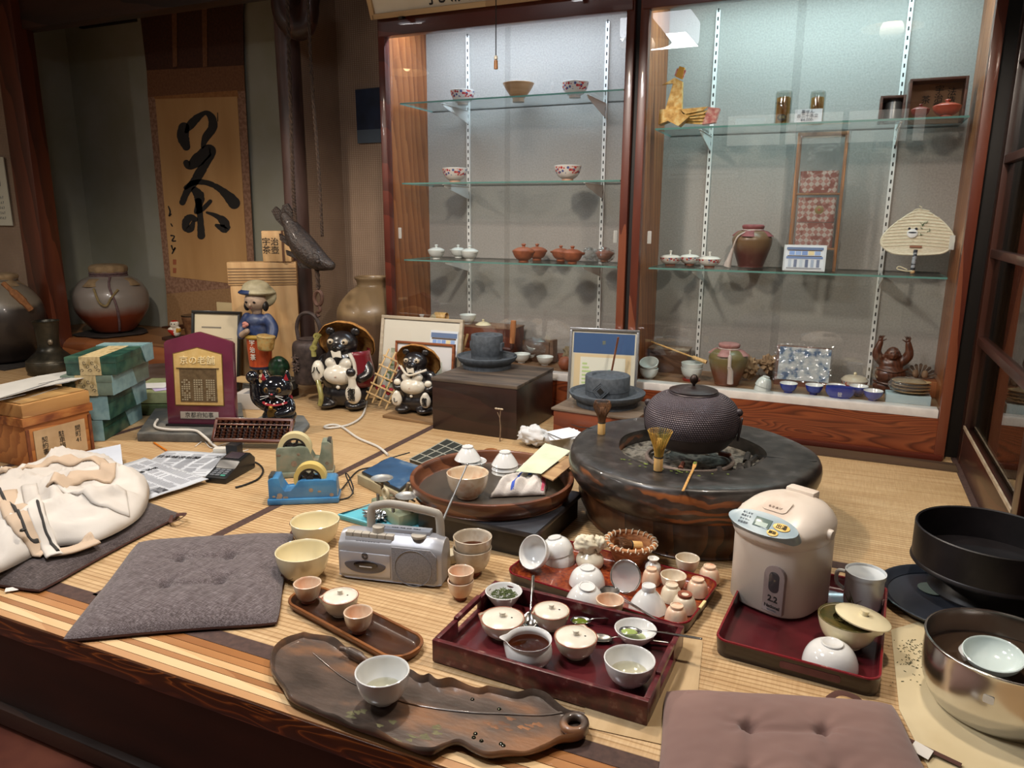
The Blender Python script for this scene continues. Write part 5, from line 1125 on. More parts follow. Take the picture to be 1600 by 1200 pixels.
def shopfront(t, x0, z0, w, h, y):
 """watercolour of a two-storey wooden shop"""
 p = rectp(t, x0, x0+w, z0, z0+h, y, '#cdd3da', 'watercolour_card')
 def r(a, b, c_, d, cc, n='wash'): return rectp(t, x0+w*a, x0+w*b, z0+h*c_, z0+h*d, y-.001, cc, n)
 r(.03, .97, .84, .95, '#5f7396', 'roof_wash'); r(.03, .97, .46, .56, '#6c82ab', 'roof_wash'); r(.06, .94, .8, .835, '#55473f', 'beam_wash'); r(.06, .94, .56, .595, '#4d423e', 'beam_wash')
 for i in range(5): r(.1+i*.165, .24+i*.165, .62, .79, ['#7f9cd0', '#8fa9d6', '#7893c7', '#d8c79a', '#8ba4d0'][i], 'window_wash')
 for i in range(6): r(.09+i*.145, .17+i*.145, .1, .43, ['#a9b4c4', '#6c7690', '#b7c2cf', '#5f6a86', '#98a5ba', '#707a92'][i], 'shopfront_wash')
 r(.05, .95, .03, .08, '#8b8d94', 'street_wash'); return p
SILV = plain('silver frame metal', '#b3b3b5', .25, .85); CHAMP = pm('champagne frame wood', '#a19480', '#b5a995', 40, .45, stretch=(.1, 1, 1)); BRF = wood('brown frame wood', '#70391d', '#8f5230', 14, 'X', .4)
def art1(t, L_, H_, y):
 rectp(t, L_*.14, L_*.9, H_*.08, H_*.62, y, '#8f9a7c', 'landscape_print', pm('muted landscape print', '#6f7d68', '#9aa08a', 9, .8, stretch=(1, 1, 4), c3='#c9c3ae'))
 shopfront(t, L_*.62, H_*.36, L_*.33, H_*.5, y-.003)
framed('framed_picture', 'wide champagne-framed print with a blue shopfront card, behind the raccoon dog figures', (588, 3.17), (714, 3.19), 497, .0, radians(11), .016, CHAMP, None, art1, mwcol='#d3cfc2')
def art2(t, L_, H_, y):
 rectp(t, L_*.2, L_*.8, H_*.2, H_*.72, y, '#93a39b', 'landscape_print', pm('pale blue landscape', '#8da2ad', '#b9c2bb', 7, .8, stretch=(1, 1, 4), c3='#6f8a6d')); rectp(t, L_*.62, L_*.8, H_*.2, H_*.42, y-.001, '#4f6f58', 'tree_print')
framed('framed_picture', 'small brown-framed print behind the smaller raccoon dog figure', (615, 3.105), (706, 3.125), 536, .0, radians(7), .011, BRF, None, art2, mwcol='#d5d6d8')
def art3(t, L_, H_, y):
 rectp(t, L_*.06, L_*.94, H_*.74, H_*.95, y, '#33527e', 'blue_band'); text('茶', .02, plain('gold print', '#8a8a5a', .5), t, (L_*.5, y-.001, H_*.85))
 rectp(t, L_*.08, L_*.9, H_*.06, H_*.73, y, '#cbb994', 'inner_mount'); rectp(t, L_*.17, L_*.82, H_*.1, H_*.70, y-.001, '#d2d3c6', 'print_paper')
 s = M(); s.prism([(L_*.2, H_*.1), (L_*.8, H_*.1), (L_*.8, H_*.45), (L_*.62, H_*.58), (L_*.42, H_*.55), (L_*.28, H_*.36)], 0, .0008, Tr(0, y-.0018, 0) @ Rx(pi/2)); s.build('hill_print', plain('teal hill', '#6f9a8f', .7), t)
 for i in range(6): rectp(t, L_*(.2+.0), L_*(.42-.03*i), H_*(.42+.04*i), H_*(.44+.04*i), y-.0016, '#a9bf86', 'field_print')
fr3, L3_, H3_ = framed('framed_picture', 'tall silver-framed blue and green print leaning behind the diamond-socket mill', (882, 3.16), (989, 3.21), 516, .0, radians(8), .012, SILV, None, art3, mwcol='#c4c0b0')
p_, q_ = VY(951, 604, 3.135), VY(966, 527, 3.15); st_ = thing('wooden_stick', 'flat wooden stick leaning on the tall silver-framed print', 'stick', p_); M().tube([(0, 0, 0), q_-p_], .012, 4, flat=.4).build('slat', wood('red stick wood', '#7d4a32', '#9c6548', 14, 'Z', .5), st_, 0)
# ======================================================= RACCOON DOGS
TBLK = pm('glossy black glaze', '#131113', '#231f20', 9, .3, coat=.4); TWHT = pm('ivory glaze', '#c9c2b2', '#d8d2c4', 12, .25, coat=.5)
TRED_ = plain('red glaze', '#6b1520', .3, coat=.4); STRAW = pm('straw hat', '#8a5a26', '#b3803f', 60, .8, bmp=.5); GOLDG = pm('olive gold glaze', '#6f6a35', '#938b52', 30, .35, coat=.3)
def tanuki(label, bx_, h, rz, big):
 t = thing('raccoon_dog_figure', label, 'figurine', bx_, rz); s = h
 blob('body', [('e', (0, .02*s, .16*s), (.26*s, .22*s, .17*s)), ('e', (0, 0, .36*s), (.25*s, .2*s, .26*s)), ('e', (0, -.02*s, .55*s), (.2*s, .17*s, .16*s)),
  ('e', (0, -.03*s, .745*s), (.165*s, .15*s, .15*s)), ('e', (0, -.16*s, .71*s), (.075*s, .09*s, .06*s)), ('e', (-.15*s, -.12*s, .05*s), (.11*s, .14*s, .055*s)), ('e', (.15*s, -.12*s, .05*s), (.11*s, .14*s, .055*s)),
  ('l', [(-.2*s, 0, .55*s), (-.26*s, -.05*s, .42*s), (-.22*s, -.14*s, .36*s)], [.07*s, .065*s, .05*s]), ('l', [(.2*s, 0, .55*s), (.27*s, -.05*s, .42*s), (.22*s, -.14*s, .36*s)], [.07*s, .065*s, .05*s])], TBLK, t, h*.016)
 blob('belly', [('e', (0, -.135*s, .40*s), (.175*s, .13*s, .125*s)), ('e', (-.075*s, -.15*s, .54*s), (.075*s, .06*s, .065*s)), ('e', (.075*s, -.15*s, .54*s), (.075*s, .06*s, .065*s))], TWHT, t, h*.014, 3)
 M().ball((0, -.262*s, .40*s), .010*s).build('navel', plain('pale pink glaze', '#b59a8c', .3), t); M().ball((0, -.20*s, .265*s), (.022*s, .02*s, .024*s)).build('bead', TWHT, t)
 for sx in (-1, 1):
  e = M().ball((sx*.075*s, -.158*s, .785*s), (.036*s, .022*s, .034*s)).build('eye', pm('buff glaze', '#9c8c74', '#b8aa92', 30, .35), t); M().ball((sx*.072*s, -.179*s, .786*s), (.013*s, .006*s, .013*s)).build('pupil', plain('black pupil', '#0c0a0a', .2), e)
  M().ball((sx*.135*s, -.01*s, .885*s), (.05*s, .03*s, .05*s)).build('ear', TBLK, t)
 M().ball((0, -.245*s, .735*s), (.026*s, .018*s, .018*s)).build('nose', plain('black nose', '#0a0909', .2), t)
 M().prism([(-.05*s, -.02*s), (.05*s, -.02*s), (.062*s, -.1*s), (0, -.085*s), (-.03*s, -.11*s)], 0, .02*s, Tr(.0, -.215*s, .715*s) @ Rx(pi/2), bev=.004*s).build('muzzle_patch', TWHT, t)
 hat = M().lathe(sp([(.30*s, .02*s), (.305*s, .035*s), (.26*s, .10*s), (.12*s, .15*s), (0, .16*s), (0, .14*s), (.12*s, .13*s), (.25*s, .08*s), (.29*s, .02*s)], 3), 40, Tr(0, .06*s, .72*s) @ Rx(radians(-62)), wob=lambda a_, z: 1+.015*sin(a_*28)).build('straw_hat', STRAW, t, 60)
 if big:
  # red robe over one shoulder, sake flask and account book
  s_ = M(); s_.grid(lambda u, v: ((.285+.02*sin(v*5))*s*cos(-1.0+u*1.75), .21*s*sin(-1.0+u*1.75)+.02*s, (.25+.42*v)*s*(1)), 12, 8); s_.build('red_robe', TRED_, t, 180, .012*s)
  M().tube(sp([(.13*s, -.18*s, .66*s), (.17*s, -.17*s, .55*s), (.185*s, -.18*s, .42*s)], 4), .028*s, 8, flat=.6).build('robe_lining', TWHT, t)
  fl_ = blob('sake_flask', [('e', (.17*s, -.23*s, .20*s), (.085*s, .05*s, .12*s)), ('l', [(.17*s, -.23*s, .25*s), (.165*s, -.235*s, .37*s), (.165*s, -.23*s, .41*s)], [.05*s, .04*s, .052*s])], TWHT, t, h*.012, 2)
  text('御\n通', .085*s, INK, fl_, (.17*s, -.288*s, .20*s), bold=.0008, line=.85, ext=.006*s)
  M().ball((.165*s, -.26*s, .46*s), (.05*s, .045*s, .05*s)).build('paw', TBLK, t)
  fd = blob('account_book', [('e', (-.235*s, -.13*s, .42*s), (.07*s, .07*s, .14*s))], TWHT, t, h*.012, 2); text('八', .09*s, INK, fd, (-.23*s, -.206*s, .45*s), ext=.008*s, bold=.001)
  for q in ([(-.20*s, -.14*s, .86*s), (-.27*s, -.13*s, .72*s), (-.27*s, -.14*s, .6*s)], [(-.24*s, -.15*s, .34*s), (-.19*s, -.22*s, .24*s), (-.17*s, -.245*s, .14*s), (-.19*s, -.24*s, .05*s)]):
   M().tube(sp(q, 5), .026*s, 10).build('gourd_cord', GOLDG, t)
  for q in ((-.225*s, -.14*s, .84*s), (-.27*s, -.14*s, .70*s)): M().lathe([(.012*s, -.02*s), (.035*s, -.02*s), (.04*s, 0), (.035*s, .02*s), (.012*s, .02*s)], 14, Tr(*q) @ Rx(pi/2)).build('cord_bead', GOLDG, t)
 else:
  M().tube(sp([(-.15*s, -.17*s, .70*s), (-.06*s, -.22*s, .605*s), (0, -.23*s, .585*s), (.08*s, -.22*s, .61*s), (.21*s, -.17*s, .665*s)], 5), .017*s, 8).build('neck_cord', TWHT, t)
  for sx, ch in ((-1, 'し'), (1, '御\n通')):
   g = blob('sake_flask' if sx > 0 else 'account_book', [('e', (sx*.20*s, -.21*s, .21*s), (.075*s, .045*s, .11*s)), ('e', (sx*.2*s, -.21*s, .27*s), (.05*s, .04*s, .07*s))], TWHT, t, h*.013, 2); text(ch, .075*s, INK, g, (sx*.2*s, -.262*s, .2*s), ext=.006*s, bold=.0006, line=.85)
   M().ball((sx*.215*s, -.14*s, .45*s), (.05*s, .04*s, .05*s)).build('paw', TWHT, t)
 t.scale = (1.13, 1.05, 1.); return t
pb_ = G(541, 633, .007); tanuki('large black and white raccoon dog figure in straw hat and red robe', pb_, zat(502, pb_+V3((0, .05, 0)))*1.0, radians(14), True)
bdp = G(655, 652); brd = M().box((0, 0, .007), (.30, .22, .013), bev=.002).build('wooden_board', wood('greyish plank', '#6e5336', '#8a6b48', 8, 'X', .6)); brd.location = (bdp.x+.0, bdp.y+.02, 0); brd.rotation_euler = (0, 0, radians(-3)); tag(brd, 'plank under the smaller raccoon dog figure', 'board')
ps_ = G(652, 641, .0195); tanuki('smaller black and white raccoon dog figure standing on a plank beside the dark box', ps_, zat(538, ps_+V3((0, .03, 0)))-.0145, radians(8), False)
# bamboo lattice ornament
bo = G(612, 648); lt_ = thing('lattice_ornament', 'small slanted bamboo lattice with red flowers between the two raccoon dog figures', 'ornament', bo); lt_.matrix_world = Tr(bo+V3((-.125, .03, .02))) @ Rz(radians(20)) @ Rx(radians(-12)) @ Ry(radians(24))
LATM = wood('split bamboo slat', '#b08f5f', '#c9aa78', 30, 'Z', .5)
for i in range(4): M().box((-.055+i*.037, 0, .15), (.008, .006, .28), bev=.001).build('upright_slat', LATM, lt_)
for i in range(5): M().box((0, -.006, .05+i*.05), (.135, .006, .008), bev=.001).build('cross_slat', LATM, lt_)
for i in range(7): M().ball((R.uniform(-.05, .06), .012, R.uniform(.08, .25)), (.014, .008, .012), u=8, v=6).build('red_flower', plain('red silk flower', '#9c2630', .8), lt_)
for i in range(8):
 x, z = R.uniform(-.05, .06), R.uniform(.08, .24); M().ball((x, .008, z), (.012, .003, .006), Tr(0, 0, 0), u=8, v=6).build('leaf', plain('green silk leaf', '#5a7040', .8), lt_)
# ===================================================== ALCOVE THINGS
def brush(parent, strokes, mat, y, T):
 """strokes: list of [(x, z, halfwidth), ...] laid flat on the paper"""
 for st in strokes:
  P_ = sp([(x, z, w_*1.18) for x, z, w_ in st], 6); s = M(); a_, b_ = [], []
  for i, (x, z, w_) in enumerate(P_):
   q, p = P_[min(i+1, len(P_)-1)], P_[max(i-1, 0)]; d = V3((q[0]-p[0], q[1]-p[1])); d = d.normalized() if d.length else V3((1, 0)); n_ = V3((-d.y, d.x))
   j = 1+.18*noise.noise(V3((x*60, z*60, 1))); a_.append(T(x+n_.x*w_*j, z+n_.y*w_*j)); b_.append(T(x-n_.x*w_*j, z-n_.y*w_*j))
  va = s._v(a_, I4); vb = s._v(b_, I4)
  for i in range(len(va)-1): s.face((va[i], va[i+1], vb[i+1], vb[i]))
  n = 8
  for vv, c_, sg in ((P_[0], 0, -1), (P_[-1], 0, 1)):
   q = P_[1] if sg < 0 else P_[-2]; an = atan2(vv[1]-q[1], vv[0]-q[0])
   s.poly([T(vv[0]+vv[2]*cos(an-pi/2+pi*k/n), vv[1]+vv[2]*sin(an-pi/2+pi*k/n)) for k in range(n+1)])
  s.build('brush_stroke', mat, parent, 0)
YS = 4.04
SX0, SX1 = VY(258, 470, YS).x-.02, VY(393, 440, YS).x
sc = thing('hanging_scroll', 'hanging scroll with one large brushed tea character in the alcove', 'hanging scroll', (0, YS, 0))
zsc = lambda px, py: VY(px, py, YS)
ztop, zbot = 2.06, .115
def vtx(px, py, dy=0): p = zsc(px, py); return (p.x, -dy, p.z)
SILKD = pm('dark brown silk', '#3d2115', '#4d2c1d', 60, .8); SILKM = pm('mid brown silk', '#6a442b', '#7a5235', 60, .8); SILKP = pm('patterned mauve brown brocade', '#7d5a45', '#93705a', 45, .8, lo=.45, hi=.55); SILKL = pm('tan silk', '#8f6c48', '#9d7a55', 60, .8)
PAPR = pm('aged tan paper', '#ab8150', '#bd9462', 3, .8, stretch=(1.5, 1, .3))
def scpanel(name, quad, mat, dy, th=.0015):
 s = M(); a_ = [vtx(*q, dy) for q in quad]; s.rings([[(x, y, z) for x, y, z in a_], [(x, y+th, z) for x, y, z in a_]]); return s.build(name, mat, sc, 30)
scpanel('upper_silk', [(215, -12), (379, -15), (381, 102), (229, 110)], SILKD, 0)
scpanel('middle_silk', [(229, 110), (381, 102), (383, 142), (231, 152)], SILKM, 0)
scpanel('side_brocade', [(231, 152), (383, 142), (399, 447), (260, 459)], SILKP, 0)
scpanel('lower_silk', [(260, 459), (399, 447), (404, 505), (263, 520)], SILKL, 0)
scpanel('paper_border', [(240, 151), (371, 141), (373, 153), (243, 156)], pm('orange brocade band', '#8a5a30', '#9c6b3c', 45, .8), .002)
scpanel('writing_paper', [(243, 155), (371, 151), (389, 446), (267, 432)], PAPR, .003)
for x in (274, 321): scpanel('hanging_ribbon', [(x-5, -12), (x+3, -12), (x+4, 104), (x-3, 105)], SILKM, .006)
p0, p1 = vtx(255, 513, .0), vtx(410, 497, .0); M().tube([p0, p1], .016, 12).build('roller', wood('roller wood', '#3a2014', '#55321f', 9, 'X', .4), sc)
TT = lambda x, z: vtx(200+x*320/1200, 80+z*320/1200, .0048)
TT2 = lambda x, z: vtx(200+x*320/1200, 80+z*320/1200, .0054)
ST = [[(330, 450, 28), (325, 500, 30), (345, 560, 20)], [(345, 470, 10), (380, 420, 22), (430, 375, 14), (465, 362, 12), (495, 395, 20), (498, 450, 22), (460, 505, 20), (440, 560, 9)],
  [(345, 655, 16), (365, 672, 20), (420, 630, 34), (480, 575, 26), (500, 600, 14), (460, 660, 18), (425, 710, 24), (395, 760, 22), (350, 820, 17), (322, 885, 16)],
  [(340, 800, 10), (390, 770, 13), (460, 770, 13), (530, 800, 15), (590, 850, 24), (625, 890, 30)], [(395, 815, 18), (420, 850, 26), (418, 900, 18), (400, 945, 9), (440, 925, 12), (485, 880, 10)],
  [(415, 880, 17), (425, 960, 15), (430, 1040, 18), (432, 1080, 20)], [(398, 985, 13), (370, 975, 17), (345, 995, 20), (342, 1035, 18), (370, 1040, 17), (385, 1005, 10)], [(465, 945, 6), (520, 965, 12), (565, 1000, 22), (570, 1040, 22), (520, 1020, 8)],
  [(528, 362, 2), (529, 410, 2.5)], [(240, 910, 3), (250, 940, 4), (244, 965, 4), (256, 955, 3)], [(255, 1012, 3), (262, 1025, 3)], [(255, 1080, 4), (275, 1085, 3), (262, 1110, 4), (282, 1112, 3)], [(258, 1140, 4), (268, 1165, 3), (280, 1150, 4), (262, 1185, 3)]]
brush(sc, ST, plain('brush ink', '#211d1b', .75), 0, TT)
for z in (1235, 1285): scpanel('seal_stamp', [(268+3, 80+z*320/1200-4), (276, 80+z*320/1200-4), (276, 80+z*320/1200+4), (268+3, 80+z*320/1200+4)], plain('faded red seal', '#9c5a3c', .8), .005)
# big jar with cloth cap
JAR = pm('banded brown jar glaze', '#4a2216', '#6f3a26', 5, .3, coat=.35, stretch=(.5, .5, 3), c3='#8a6a55')
def jar_mat(name, top, mid, low, z1, z2, soft=.03):
 m, t, b = nt(name); b.inputs['Roughness'].default_value = .38; b.inputs['Coat Weight'].default_value = .25
 tc = N(t, 'ShaderNodeTexCoord'); sep = N(t, 'ShaderNodeSeparateXYZ'); t.links.new(tc.outputs['Object'], sep.inputs[0]); n = N(t, 'ShaderNodeTexNoise', Scale=7., Detail=4.); t.links.new(tc.outputs['Object'], n.inputs['Vector'])
 ad = N(t, 'ShaderNodeMath', operation='MULTIPLY_ADD'); t.links.new(n.outputs['Fac'], ad.inputs[0]); ad.inputs[1].default_value = soft*2.2; t.links.new(sep.outputs['Z'], ad.inputs[2])
 mr = N(t, 'ShaderNodeMapRange'); mr.inputs['From Min'].default_value = 0; mr.inputs['From Max'].default_value = z2*1.6; t.links.new(ad.outputs[0], mr.inputs['Value'])
 k = 1/(z2*1.6); t.links.new(ramp(t, mr.outputs[0], [(max(0, (z1-soft+soft)*k-.02), low), ((z1+soft*2)*k, mid), ((z2+soft)*k, mid), (min(1, (z2+soft*2)*k), top)]), b.inputs['Base Color'])
 n2 = N(t, 'ShaderNodeTexNoise', Scale=40., Detail=3.); t.links.new(tc.outputs['Object'], n2.inputs['Vector']); bump(t, b, n2.outputs['Fac'], .15, .003); return m
jb = G(180, 520, .104); rj = 53.5*mpp(jb+V3((0, 0, .2))); hj = zat(415, jb)-.104
j = thing('tea_jar', 'round brown tea jar with tied cloth cap standing in the alcove', 'jar', jb)
pj = [(0, 0), (rj*.42, 0), (rj*.62, hj*.08), (rj*.93, hj*.30), (rj*1.0, hj*.48), (rj*.95, hj*.62), (rj*.75, hj*.76), (rj*.48, hj*.83), (rj*.44, hj*.87), (rj*.47, hj*.9), (0, hj*.9)]
M().lathe(sp(pj, 5), 64).build('body', jar_mat('grey shouldered jar', '#8b8177', '#7c746d', '#6b2f1b', hj*.36, hj*.8), j, 60)
CAPC = pm('khaki cap cloth', '#756045', '#8c7658', 20, .9, bmp=.2, bsc=120)
M().lathe(sp([(rj*.78, hj*.70), (rj*.62, hj*.78), (rj*.45, hj*.835), (rj*.455, hj*.86), (rj*.50, hj*.9), (rj*.485, hj*.97), (rj*.3, hj*1.0), (0, hj*1.0)], 4), 60, wob=lambda a_, z: 1+(.16*sin(a_*4+.6) if z < hj*.8 else .02*sin(a_*9))+(.02 if z < hj*.8 else 0)).build('cloth_cap', CAPC, j, 60)
CORD = pm('dull purple brown cord', '#4d3a3a', '#665052', 60, .9)
for dz in (0, .016): M().tube([(rj*.475*cos(i*2*pi/30), rj*.475*sin(i*2*pi/30), hj*.835+dz) for i in range(30)], .008, 7, closed=True).build('cord_loop', CORD, j)
def on(a_, z):                         # a point on the jar's skin
 for q, w_ in zip(pj[1:], pj[2:]):
  if q[1] <= z <= w_[1]: r = q[0]+(w_[0]-q[0])*(z-q[1])/max(1e-6, w_[1]-q[1]); break
 else: r = rj
 r += .016; return (r*cos(a_), r*sin(a_), z)
av = -pi/2+atan2(-jb.x, jb.y)*-1+.9
a0 = atan2(-jb.y, -jb.x)
M().tube(sp([on(a0+.05, hj*.83), on(a0-.02, hj*.70), on(a0+.1, hj*.45), on(a0+.16, hj*.2), on(a0+.2, hj*.05)], 5), .008, 7).build('hanging_cord', CORD, j)
M().tube(sp([on(a0-.45, hj*.68), on(a0-.3, hj*.5), on(a0-.14, hj*.44), on(a0-.0, hj*.55), on(a0+.2, hj*.66)], 5), .008, 7).build('looped_cord', pm('olive cord', '#6b5c3c', '#80704c', 60, .9), j)
mt = M().lathe([(0, .0), (.21, 0), (.235, .010), (.21, .018), (.15, .012), (0, .012)], 48, wob=lambda a_, z: 1+.06*sin(a_*5)+.03*sin(a_*13)).build('folded_mat', pm('dark folded cloth', '#191412', '#2e2724', 14, .8)); mt.location = (jb.x, jb.y-.02, .1005); j.location.z += .0125; tag(mt, 'dark rumpled cloth under the tea jar in the alcove', 'mat')
# dark jar at far left and its mat
jb2 = G(8, 563, .006); r2_ = 63*mpp(jb2+V3((0, 0, .2))); h2_ = zat(430, jb2)
j2 = thing('tea_jar', 'large dark jar with knotted cord at the far left beside the post', 'jar', jb2)
M().lathe(sp([(0, 0), (r2_*.6, 0), (r2_*.72, h2_*.08), (r2_*.95, h2_*.35), (r2_*1.0, h2_*.52), (r2_*.93, h2_*.68), (r2_*.72, h2_*.82), (r2_*.5, h2_*.90), (r2_*.48, h2_*.94), (0, h2_*.94)], 5), 64).build('body', jar_mat('dark shouldered jar', '#6e665a', '#2e2723', '#1b1513', h2_*.2, h2_*.62), j2, 60)
M().lathe(sp([(r2_*.62, h2_*.86), (r2_*.5, h2_*.91), (r2_*.52, h2_*.97), (r2_*.4, h2_*1.0), (0, h2_*1.0)], 4), 40, wob=lambda a_, z: 1+.03*sin(a_*7)).build('cloth_cap', CAPC, j2, 60)
a0 = atan2(-jb2.y, -jb2.x)+.35; rr2 = lambda z: r2_*{.9: .56, .8: .80, .7: .95, .6: 1.02}[z]
P_ = [((rr2(z))*cos(a0+.12*i), rr2(z)*sin(a0+.12*i), h2_*z) for i, z in enumerate((.9, .8, .7, .6))]; M().tube(sp(P_, 5), [.016]*5+[.026]*6+[.02]*5, 8).build('knotted_cord', pm('orange brown cord', '#6d4526', '#8a5c36', 40, .9), j2)
mm_ = M().box((0, 0, .003), (.62, .44, .005)).build('dark_mat', pm('dark woven mat', '#15110f', '#2a2420', 60, .9)); mm_.location = (jb2.x, jb2.y+.02, 0); tag(mm_, 'black woven mat under the dark jar at the far left', 'mat')
# jar in the niche
jb3 = V3((-2.43, 3.53, 0)); r3_ = 58*mpp(jb3+V3((0, 0, .4))); h3_ = zat(434, jb3)
j3 = thing('storage_jar', 'tall tan and brown storage jar in the niche beside the left cabinet', 'jar', jb3)
M().lathe(sp([(0, 0), (r3_*.6, 0), (r3_*.62, h3_*.03), (r3_*.88, h3_*.4), (r3_*.97, h3_*.62), (r3_*.9, h3_*.74), (r3_*.62, h3_*.86), (r3_*.43, h3_*.91), (r3_*.41, h3_*.95), (r3_*.46, h3_*.985), (r3_*.46, h3_), (r3_*.41, h3_), (r3_*.38, h3_*.95), (r3_*.4, h3_*.9), (0, h3_*.85)], 5), 56).build('body', jar_mat('tan shouldered storage jar', '#8d7657', '#5f4a39', '#3b2a21', h3_*.3, h3_*.6, .05), j3, 60)
# bronze vase
vb = G(82, 583, 0); rv = 34*mpp(vb); hv = zat(502, vb)
vs = thing('bronze_vase', 'dark bronze long-necked vase at the left beside the green boxes', 'vase', vb)
M().lathe(sp([(0, 0), (rv*.8, 0), (rv*.97, .02), (rv*1.0, hv*.16), (rv*.95, hv*.26), (rv*.72, hv*.36), (rv*.5, hv*.46), (rv*.45, hv*.58), (rv*.47, hv*.8), (rv*.52, hv*.97), (rv*.56, hv), (rv*.5, hv*.99), (rv*.42, hv*.8), (rv*.4, hv*.6), (0, hv*.5)], 4), 56).build('body', pm('dark patinated bronze', '#1f1e1b', '#353229', 9, .38, met=.6, c3='#4a4438'), vs, 60)
a0 = atan2(-vb.y, -vb.x)+.15; M().ball((rv*.5*cos(a0), rv*.5*sin(a0), hv*.62), (.016, .014, .020)).build('lion_mask', pm('worn bronze', '#5a5348', '#857a68', 60, .4, met=.5), vs)
M().tube([(rv*.96*cos(i*2*pi/40), rv*.96*sin(i*2*pi/40), hv*.25) for i in range(40)], .004, 6, closed=True).build('raised_band', pm('worn bronze band', '#3a362e', '#4d473b', 60, .4, met=.5), vs)
# calendar on the left wall
ca = thing('wall_calendar', 'pale paper calendar hanging on the woven wall at the left edge', 'calendar', VY(-12, 352, 3.40))
zc_ = VY(-12, 246, 3.40).z-ca.location.z; wc_ = (VY(20, 352, 3.4).x-VY(-12, 352, 3.4).x)
M().box((wc_/2-.1, 0, zc_/2), (wc_+.2, .006, zc_)).build('page', plain('pale calendar paper', '#c9c6b4', .8), ca)
s = M()
for i in range(5): text('1 2 3 4 5 6 7', .025, plain('grey print', '#44505a', .5), ca, (wc_-.12, -.004, .05+i*.035))
text('7 月', .05, plain('grey print', '#44505a', .5), ca, (wc_-.1, -.004, zc_*.62))
# navy cloth
nv = thing('hanging_cloth', 'small navy printed cloth hanging on the niche wall beside the left cabinet', 'cloth', (0, 3.795, 0))
a_, b_, c_, d_ = VY(554, 140, 3.79), VY(604, 135, 3.79), VY(604, 222, 3.79), VY(558, 224, 3.79)
s = M(); n_ = lambda p, dy=0: (p.x, dy, p.z); k = lambda p, q, t: p+(q-p)*t
s.rings([[n_(a_), n_(b_), n_(k(b_, c_, .75)), n_(k(a_, d_, .75))], [n_(a_, .004), n_(b_, .004), n_(k(b_, c_, .75), .004), n_(k(a_, d_, .75), .004)]]); s.build('navy_part', pm('navy cloth', '#131c2e', '#1c2840', 9, .8), nv, 0)
s = M(); s.rings([[n_(p) for p in (k(a_, d_, .75), k(b_, c_, .75), c_, d_)], [n_(p, .004) for p in (k(a_, d_, .75), k(b_, c_, .75), c_, d_)]]); s.build('grey_hem', plain('blue grey cloth', '#4a5560', .8), nv, 0)
# ------------------------------------------------ hearth hook with fish
YF2 = 3.02
fish = thing('hearth_hook', 'old hanging hearth hook with carved wooden fish lever on a rope', 'hearth hook', VY(505, 330, YF2))
o_ = V3(fish.location); fp = lambda px, py, dy=0: VY(px, py, YF2)-o_+V3((0, dy, 0))
IRN = pm('dark carved fish wood', '#1e1613', '#33261f', 60, .55, bmp=.9, bsc=110, coat=.08, bd=.006)
k = mpp(VY(480, 380, YF2))
ax = [(445, 340, 9), (452, 352, 12), (460, 368, 17), (472, 385, 20), (486, 400, 19), (500, 410, 15), (515, 416, 8)]
blob('fish_body', [('l', [tuple(fp(x, y)) for x, y, r in ax], [r*k for x, y, r in ax])], IRN, fish, .006, 2)
def fin(pts, name='fin'): s = M(); s.prism([(0, 0)], 0, 0) if False else None; q = [fp(*p) for p in pts]; s.rings([[p+V3((0, -.006, 0)) for p in q], [p+V3((0, .006, 0)) for p in q]]); return s.build(name, IRN, fish, 30)
fin([(446, 360), (431, 345), (424, 331), (430, 324), (439, 332), (441, 322), (449, 319), (456, 332), (458, 352)], 'tail')
fin([(470, 362), (484, 371), (488, 383), (478, 390), (462, 372)], 'dorsal_fin'); fin([(447, 372), (436, 366), (437, 376), (450, 386)]); fin([(458, 396), (446, 392), (448, 400), (464, 406)]); fin([(482, 412), (464, 412), (468, 420), (486, 421)])
for c_, r in (((498, 405), 9), ((506, 409), 3)): M().ball(tuple(fp(*c_, -.04 if r > 5 else -.052)), (r*k, .012, r*k)).build('gill_cover' if r > 5 else 'eye', IRN, fish)
ROPE = pm('dark twisted rope', '#2a1d15', '#433124', 90, .9)
def rope(P_, r, name='rope'):
 L_ = sum((V3(a)-V3(b)).length for a, b in zip(P_, P_[1:])); q = sp([tuple(p) for p in P_], max(4, int(L_/.006/(len(P_)-1))))
 for ph in (0, pi): M().tube([(p[0]+r*.45*cos(i*.8+ph), p[1]+r*.45*sin(i*.8+ph), p[2]) for i, p in enumerate(q)], r*.66, 5).build(name, ROPE, fish)
rope([fp(478, -20, .0), fp(486, 130), fp(496, 260), fp(502, 370)], .008); rope([fp(447, -10), fp(452, 150), fp(456, 280), fp(460, 348)], .010)
rope([fp(494, 422), fp(496, 452)], .012)
M().tube([fp(496+6*cos(t), 467+11*sin(t)) for t in [i*2*pi/20 for i in range(20)]], .010, 8, closed=True).build('iron_link', pm('rusty iron', '#4a332a', '#64483c', 30, .6, met=.4), fish)
M().tube(sp([tuple(fp(*q)) for q in ((497, 478), (499, 486), (494, 490), (497, 496))], 4), .009, 8).build('iron_hook', pm('rusty iron', '#4a332a', '#64483c', 30, .6, met=.4), fish)
hh_ = thing('wall_hook_block', 'dark worn wooden hook block above the alcove pillar', 'hook block', VY(462, 40, 3.3)); o2 = V3(hh_.location)
blob('block', [('l', [tuple(VY(x, y, 3.3)-o2) for x, y in ((446, -30), (450, 20), (468, 42), (482, 30), (485, -10))], [.075, .08, .07, .05, .05])], DARKW, hh_, .012, 3)
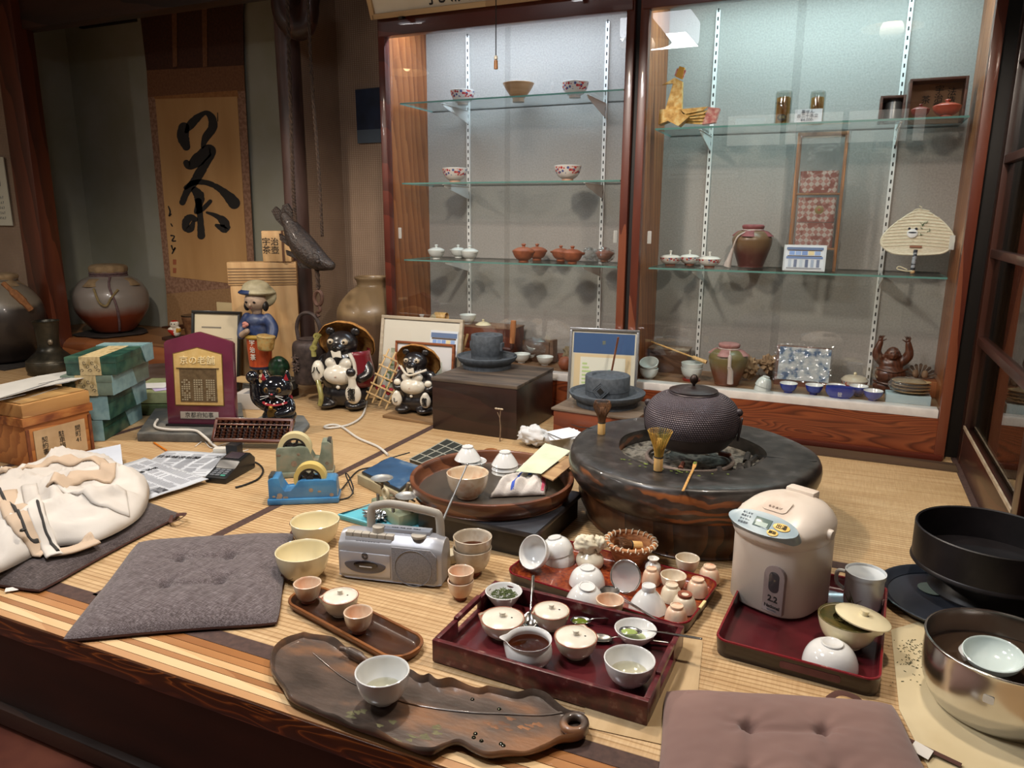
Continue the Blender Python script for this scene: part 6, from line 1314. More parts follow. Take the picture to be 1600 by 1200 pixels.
# hanging iron kettle
kb2 = VY(489, 598, 3.02); kz0 = kb2.z; kb2.z = 0; kr = 26*mpp(kb2); khh = zat(531, kb2)-kz0
zh_ = (zat(489, kb2)-kz0)/khh; hk_ = thing('iron_kettle', 'brown cast iron kettle with bail handle hanging from the hearth hook', 'kettle', kb2+V3((0, 0, kz0)))
IRB = pm('brown cast iron', '#2f2522', '#46393500'[:7], 40, .6, met=.2, bmp=.3)
M().lathe(sp([(0, 0), (kr*.8, 0), (kr*.95, .02), (kr*1.0, khh*.5), (kr*1.0, khh*.85), (kr*.85, khh*.97), (kr*.6, khh*1.0), (kr*.58, khh*1.04), (0, khh*1.05)], 3), 40).build('body', IRB, hk_, 50)
M().tube(sp([(-kr*.76, 0, khh*.95), (-kr*.85, 0, khh*(.95+(zh_-.95)*.5)), (-kr*.55, 0, khh*(.95+(zh_-.95)*.88)), (0, 0, khh*zh_), (kr*.55, 0, khh*(.95+(zh_-.95)*.88)), (kr*.85, 0, khh*(.95+(zh_-.95)*.5)), (kr*.76, 0, khh*.95)], 5), .010, 8).build('bail_handle', IRB, hk_)
text('大\n茶', .05, plain('raised iron', '#51433e', .6), hk_, (-.02, -kr*1.0, khh*.5), ext=.008, line=.9)
# ------------------------------------------------ boxes by the alcove pillar
PAUL = wood('pale paulownia wood', '#a98457', '#c09c6d', 9, 'Z', .6, c3='#b48e60', dist=3)
bq = VY(418, 590, 3.2); pa_ = V3((VY(372, 470, 3.15).x, 3.15, 0)); pw = VY(452, 470, 3.15).x-pa_.x
zt1_ = VY(420, 447, 3.15).z; zt2_ = VY(420, 411, 3.15).z
pw *= .97; tb1 = thing('wooden_box', 'tall pale wooden box with ribbed lid behind the girl figurine', 'box', (pa_.x+.02, 3.08, 0), radians(36))
M().box((pw/2, .045, zt1_/2), (pw, .09, zt1_), bev=.002).build('body', PAUL, tb1)
l = M().box((pw/2-.003, .045, (zt1_+zt2_)/2), (pw+.012, .102, zt2_-zt1_), bev=.003).build('lid', PAUL, tb1)
s = M()
for i in range(6): M().box((pw/2-.003, -.0068, zt1_+.012+i*.0155), (pw+.008, .003, .006)).build('lid_groove', plain('dark pencil groove', '#7b6144', .8), l)
sb1 = thing('wooden_box', 'small pale wooden box with brushed writing on top of the tall pale box', 'box', (VY(411, 408, 3.18).x, 3.18, zt2_+.0005), radians(32))
zz = VY(430, 362, 3.2).z-zt2_; M().box((.075, .04, zz/2), (.15, .08, zz), bev=.003).build('body', PAUL, sb1); text('宇治\n茶壺', .045, INK, sb1, (.045, -.0015, zz*.5)); M().box((.11, .039, zz/2), (.012, .086, zz+.004)).build('cord_band', plain('brown cord', '#5a3d2a', .9), sb1)
# folder and framed certificate
hf = VY(358, 473, 3.53).z-.101; fo = M().box((.0, 0, hf/2), (.24, .012, hf), bev=.003).build('paper_folder', plain('cream card folder', '#b9a67e', .7)); fo.location = (VY(362, 480, 3.53).x, 3.53, .101); tag(fo, 'cream card folder standing behind the black-framed certificate', 'folder')
def art4(t, L_, H_, y):
 for i in range(11): rectp(t, L_*.12, L_*(.85-.02*(i % 3)), H_*(.10+.055*i), H_*(.108+.055*i), y, '#8a8378', 'printed_line')
 for i in range(5): rectp(t, L_*(.12+.16*i), L_*(.125+.16*i), H_*.1, H_*.66, y, '#8a8378', 'printed_rule')
 rectp(t, L_*.2, L_*.6, H_*.78, H_*.8, y, '#7b7468', 'printed_title')
framed('framed_certificate', 'black-framed printed certificate behind the prize plaque', (298, 2.93), (374, 3.0), 487, .0, radians(10), .016, plain('black frame wood', '#14110f', .35, coat=.3), None, art4, 'certificate', mwcol='#cfc2a6')
# lucky figure and clay cup on the alcove floor
lf_ = G(275, 526, .128); lk = thing('lucky_figurine', 'tiny white and red lucky figurine on a dark board in the alcove', 'figurine', lf_, radians(25))
blob('body', [('e', (0, 0, .032), (.036, .03, .034)), ('e', (0, -.004, .085), (.032, .028, .03)), ('e', (-.028, -.014, .045), (.018, .014, .02)), ('e', (.028, -.014, .05), (.018, .014, .02)), ('e', (.024, -.018, .094), (.012, .012, .018))], None, lk, .004, 2, mats=[TWHT, plain('bright red glaze', '#a3241c', .3, coat=.3), plain('gold glaze', '#b3872e', .3, coat=.3)], fn=lambda c_: 1 if (c_.z < .05 and c_.x < .0) or (c_.z > .105) else (2 if c_.x > .015 and .03 < c_.z < .06 else 0))
for sx in (-1, 1): M().ball((sx*.010, -.031, .09), .004, u=8, v=6).build('eye', INK, lk)
ob_ = M().box((.03, .0, .012), (.15, .14, .022), bev=.006).build('dark_board', DARKX); ob_.location = (lf_.x-.04, lf_.y+.02, .1045); ob_.rotation_euler = (0, 0, .1); tag(ob_, 'dark thick board under the tiny lucky figurine', 'board')
cu_ = G(306, 529, .105); cp = thing('lidded_cup', 'brown clay cup with flat black lid in front of the scroll', 'cup', cu_); rcup = 17.5*mpp(cu_); hc_ = zat(492, cu_)-.105
M().lathe([(0, 0), (rcup*.75, 0), (rcup*.98, hc_*.8), (rcup*1.02, hc_*.82), (rcup*1.0, hc_*.97), (rcup*.9, hc_*.97), (0, hc_*.9)], 32).build('body', pm('brown salt glaze', '#5d3b26', '#7f5a3c', 40, .5), cp, 50)
M().lathe([(0, hc_*.965), (rcup*1.05, hc_*.965), (rcup*1.05, hc_*1.0), (0, hc_*1.02)], 32).build('lid', plain('black lacquer lid', '#0f0e0e', .25, coat=.4), cp, 50); M().tube([(rcup*.6, 0, hc_*1.0), (rcup*.62, 0, hc_*1.12), (rcup*.75, 0, hc_*1.1)], .006, 6).build('spoon_end', plain('black lacquer lid', '#0f0e0e', .25, coat=.4), cp)
sh_ = M().lathe(sp([(0, .006), (.10, .004), (.2, .012), (.24, .03), (.245, .03), (.22, .018), (.1, .012), (0, .013)], 3), 48).build('shallow_basin', pm('grey brown pottery', '#4b3b33', '#61504a', 9, .4)); p = G(240, 588); sh_.location = (p.x, p.y, 0); tag(sh_, 'shallow dark round dish behind the green gift boxes', 'dish')
# ======================================================== LEFT FOREGROUND
def obox(bl, br, rz=None, z0=0.):
 a, b = G(*bl, z0), G(*br, z0); return a, (atan2(b.y-a.y, b.x-a.x) if rz is None else rz), (b-a).length
# white jacket heaped on the dark cushion
jc = G(95, 800, .05); jk = thing('white_jacket', 'white padded jacket heaped on the dark brown cushion', 'jacket', (jc.x, jc.y, .03))
JW = pm('white cotton twill', '#bab2a9', '#c7c0b7', 5, .9, bmp=.1, bsc=400); JL = plain('cream jacket lining', '#b8a28b', .9)
jo = [(-60, 905), (0, 893), (80, 855), (150, 845), (215, 810), (232, 775), (226, 748), (190, 733), (168, 722), (110, 722), (60, 734), (0, 750), (-60, 756), (-120, 800)]
jp = sp([(q.x-jc.x, q.y-jc.y) for q in [G(x, y, .045) for x, y in jo]], 6, True)
cx_ = sum(p[0] for p in jp)/len(jp); cy_ = sum(p[1] for p in jp)/len(jp)
def jh(x, y, f):
 v = V3((x*4.2, y*4.2, 3.3)); w_ = V3((x*9.5+2, y*9.5, 1)); r = 1-abs(noise.noise(v))*2.4; r2 = 1-abs(noise.noise(w_))*2.4
 return .012+f*(.05+.045*max(0, r)**2+.022*max(0, r2)**2+.010*noise.noise(w_*2.)+.012*max(0, 1-abs(noise.noise(V3((x*13, y*5, 8))))*6))
s = M(); nr, na = 34, len(jp)
def jfn(u, v):
 i = v*na; k = int(i) % na; fr_ = i-int(i); a_, b_ = jp[k], jp[(k+1) % na]; bx_, by_ = a_[0]+(b_[0]-a_[0])*fr_, a_[1]+(b_[1]-a_[1])*fr_
 x, y = cx_+(bx_-cx_)*u, cy_+(by_-cy_)*u; f = max(0, 1-u**5)**.6; return (x, y, jh(x, y, f))
s.grid(jfn, nr, na); s.build('jacket_body', JW, jk, 180, .004, weld=1e-5)
pol = sorted((atan2(q[1]-cy_, q[0]-cx_), math.hypot(q[0]-cx_, q[1]-cy_)) for q in jp); pol = [(pol[-1][0]-2*pi, pol[-1][1])]+pol+[(pol[0][0]+2*pi, pol[0][1])]
def jz(x, y):
 an = atan2(y-cy_, x-cx_)
 for (a0_, r0_), (a1_, r1_) in zip(pol, pol[1:]):
  if a0_ <= an <= a1_: e = r0_+(r1_-r0_)*(an-a0_)/max(1e-9, a1_-a0_); break
 u = min(1, math.hypot(x-cx_, y-cy_)/e); return jh(x, y, max(0, 1-u**5)**.6)
def jl(px, py, up=.0):
 z = .1
 for _ in range(8): p = G(px, py, z+.03); z = .5*z+.5*(jz(p.x-jc.x, p.y-jc.y)+up)
 p = G(px, py, z+.03); return V3((p.x-jc.x, p.y-jc.y, z))
def band(name, P_, w_, mat, th=.005, up=.006):
 q = [V3(t) for t in sp([tuple(jl(*p_)) for p_ in P_], 7)]; s = M(); rows = []
 for i, p_ in enumerate(q):
  d = (q[min(i+1, len(q)-1)]-q[max(0, i-1)]); d.z = 0; d = d.normalized() if d.length > 0 else V3((1, 0, 0)); n_ = V3((-d.y, d.x, 0)); r_ = []
  for j in range(-4, 5): x, y = p_.x+n_.x*w_*j/4, p_.y+n_.y*w_*j/4; r_.append((x, y, jz(x, y)+up*(1-.5*(j/4)**4)))
  rows.append(s._v(r_, I4))
 for A_, B_ in zip(rows, rows[1:]):
  for j in range(8): s.face((A_[j], A_[j+1], B_[j+1], B_[j]))
 return s.build(name, mat, jk, 180, th)
band('placket', [(8, 770), (28, 805), (50, 838), (76, 864)], .030, JL); band('placket', [(46, 762), (58, 805), (74, 845), (86, 872)], .02, JW, .005, .011)
PIP = plain('dark piping', '#2f2c2a', .8); band('dark_piping', [(0, 768), (18, 793), (40, 828), (62, 858)], .003, PIP, .003, .013)
band('collar', [(0, 745), (50, 733), (110, 724), (160, 728), (168, 738), (120, 748), (85, 758)], .022, JL, .008, .012)
band('sleeve_fold', [(110, 765), (160, 775), (200, 790)], .05, JW, .006, .010); band('hem_fold', [(75, 866), (110, 862), (150, 845)], .022, JL, .005, .008)
band('dark_piping', [(56, 790), (68, 820), (80, 846), (92, 868)], .003, PIP, .003, .018)
p = jl(36, 828, .016); M().lathe([(0, .003), (.004, .002), (.0055, .003), (.0075, .002), (.0085, -.002)], 20, Tr(p)).build('snap_button', plain('gunmetal snap', '#55524e', .3, .9), jk)
# newspapers
NEWS = pm('newsprint', '#b5b8be', '#c3c6ca', 5, .85)
def newspaper(label, quad, z, seed, extra):
 q = [G(x, y, z) for x, y in quad]; c = sum(q, V3())/4; ex = (q[1]-q[0]); L_ = ex.length; rz_ = atan2(ex.y, ex.x); W_ = (q[3]-q[0]).length
 t = thing('newspaper', label, 'newspaper', (q[0].x, q[0].y, z), rz_); rr_ = random.Random(seed)
 s = M(); fn = lambda u, v: (u*L_, v*W_, .004+.006*noise.noise(V3((u*2, v*2, seed)))+.004*u)
 s.grid(fn, 16, 10); s.build('sheet', NEWS, t, 180, .003)
 ink = plain('newspaper ink', '#84868c', .85); zz = lambda u, v: fn(u, v)[2]+.0021
 y = .05; cols = 5; k = 0
 for c_ in range(cols):
  u0, u1 = .04+c_*.19, .04+c_*.19+.17; s = M(); v = .08
  while v < .9:
   if rr_.random() > .12:
    w_ = (u1-u0)*rr_.uniform(.75, 1); a_ = [(u0*L_, v*W_), ((u0+w_)*L_, v*W_), ((u0+w_)*L_, (v+.012)*W_), (u0*L_, (v+.012)*W_)]; s.poly([(x, y_, zz(x/L_, y_/W_)) for x, y_ in a_])
   v += .026
  l = s.build('print_column', ink, t, 0); l['kind'] = 'stuff'
 for (u, v, sz, tx) in extra: text(tx, sz, plain('newspaper black', '#1c1c20', .8), t, (u*L_, v*W_, zz(u, v)+.0012), (0, 0, 0))
 u, v = .05, .62; s = M(); s.poly([(x*L_, y_*W_, zz(x, y_)+.0008) for x, y_ in ((.2, .03), (.36, .03), (.36, .16), (.2, .16))]); s.build('print_photo', pm('print photo', '#2f3036', '#8b8d92', 60, .8), t, 0)
 return t
newspaper('lower newspaper sheet with a boxed headline, half under another by the card terminal', [(196, 742), (322, 748), (326, 703), (201, 709)], .002, 3, [(.3, .72, .03, '日本経済新聞'), (.85, .8, .03, '⎁'[:0]+'広告')])
newspaper('upper folded newspaper covered in small print beside the white jacket', [(232, 782), (326, 752), (283, 710), (172, 734)], .011, 5, [(.62, .62, .022, '囲碁 将棋'), (.3, .88, .02, '■ 特集')])
# envelope between jacket and box
o = M().box((0, 0, .0), (.22, .16, .003)).build('envelope', pm('pale blue white paper', '#b5bbc6', '#c3c8d0', 5, .8)); p = G(140, 722, .03); o.location = p; o.rotation_euler = (.22, -.1, .9); tag(o, 'pale bluish paper lying against the labelled wooden box behind the jacket', 'paper')
# wooden box with paper label
ORW = wood('orange aged box wood', '#8a4d22', '#b0713a', 9, 'X', .45, coat=.15, dist=8); ORW2 = wood('pale lid wood', '#96683a', '#b58750', 9, 'X', .5, dist=5);
a = G(47, 733, 0); LL = .1
while pxof((a.x, a.y+LL, .15)) < 143: LL += .002
rzl = pi/2; hl = zat(668, a); hh2 = zat(634, a)
wbx = thing('wooden_box', 'old orange wooden document box with handwritten paper label, behind the white jacket', 'box', (a.x, a.y, 0), rzl)
M().box((LL/2, .17, hl*.5), (LL*.97, .33, hl*.998), bev=.003).build('body', ORW, wbx)
hl3 = zat(655, a); M().box((LL/2, .17, (hl+hl3)/2), (LL+.012, .35, hl3-hl), bev=.002).build('worn_band', pm('worn rusty edge', '#6b3418', '#9a5c2c', 25, .5, stretch=(.3, 1, 1), c3='#b57c42'), wbx)
hl2 = hl3
M().box((LL/2, .17, (hl2+hh2)/2), (LL*1.0, .345, hh2-hl2), bev=.004).build('lid', ORW2, wbx)
M().box((LL/2, .17, hh2+.002), (LL*.94, .32, .006), bev=.001).build('lid_panel', wood('lid panel wood', '#8b6a3e', '#a88450', 7, 'Y', .5), wbx)
M().box((LL*.5, .002, hl*.44), (LL*.76, .004, hl*.8)).build('paper_label', pm('yellowed label paper', '#ab8c66', '#bd9f78', 12, .8), wbx)
for i, s_ in enumerate(('開\n町\n41', '駐\n車\n場', '契\n約\n書')): text(s_, hl*.155, INK, wbx, (LL*(.76-.25*i), -.0006, hl*(.5-.035*i)), line=.95, bold=.0003)
M().box((LL*.965, .004, hl*.46), (.012, .010, hl*.9)).build('corner_strip', pm('rusty edge', '#5a2a14', '#7c4422', 30, .6), wbx); M().box((LL*.04, .004, hl*.46), (.012, .010, hl*.9)).build('corner_strip', pm('rusty edge', '#5a2a14', '#7c4422', 30, .6), wbx)
# printed cloth/papers on the box lid
p0 = thing('paper_sheet', 'long printed white sheet with grey swirls lying over the document box', 'paper', V3((a.x, a.y, 0)))
q = [G(x, y, hh2+.03)-V3((a.x, a.y, 0)) for x, y in ((-60, 640), (65, 605), (160, 585), (140, 575), (60, 588), (-60, 615))]
s = M(); s.rings([[v_ for v_ in q], [v_+V3((0, 0, .002)) for v_ in q]]); s.build('sheet', pm('white printed paper', '#a9a7a1', '#b5b3ad', 6, .7), p0, 0)
for (x0, y0, x1, y1, w_) in ((0, 622, 100, 590, .006), (20, 628, 90, 606, .004), (60, 600, 140, 583, .007), (-40, 634, 40, 616, .005), (70, 604, 120, 594, .009)):
 u0, u1 = G(x0, y0, hh2+.033)-V3((a.x, a.y, 0)), G(x1, y1, hh2+.033)-V3((a.x, a.y, 0)); M().tube(sp([tuple(u0), tuple(u0.lerp(u1, .5)+V3((0, .012, 0))), tuple(u1)], 5), [w_*.4]*4+[w_]*3+[w_*.4]*4, 6, flat=.12).build('grey_swirl', plain('grey ink wash', '#6b6b6b', .8), p0)
# green gift boxes
GRN = pm('dark green marbled paper', '#16332b', '#24493e', 18, .35, coat=.15, c3='#3a5a48'); GLB = pm('grey blue flecked paper', '#6f8f94', '#85a3a5', 30, .4); OCH = pm('ochre vine print paper', '#a8946a', '#b9a67c', 30, .6, c3='#8f7c52'); GGR = pm('grey green paper', '#5d6c60', '#6d7c6e', 20, .45)
labs = ['green marbled gift box at the bottom of the stack of four', 'green marbled gift box second from the bottom of the stack', 'grey green gift box with ochre band third up in the stack', 'dark green gift box with ochre vine band on top of the stack']
b0 = G(161, 690, 0); zl = [0]+[zat(y, b0) for y in (657, 618, 586, 557)]
for i in range(4):
 z = zl[i]+.001; c = G(*[(161, 690), (169, 657), (177, 618), (183, 586)][i], z); h = zl[i+1]-zl[i]-.0015
 t = thing('gift_box', labs[i], 'gift box', (c.x, c.y, z), radians(117), 'green gift boxes'); Lx, Wx = .36, .205; body = [GRN, GRN, GGR, GRN][i]
 # near corner at origin, x runs to the back right, -x side to the back left
 M().box((Lx/2, Wx/2, h*.5), (Lx, Wx, h*.996), bev=.003).build('box_body', body, t)
 M().box((Lx/2, Wx/2, h*.82), (Lx+.004, Wx+.004, h*.35), bev=.003).build('lid', body, t)
 if i >= 2:
  M().box((Lx/2, Wx*.51, h*.5), (Lx+.006, .085, h*1.006)).build('ochre_band', OCH, t); s = M()
  for k in range(7): s.tube([(-.0036, Wx*.51-.033+.011*k+.009*(1-t_/8)*cos(t_+k*2), h*(.25+.22*(k % 3))+.009*(1-t_/8)*sin(t_+k*2)) for t_ in [q*.5 for q in range(13)]], .0009, 4)
  s.build('vine_print', plain('vine ink', '#3a3222', .7), t)
 x0 = {0: .66, 1: .7, 2: .0, 3: .78}[i]
 s = M(); k = Lx; s.prism([(k*x0, .001), ((k*.62, .001) if i == 2 else (k*1.005, .001)), ((k*.52, h*1.003) if i == 2 else (k*1.005, h*1.003)), (k*max(0, x0-.12), h*1.003)], 0, .0032, Tr(0, 0, 0) @ Rx(pi/2)); s.build('blue_wrap', GLB, t, 0)
 if i < 2: s = M(); s.prism([(.0, .001), (.07, .001), (.11, h*1.003), (.0, h*1.003)], 0, .0032, Tr(-.0001, 0, 0) @ Rz(pi/2) @ Rx(-pi/2) @ Matrix.Diagonal((1, -1, 1, 1))); s.build('blue_wrap', GLB, t, 0)
 if i == 3: M().box((Lx*.85, Wx*.5, h+.0012), (Lx*.22, Wx, .003)).build('blue_wrap', GLB, t)
# flat green folders beside the plaque
c = G(232, 646, 0);
for i, (m_, lab, dz) in enumerate(((pm('olive green box', '#3d4a2c', '#4d5a38', 30, .6), 'flat olive green gift box lying between the stack and the plaque', 0), (pm('pale olive box lid', '#7f8660', '#8f9670', 30, .6), 'pale olive flat box lid resting on the olive box by the plaque', .056))):
 o = M().box((0, 0, .027), (.34, .26, .052), bev=.003).build('gift_box', m_); o.location = (c.x-.07+.03*i, c.y+.11+.03*i, dz); o.rotation_euler = (0, 0, radians(117)); tag(o, lab, 'gift box')
for i, (cc, dx, dy, dz, lab) in enumerate((('#cfd0cf', -.07, .08, .1095, 'white printed leaflet on the flat olive boxes'), ('#b7a9cc', .03, .12, .1115, 'lilac and white leaflet on the flat olive boxes'))):
 o = M().box((0, 0, 0), (.17, .12, .0015)).build('leaflet', plain('leaflet %s' % cc, cc, .6)); o.location = (c.x+dx, c.y+dy, dz); o.rotation_euler = (0, 0, radians(35+i*25)); tag(o, lab, 'leaflet')
# ------------------------------------------------------------- plaque
SLATE = pm('grey slate slab', '#454543', '#5b5a56', 12, .7, bmp=.3, bsc=60, c3='#6d675c')
sl = [G(*q) for q in ((215, 690), (332, 692), (382, 666), (378, 640), (250, 640))]
o = M().prism([(p.x-sl[0].x, p.y-sl[0].y) for p in sl], 0, .035, bev=.004).build('slate_slab', SLATE); o.location = (sl[0].x, sl[0].y, 0); tag(o, 'rough grey slate slab under the prize plaque', 'slab')
pz = .0435; a, b = G(262, 662, pz), G(368, 664, pz); rzp = atan2(b.y-a.y, b.x-a.x); PL_ = (b-a).length; mid = (a+b)/2; hp = zat(534, mid)-pz; ha = zat(520, mid)-pz
pq = thing('prize_plaque', 'maroon wooden shop plaque with gilt plate standing on the slate slab', 'plaque', a, rzp); pq.matrix_world = Tr(a) @ Rz(rzp) @ Rx(-radians(5))
MAR = pm('mottled maroon lacquer', '#3b1424', '#5b2135', 3, .25, coat=.5, c3='#62283e')  # maroon tones blended at random by noise
GOLD = pm('satin gilt', '#cba866', '#d8b97c', 30, .4, met=.4); BRZ = plain('dark bronze relief', '#5d4a33', .5, .5)
ot = [(0, 0), (PL_, 0), (PL_, hp*.97), (PL_*.96, hp), (PL_*.5, ha), (PL_*.04, hp), (0, hp*.97)]
M().prism(ot, -.035, 0, Rx(pi/2) @ Tr(0, 0, -.0), bev=.006).build('board', MAR, pq, 40)
M().box((PL_/2, .03, -.005), (PL_*1.02, .09, .012), bev=.003).build('foot', plain('black foot', '#141214', .4), pq)
g0, g1 = PL_*.14, PL_*.84
gt = [(g0, hp*.235), (g1, hp*.235), (g1, hp*.84), (PL_*.49, hp*.915), (g0, hp*.84)]
gp = M().prism(gt, -.006, .004, Rx(pi/2) @ Tr(0, 0, 0), bev=.002).build('gilt_plate', GOLD, pq, 40)
M().prism([(x+(PL_*.49-x)*-.03, z+(hp*.55-z)*-.03) for x, z in gt], -.004, .0025, Rx(pi/2), bev=.001).build('gilt_border', plain('dark gilt edge', '#7d5f30', .35, .6), pq)
text('京の老舗', PL_*.13, plain('cream raised letters', '#d8c79a', .4), gp, (PL_*.49, -.0055, hp*.765), ext=.002, bold=.001)
nr = M().box((PL_*.49, -.0042, hp*.47), (PL_*.54, .003, hp*.40)).build('noren_relief', pm('bronze noren relief', '#57462f', '#6d5a40', 60, .5, met=.4), gp)
M().box((PL_*.49, -.006, hp*.675), (PL_*.62, .004, hp*.012), bev=.001).build('noren_rod', BRZ, gp)
for k in range(3):
 s = M()
 for i in range(4):
  for j in range(10):
   if R.random() > .08: s.box((PL_*(.49-.235+k*.18+i*.034+.0), -.0062, hp*(.30+.026*j)), (PL_*.022, .0012, hp*.015))
 l = s.build('relief_names', plain('pale relief', '#a59a80', .5, .3), nr); l['kind'] = 'stuff'
np_ = M().box((PL_*.48, -.001, hp*.11), (PL_*.56, .005, hp*.085), bev=.001).build('name_plate', plain('brushed silver plate', '#b3ada3', .35, .5), pq); text('京都府知事', PL_*.085, INK, np_, (PL_*.48, -.0038, hp*.11), bold=.0005)
# abacus
a, b = G(329, 689, .037), G(453, 691, .037); rza = atan2(b.y-a.y, b.x-a.x); AL = (b-a).length; mid = (a+b)/2
ab_ = thing('abacus', 'brown wooden abacus propped up in front of the black beckoning cat', 'abacus', a, rza); ta = radians(38); AH = None
AH = .115
for _ in range(8):
 tp = V3((mid.x-sin(rza)*sin(ta)*AH, mid.y+cos(rza)*sin(ta)*AH, 0)); AH = (zat(653, tp)-.037)/cos(ta)
ab_.matrix_world = Tr(a) @ Rz(rza) @ Rx(-ta)
ABW = wood('abacus frame wood', '#3f1c10', '#5f3120', 12, 'X', .35, coat=.2); BEAD = plain('brown bead wood', '#4a2516', .35, coat=.3)
for c_, d in (((AL/2, .008, .006), (AL, .018, .012)), ((AL/2, .008, AH-.006), (AL, .018, .012)), ((.006, .008, AH/2), (.012, .018, AH)), ((AL-.006, .008, AH/2), (.012, .018, AH)), ((AL/2, .006, AH*.72), (AL-.02, .010, .007))): M().box(c_, d, bev=.002).build('frame_bar', ABW, ab_)
M().box((AL/2, .017, AH/2), (AL-.01, .002, AH-.01)).build('back_board', plain('dark abacus back', '#2b150e', .6), ab_)
nrod = 13
for i in range(nrod):
 x = .022+(AL-.044)*i/(nrod-1); rd_ = M().tube([(x, .006, .01), (x, .006, AH-.01)], .0016, 6).build('rod', plain('bamboo rod', '#9a7b52', .5), ab_)
 s = M(); rb_ = (AL-.044)/(nrod-1)*.46
 for z in (AH*.155, AH*.155+.0135, AH*.155+.027, AH*.155+.0405, AH*.84):
  s.lathe([(.002, -.0065), (rb_, 0), (.002, .0065)], 12, Tr(x, .006, z))
 l = s.build('beads', BEAD, rd_, 30); l['kind'] = 'stuff'
# black beckoning cat on pale slate
sl = [G(*q) for q in ((412, 690), (470, 684), (484, 668), (475, 655), (420, 650), (385, 668))]
o = M().prism([(p.x-sl[0].x, p.y-sl[0].y) for p in sl], 0, .018, bev=.004).build('slate_slab', pm('pale grey slate', '#5d5f5e', '#73736f', 12, .7, bmp=.3, bsc=60)); o.location = (sl[0].x, sl[0].y, 0); tag(o, 'pale chipped slate slab under the black beckoning cat', 'slab')
cb_ = G(437, 668, .0185); hcat = zat(582, cb_)-.0185; k = hcat
ct = thing('beckoning_cat', 'black beckoning cat figurine with red collar and ears', 'figurine', cb_, radians(22))
CBL = plain('glossy black lacquer', '#111217', .12, coat=.7)
blob('body', [('e', (0, .03*k, .16*k), (.30*k, .29*k, .17*k)), ('e', (0, .0, .33*k), (.25*k, .23*k, .25*k)), ('e', (0, -.03*k, .68*k), (.285*k, .235*k, .225*k)), ('e', (0, -.2*k, .60*k), (.11*k, .09*k, .075*k)),
 ('l', [(-.19*k, 0, .84*k), (-.2*k, .0, .98*k)], [.08*k, .03*k]), ('l', [(.19*k, 0, .84*k), (.2*k, .0, .98*k)], [.08*k, .03*k]),
 ('l', [(-.22*k, -.05*k, .38*k), (-.34*k, -.10*k, .52*k), (-.36*k, -.10*k, .80*k), (-.37*k, -.14*k, .90*k)], [.11*k, .10*k, .085*k, .115*k]), ('l', [(.22*k, -.06*k, .42*k), (.26*k, -.18*k, .30*k), (.08*k, -.25*k, .26*k)], [.1*k, .09*k, .075*k]),
 ('l', [(-.16*k, -.1*k, .07*k), (-.15*k, -.3*k, .06*k)], [.11*k, .08*k]), ('l', [(.2*k, -.08*k, .08*k), (.19*k, -.28*k, .06*k)], [.12*k, .08*k])], CBL, ct, k*.016, 3)
RDC = plain('red felt collar', '#8c1420', .6)
M().tube([(.235*k*cos(t), -.025*k+.235*k*sin(t), .475*k-.05*k*sin(t)*-1) for t in [i*2*pi/36 for i in range(36)]], .028*k, 8, closed=True, flat=.6).build('collar', RDC, ct)
for x in (-.13, .02, .16): M().ball((x*k, -.255*k+abs(x)*.25*k, .44*k), .022*k, u=8, v=6).build('collar_flower', plain('pink white flower', '#d4b0a0', .5), ct)
M().ball((-.03*k, -.285*k, .385*k), .042*k).build('bell', plain('gold bell', '#8f6c2c', .3, .6), ct)
M().lathe([(0, .012*k), (.10*k, .01*k), (.105*k, 0)], 20, Tr(-.02*k, -.235*k, .26*k) @ Rx(pi/2+.15)).build('coin', plain('old gold coin', '#6d5326', .4, .4), ct)
for sx in (-1, 1):
 M().prism([(sx*-.045*k, 0), (sx*.055*k, .0), (sx*.012*k, .125*k)], 0, .012*k, Tr(sx*.19*k, -.082*k, .83*k) @ Rx(pi/2), bev=.003*k).build('ear_inside', plain('bright red ear', '#8e0f1c', .4), ct)
 e = M().ball((sx*.105*k, -.235*k, .69*k), (.048*k, .022*k, .048*k)).build('eye', plain('dark gold eye', '#6b4d20', .2), ct); M().ball((sx*.10*k, -.256*k, .69*k), (.016*k, .008*k, .03*k), u=8, v=6).build('pupil', plain('black pupil', '#0c0a0a', .2), e)
 for j in range(2): M().tube([(sx*.06*k, -.275*k, .60*k-.015*k*j), (sx*.2*k, -.30*k, .585*k-.05*k*j)], .004*k, 4).build('whisker', plain('white whisker', '#cfcfcf', .5), ct)
M().ball((0, -.288*k, .625*k), (.024*k, .014*k, .018*k), u=8, v=6).build('nose', plain('red nose', '#a3343c', .3), ct)
# girl figurine
stb = VY(409, 592, 2.98); zst = stb.z-.05; o = M().lathe(sp([(0, 0), (.13, 0), (.138, .02), (.134, .045), (.125, .05), (0, .05)], 2), 40, wob=lambda a_, z: 1+.05*sin(a_*3)+.02*sin(a_*8)).build('stone_slab', pm('dark grey stone base', '#3c3b38', '#4d4b46', 14, .7, bmp=.2)); o.location = (stb.x+.05, stb.y, zst); tag(o, 'flat dark round stone slab under the tea picker girl figurine', 'slab')
o = M().box((0, 0, zst/2-.002), (.22, .18, zst-.004), bev=.003).build('wooden_block', DARKX); o.location = (stb.x+.05, stb.y+.01, 0); tag(o, 'dark block under the stone slab of the girl figurine', 'block')
o = M().box((0, 0, .004), (.19, .12, .006)).build('envelope', plain('tan envelope', '#b3976a', .7)); o.location = (stb.x-.03, stb.y-.06, zst+.0505); o.rotation_euler = (0, 0, .12); tag(o, 'tan paper under the feet of the tea picker girl figurine', 'paper')
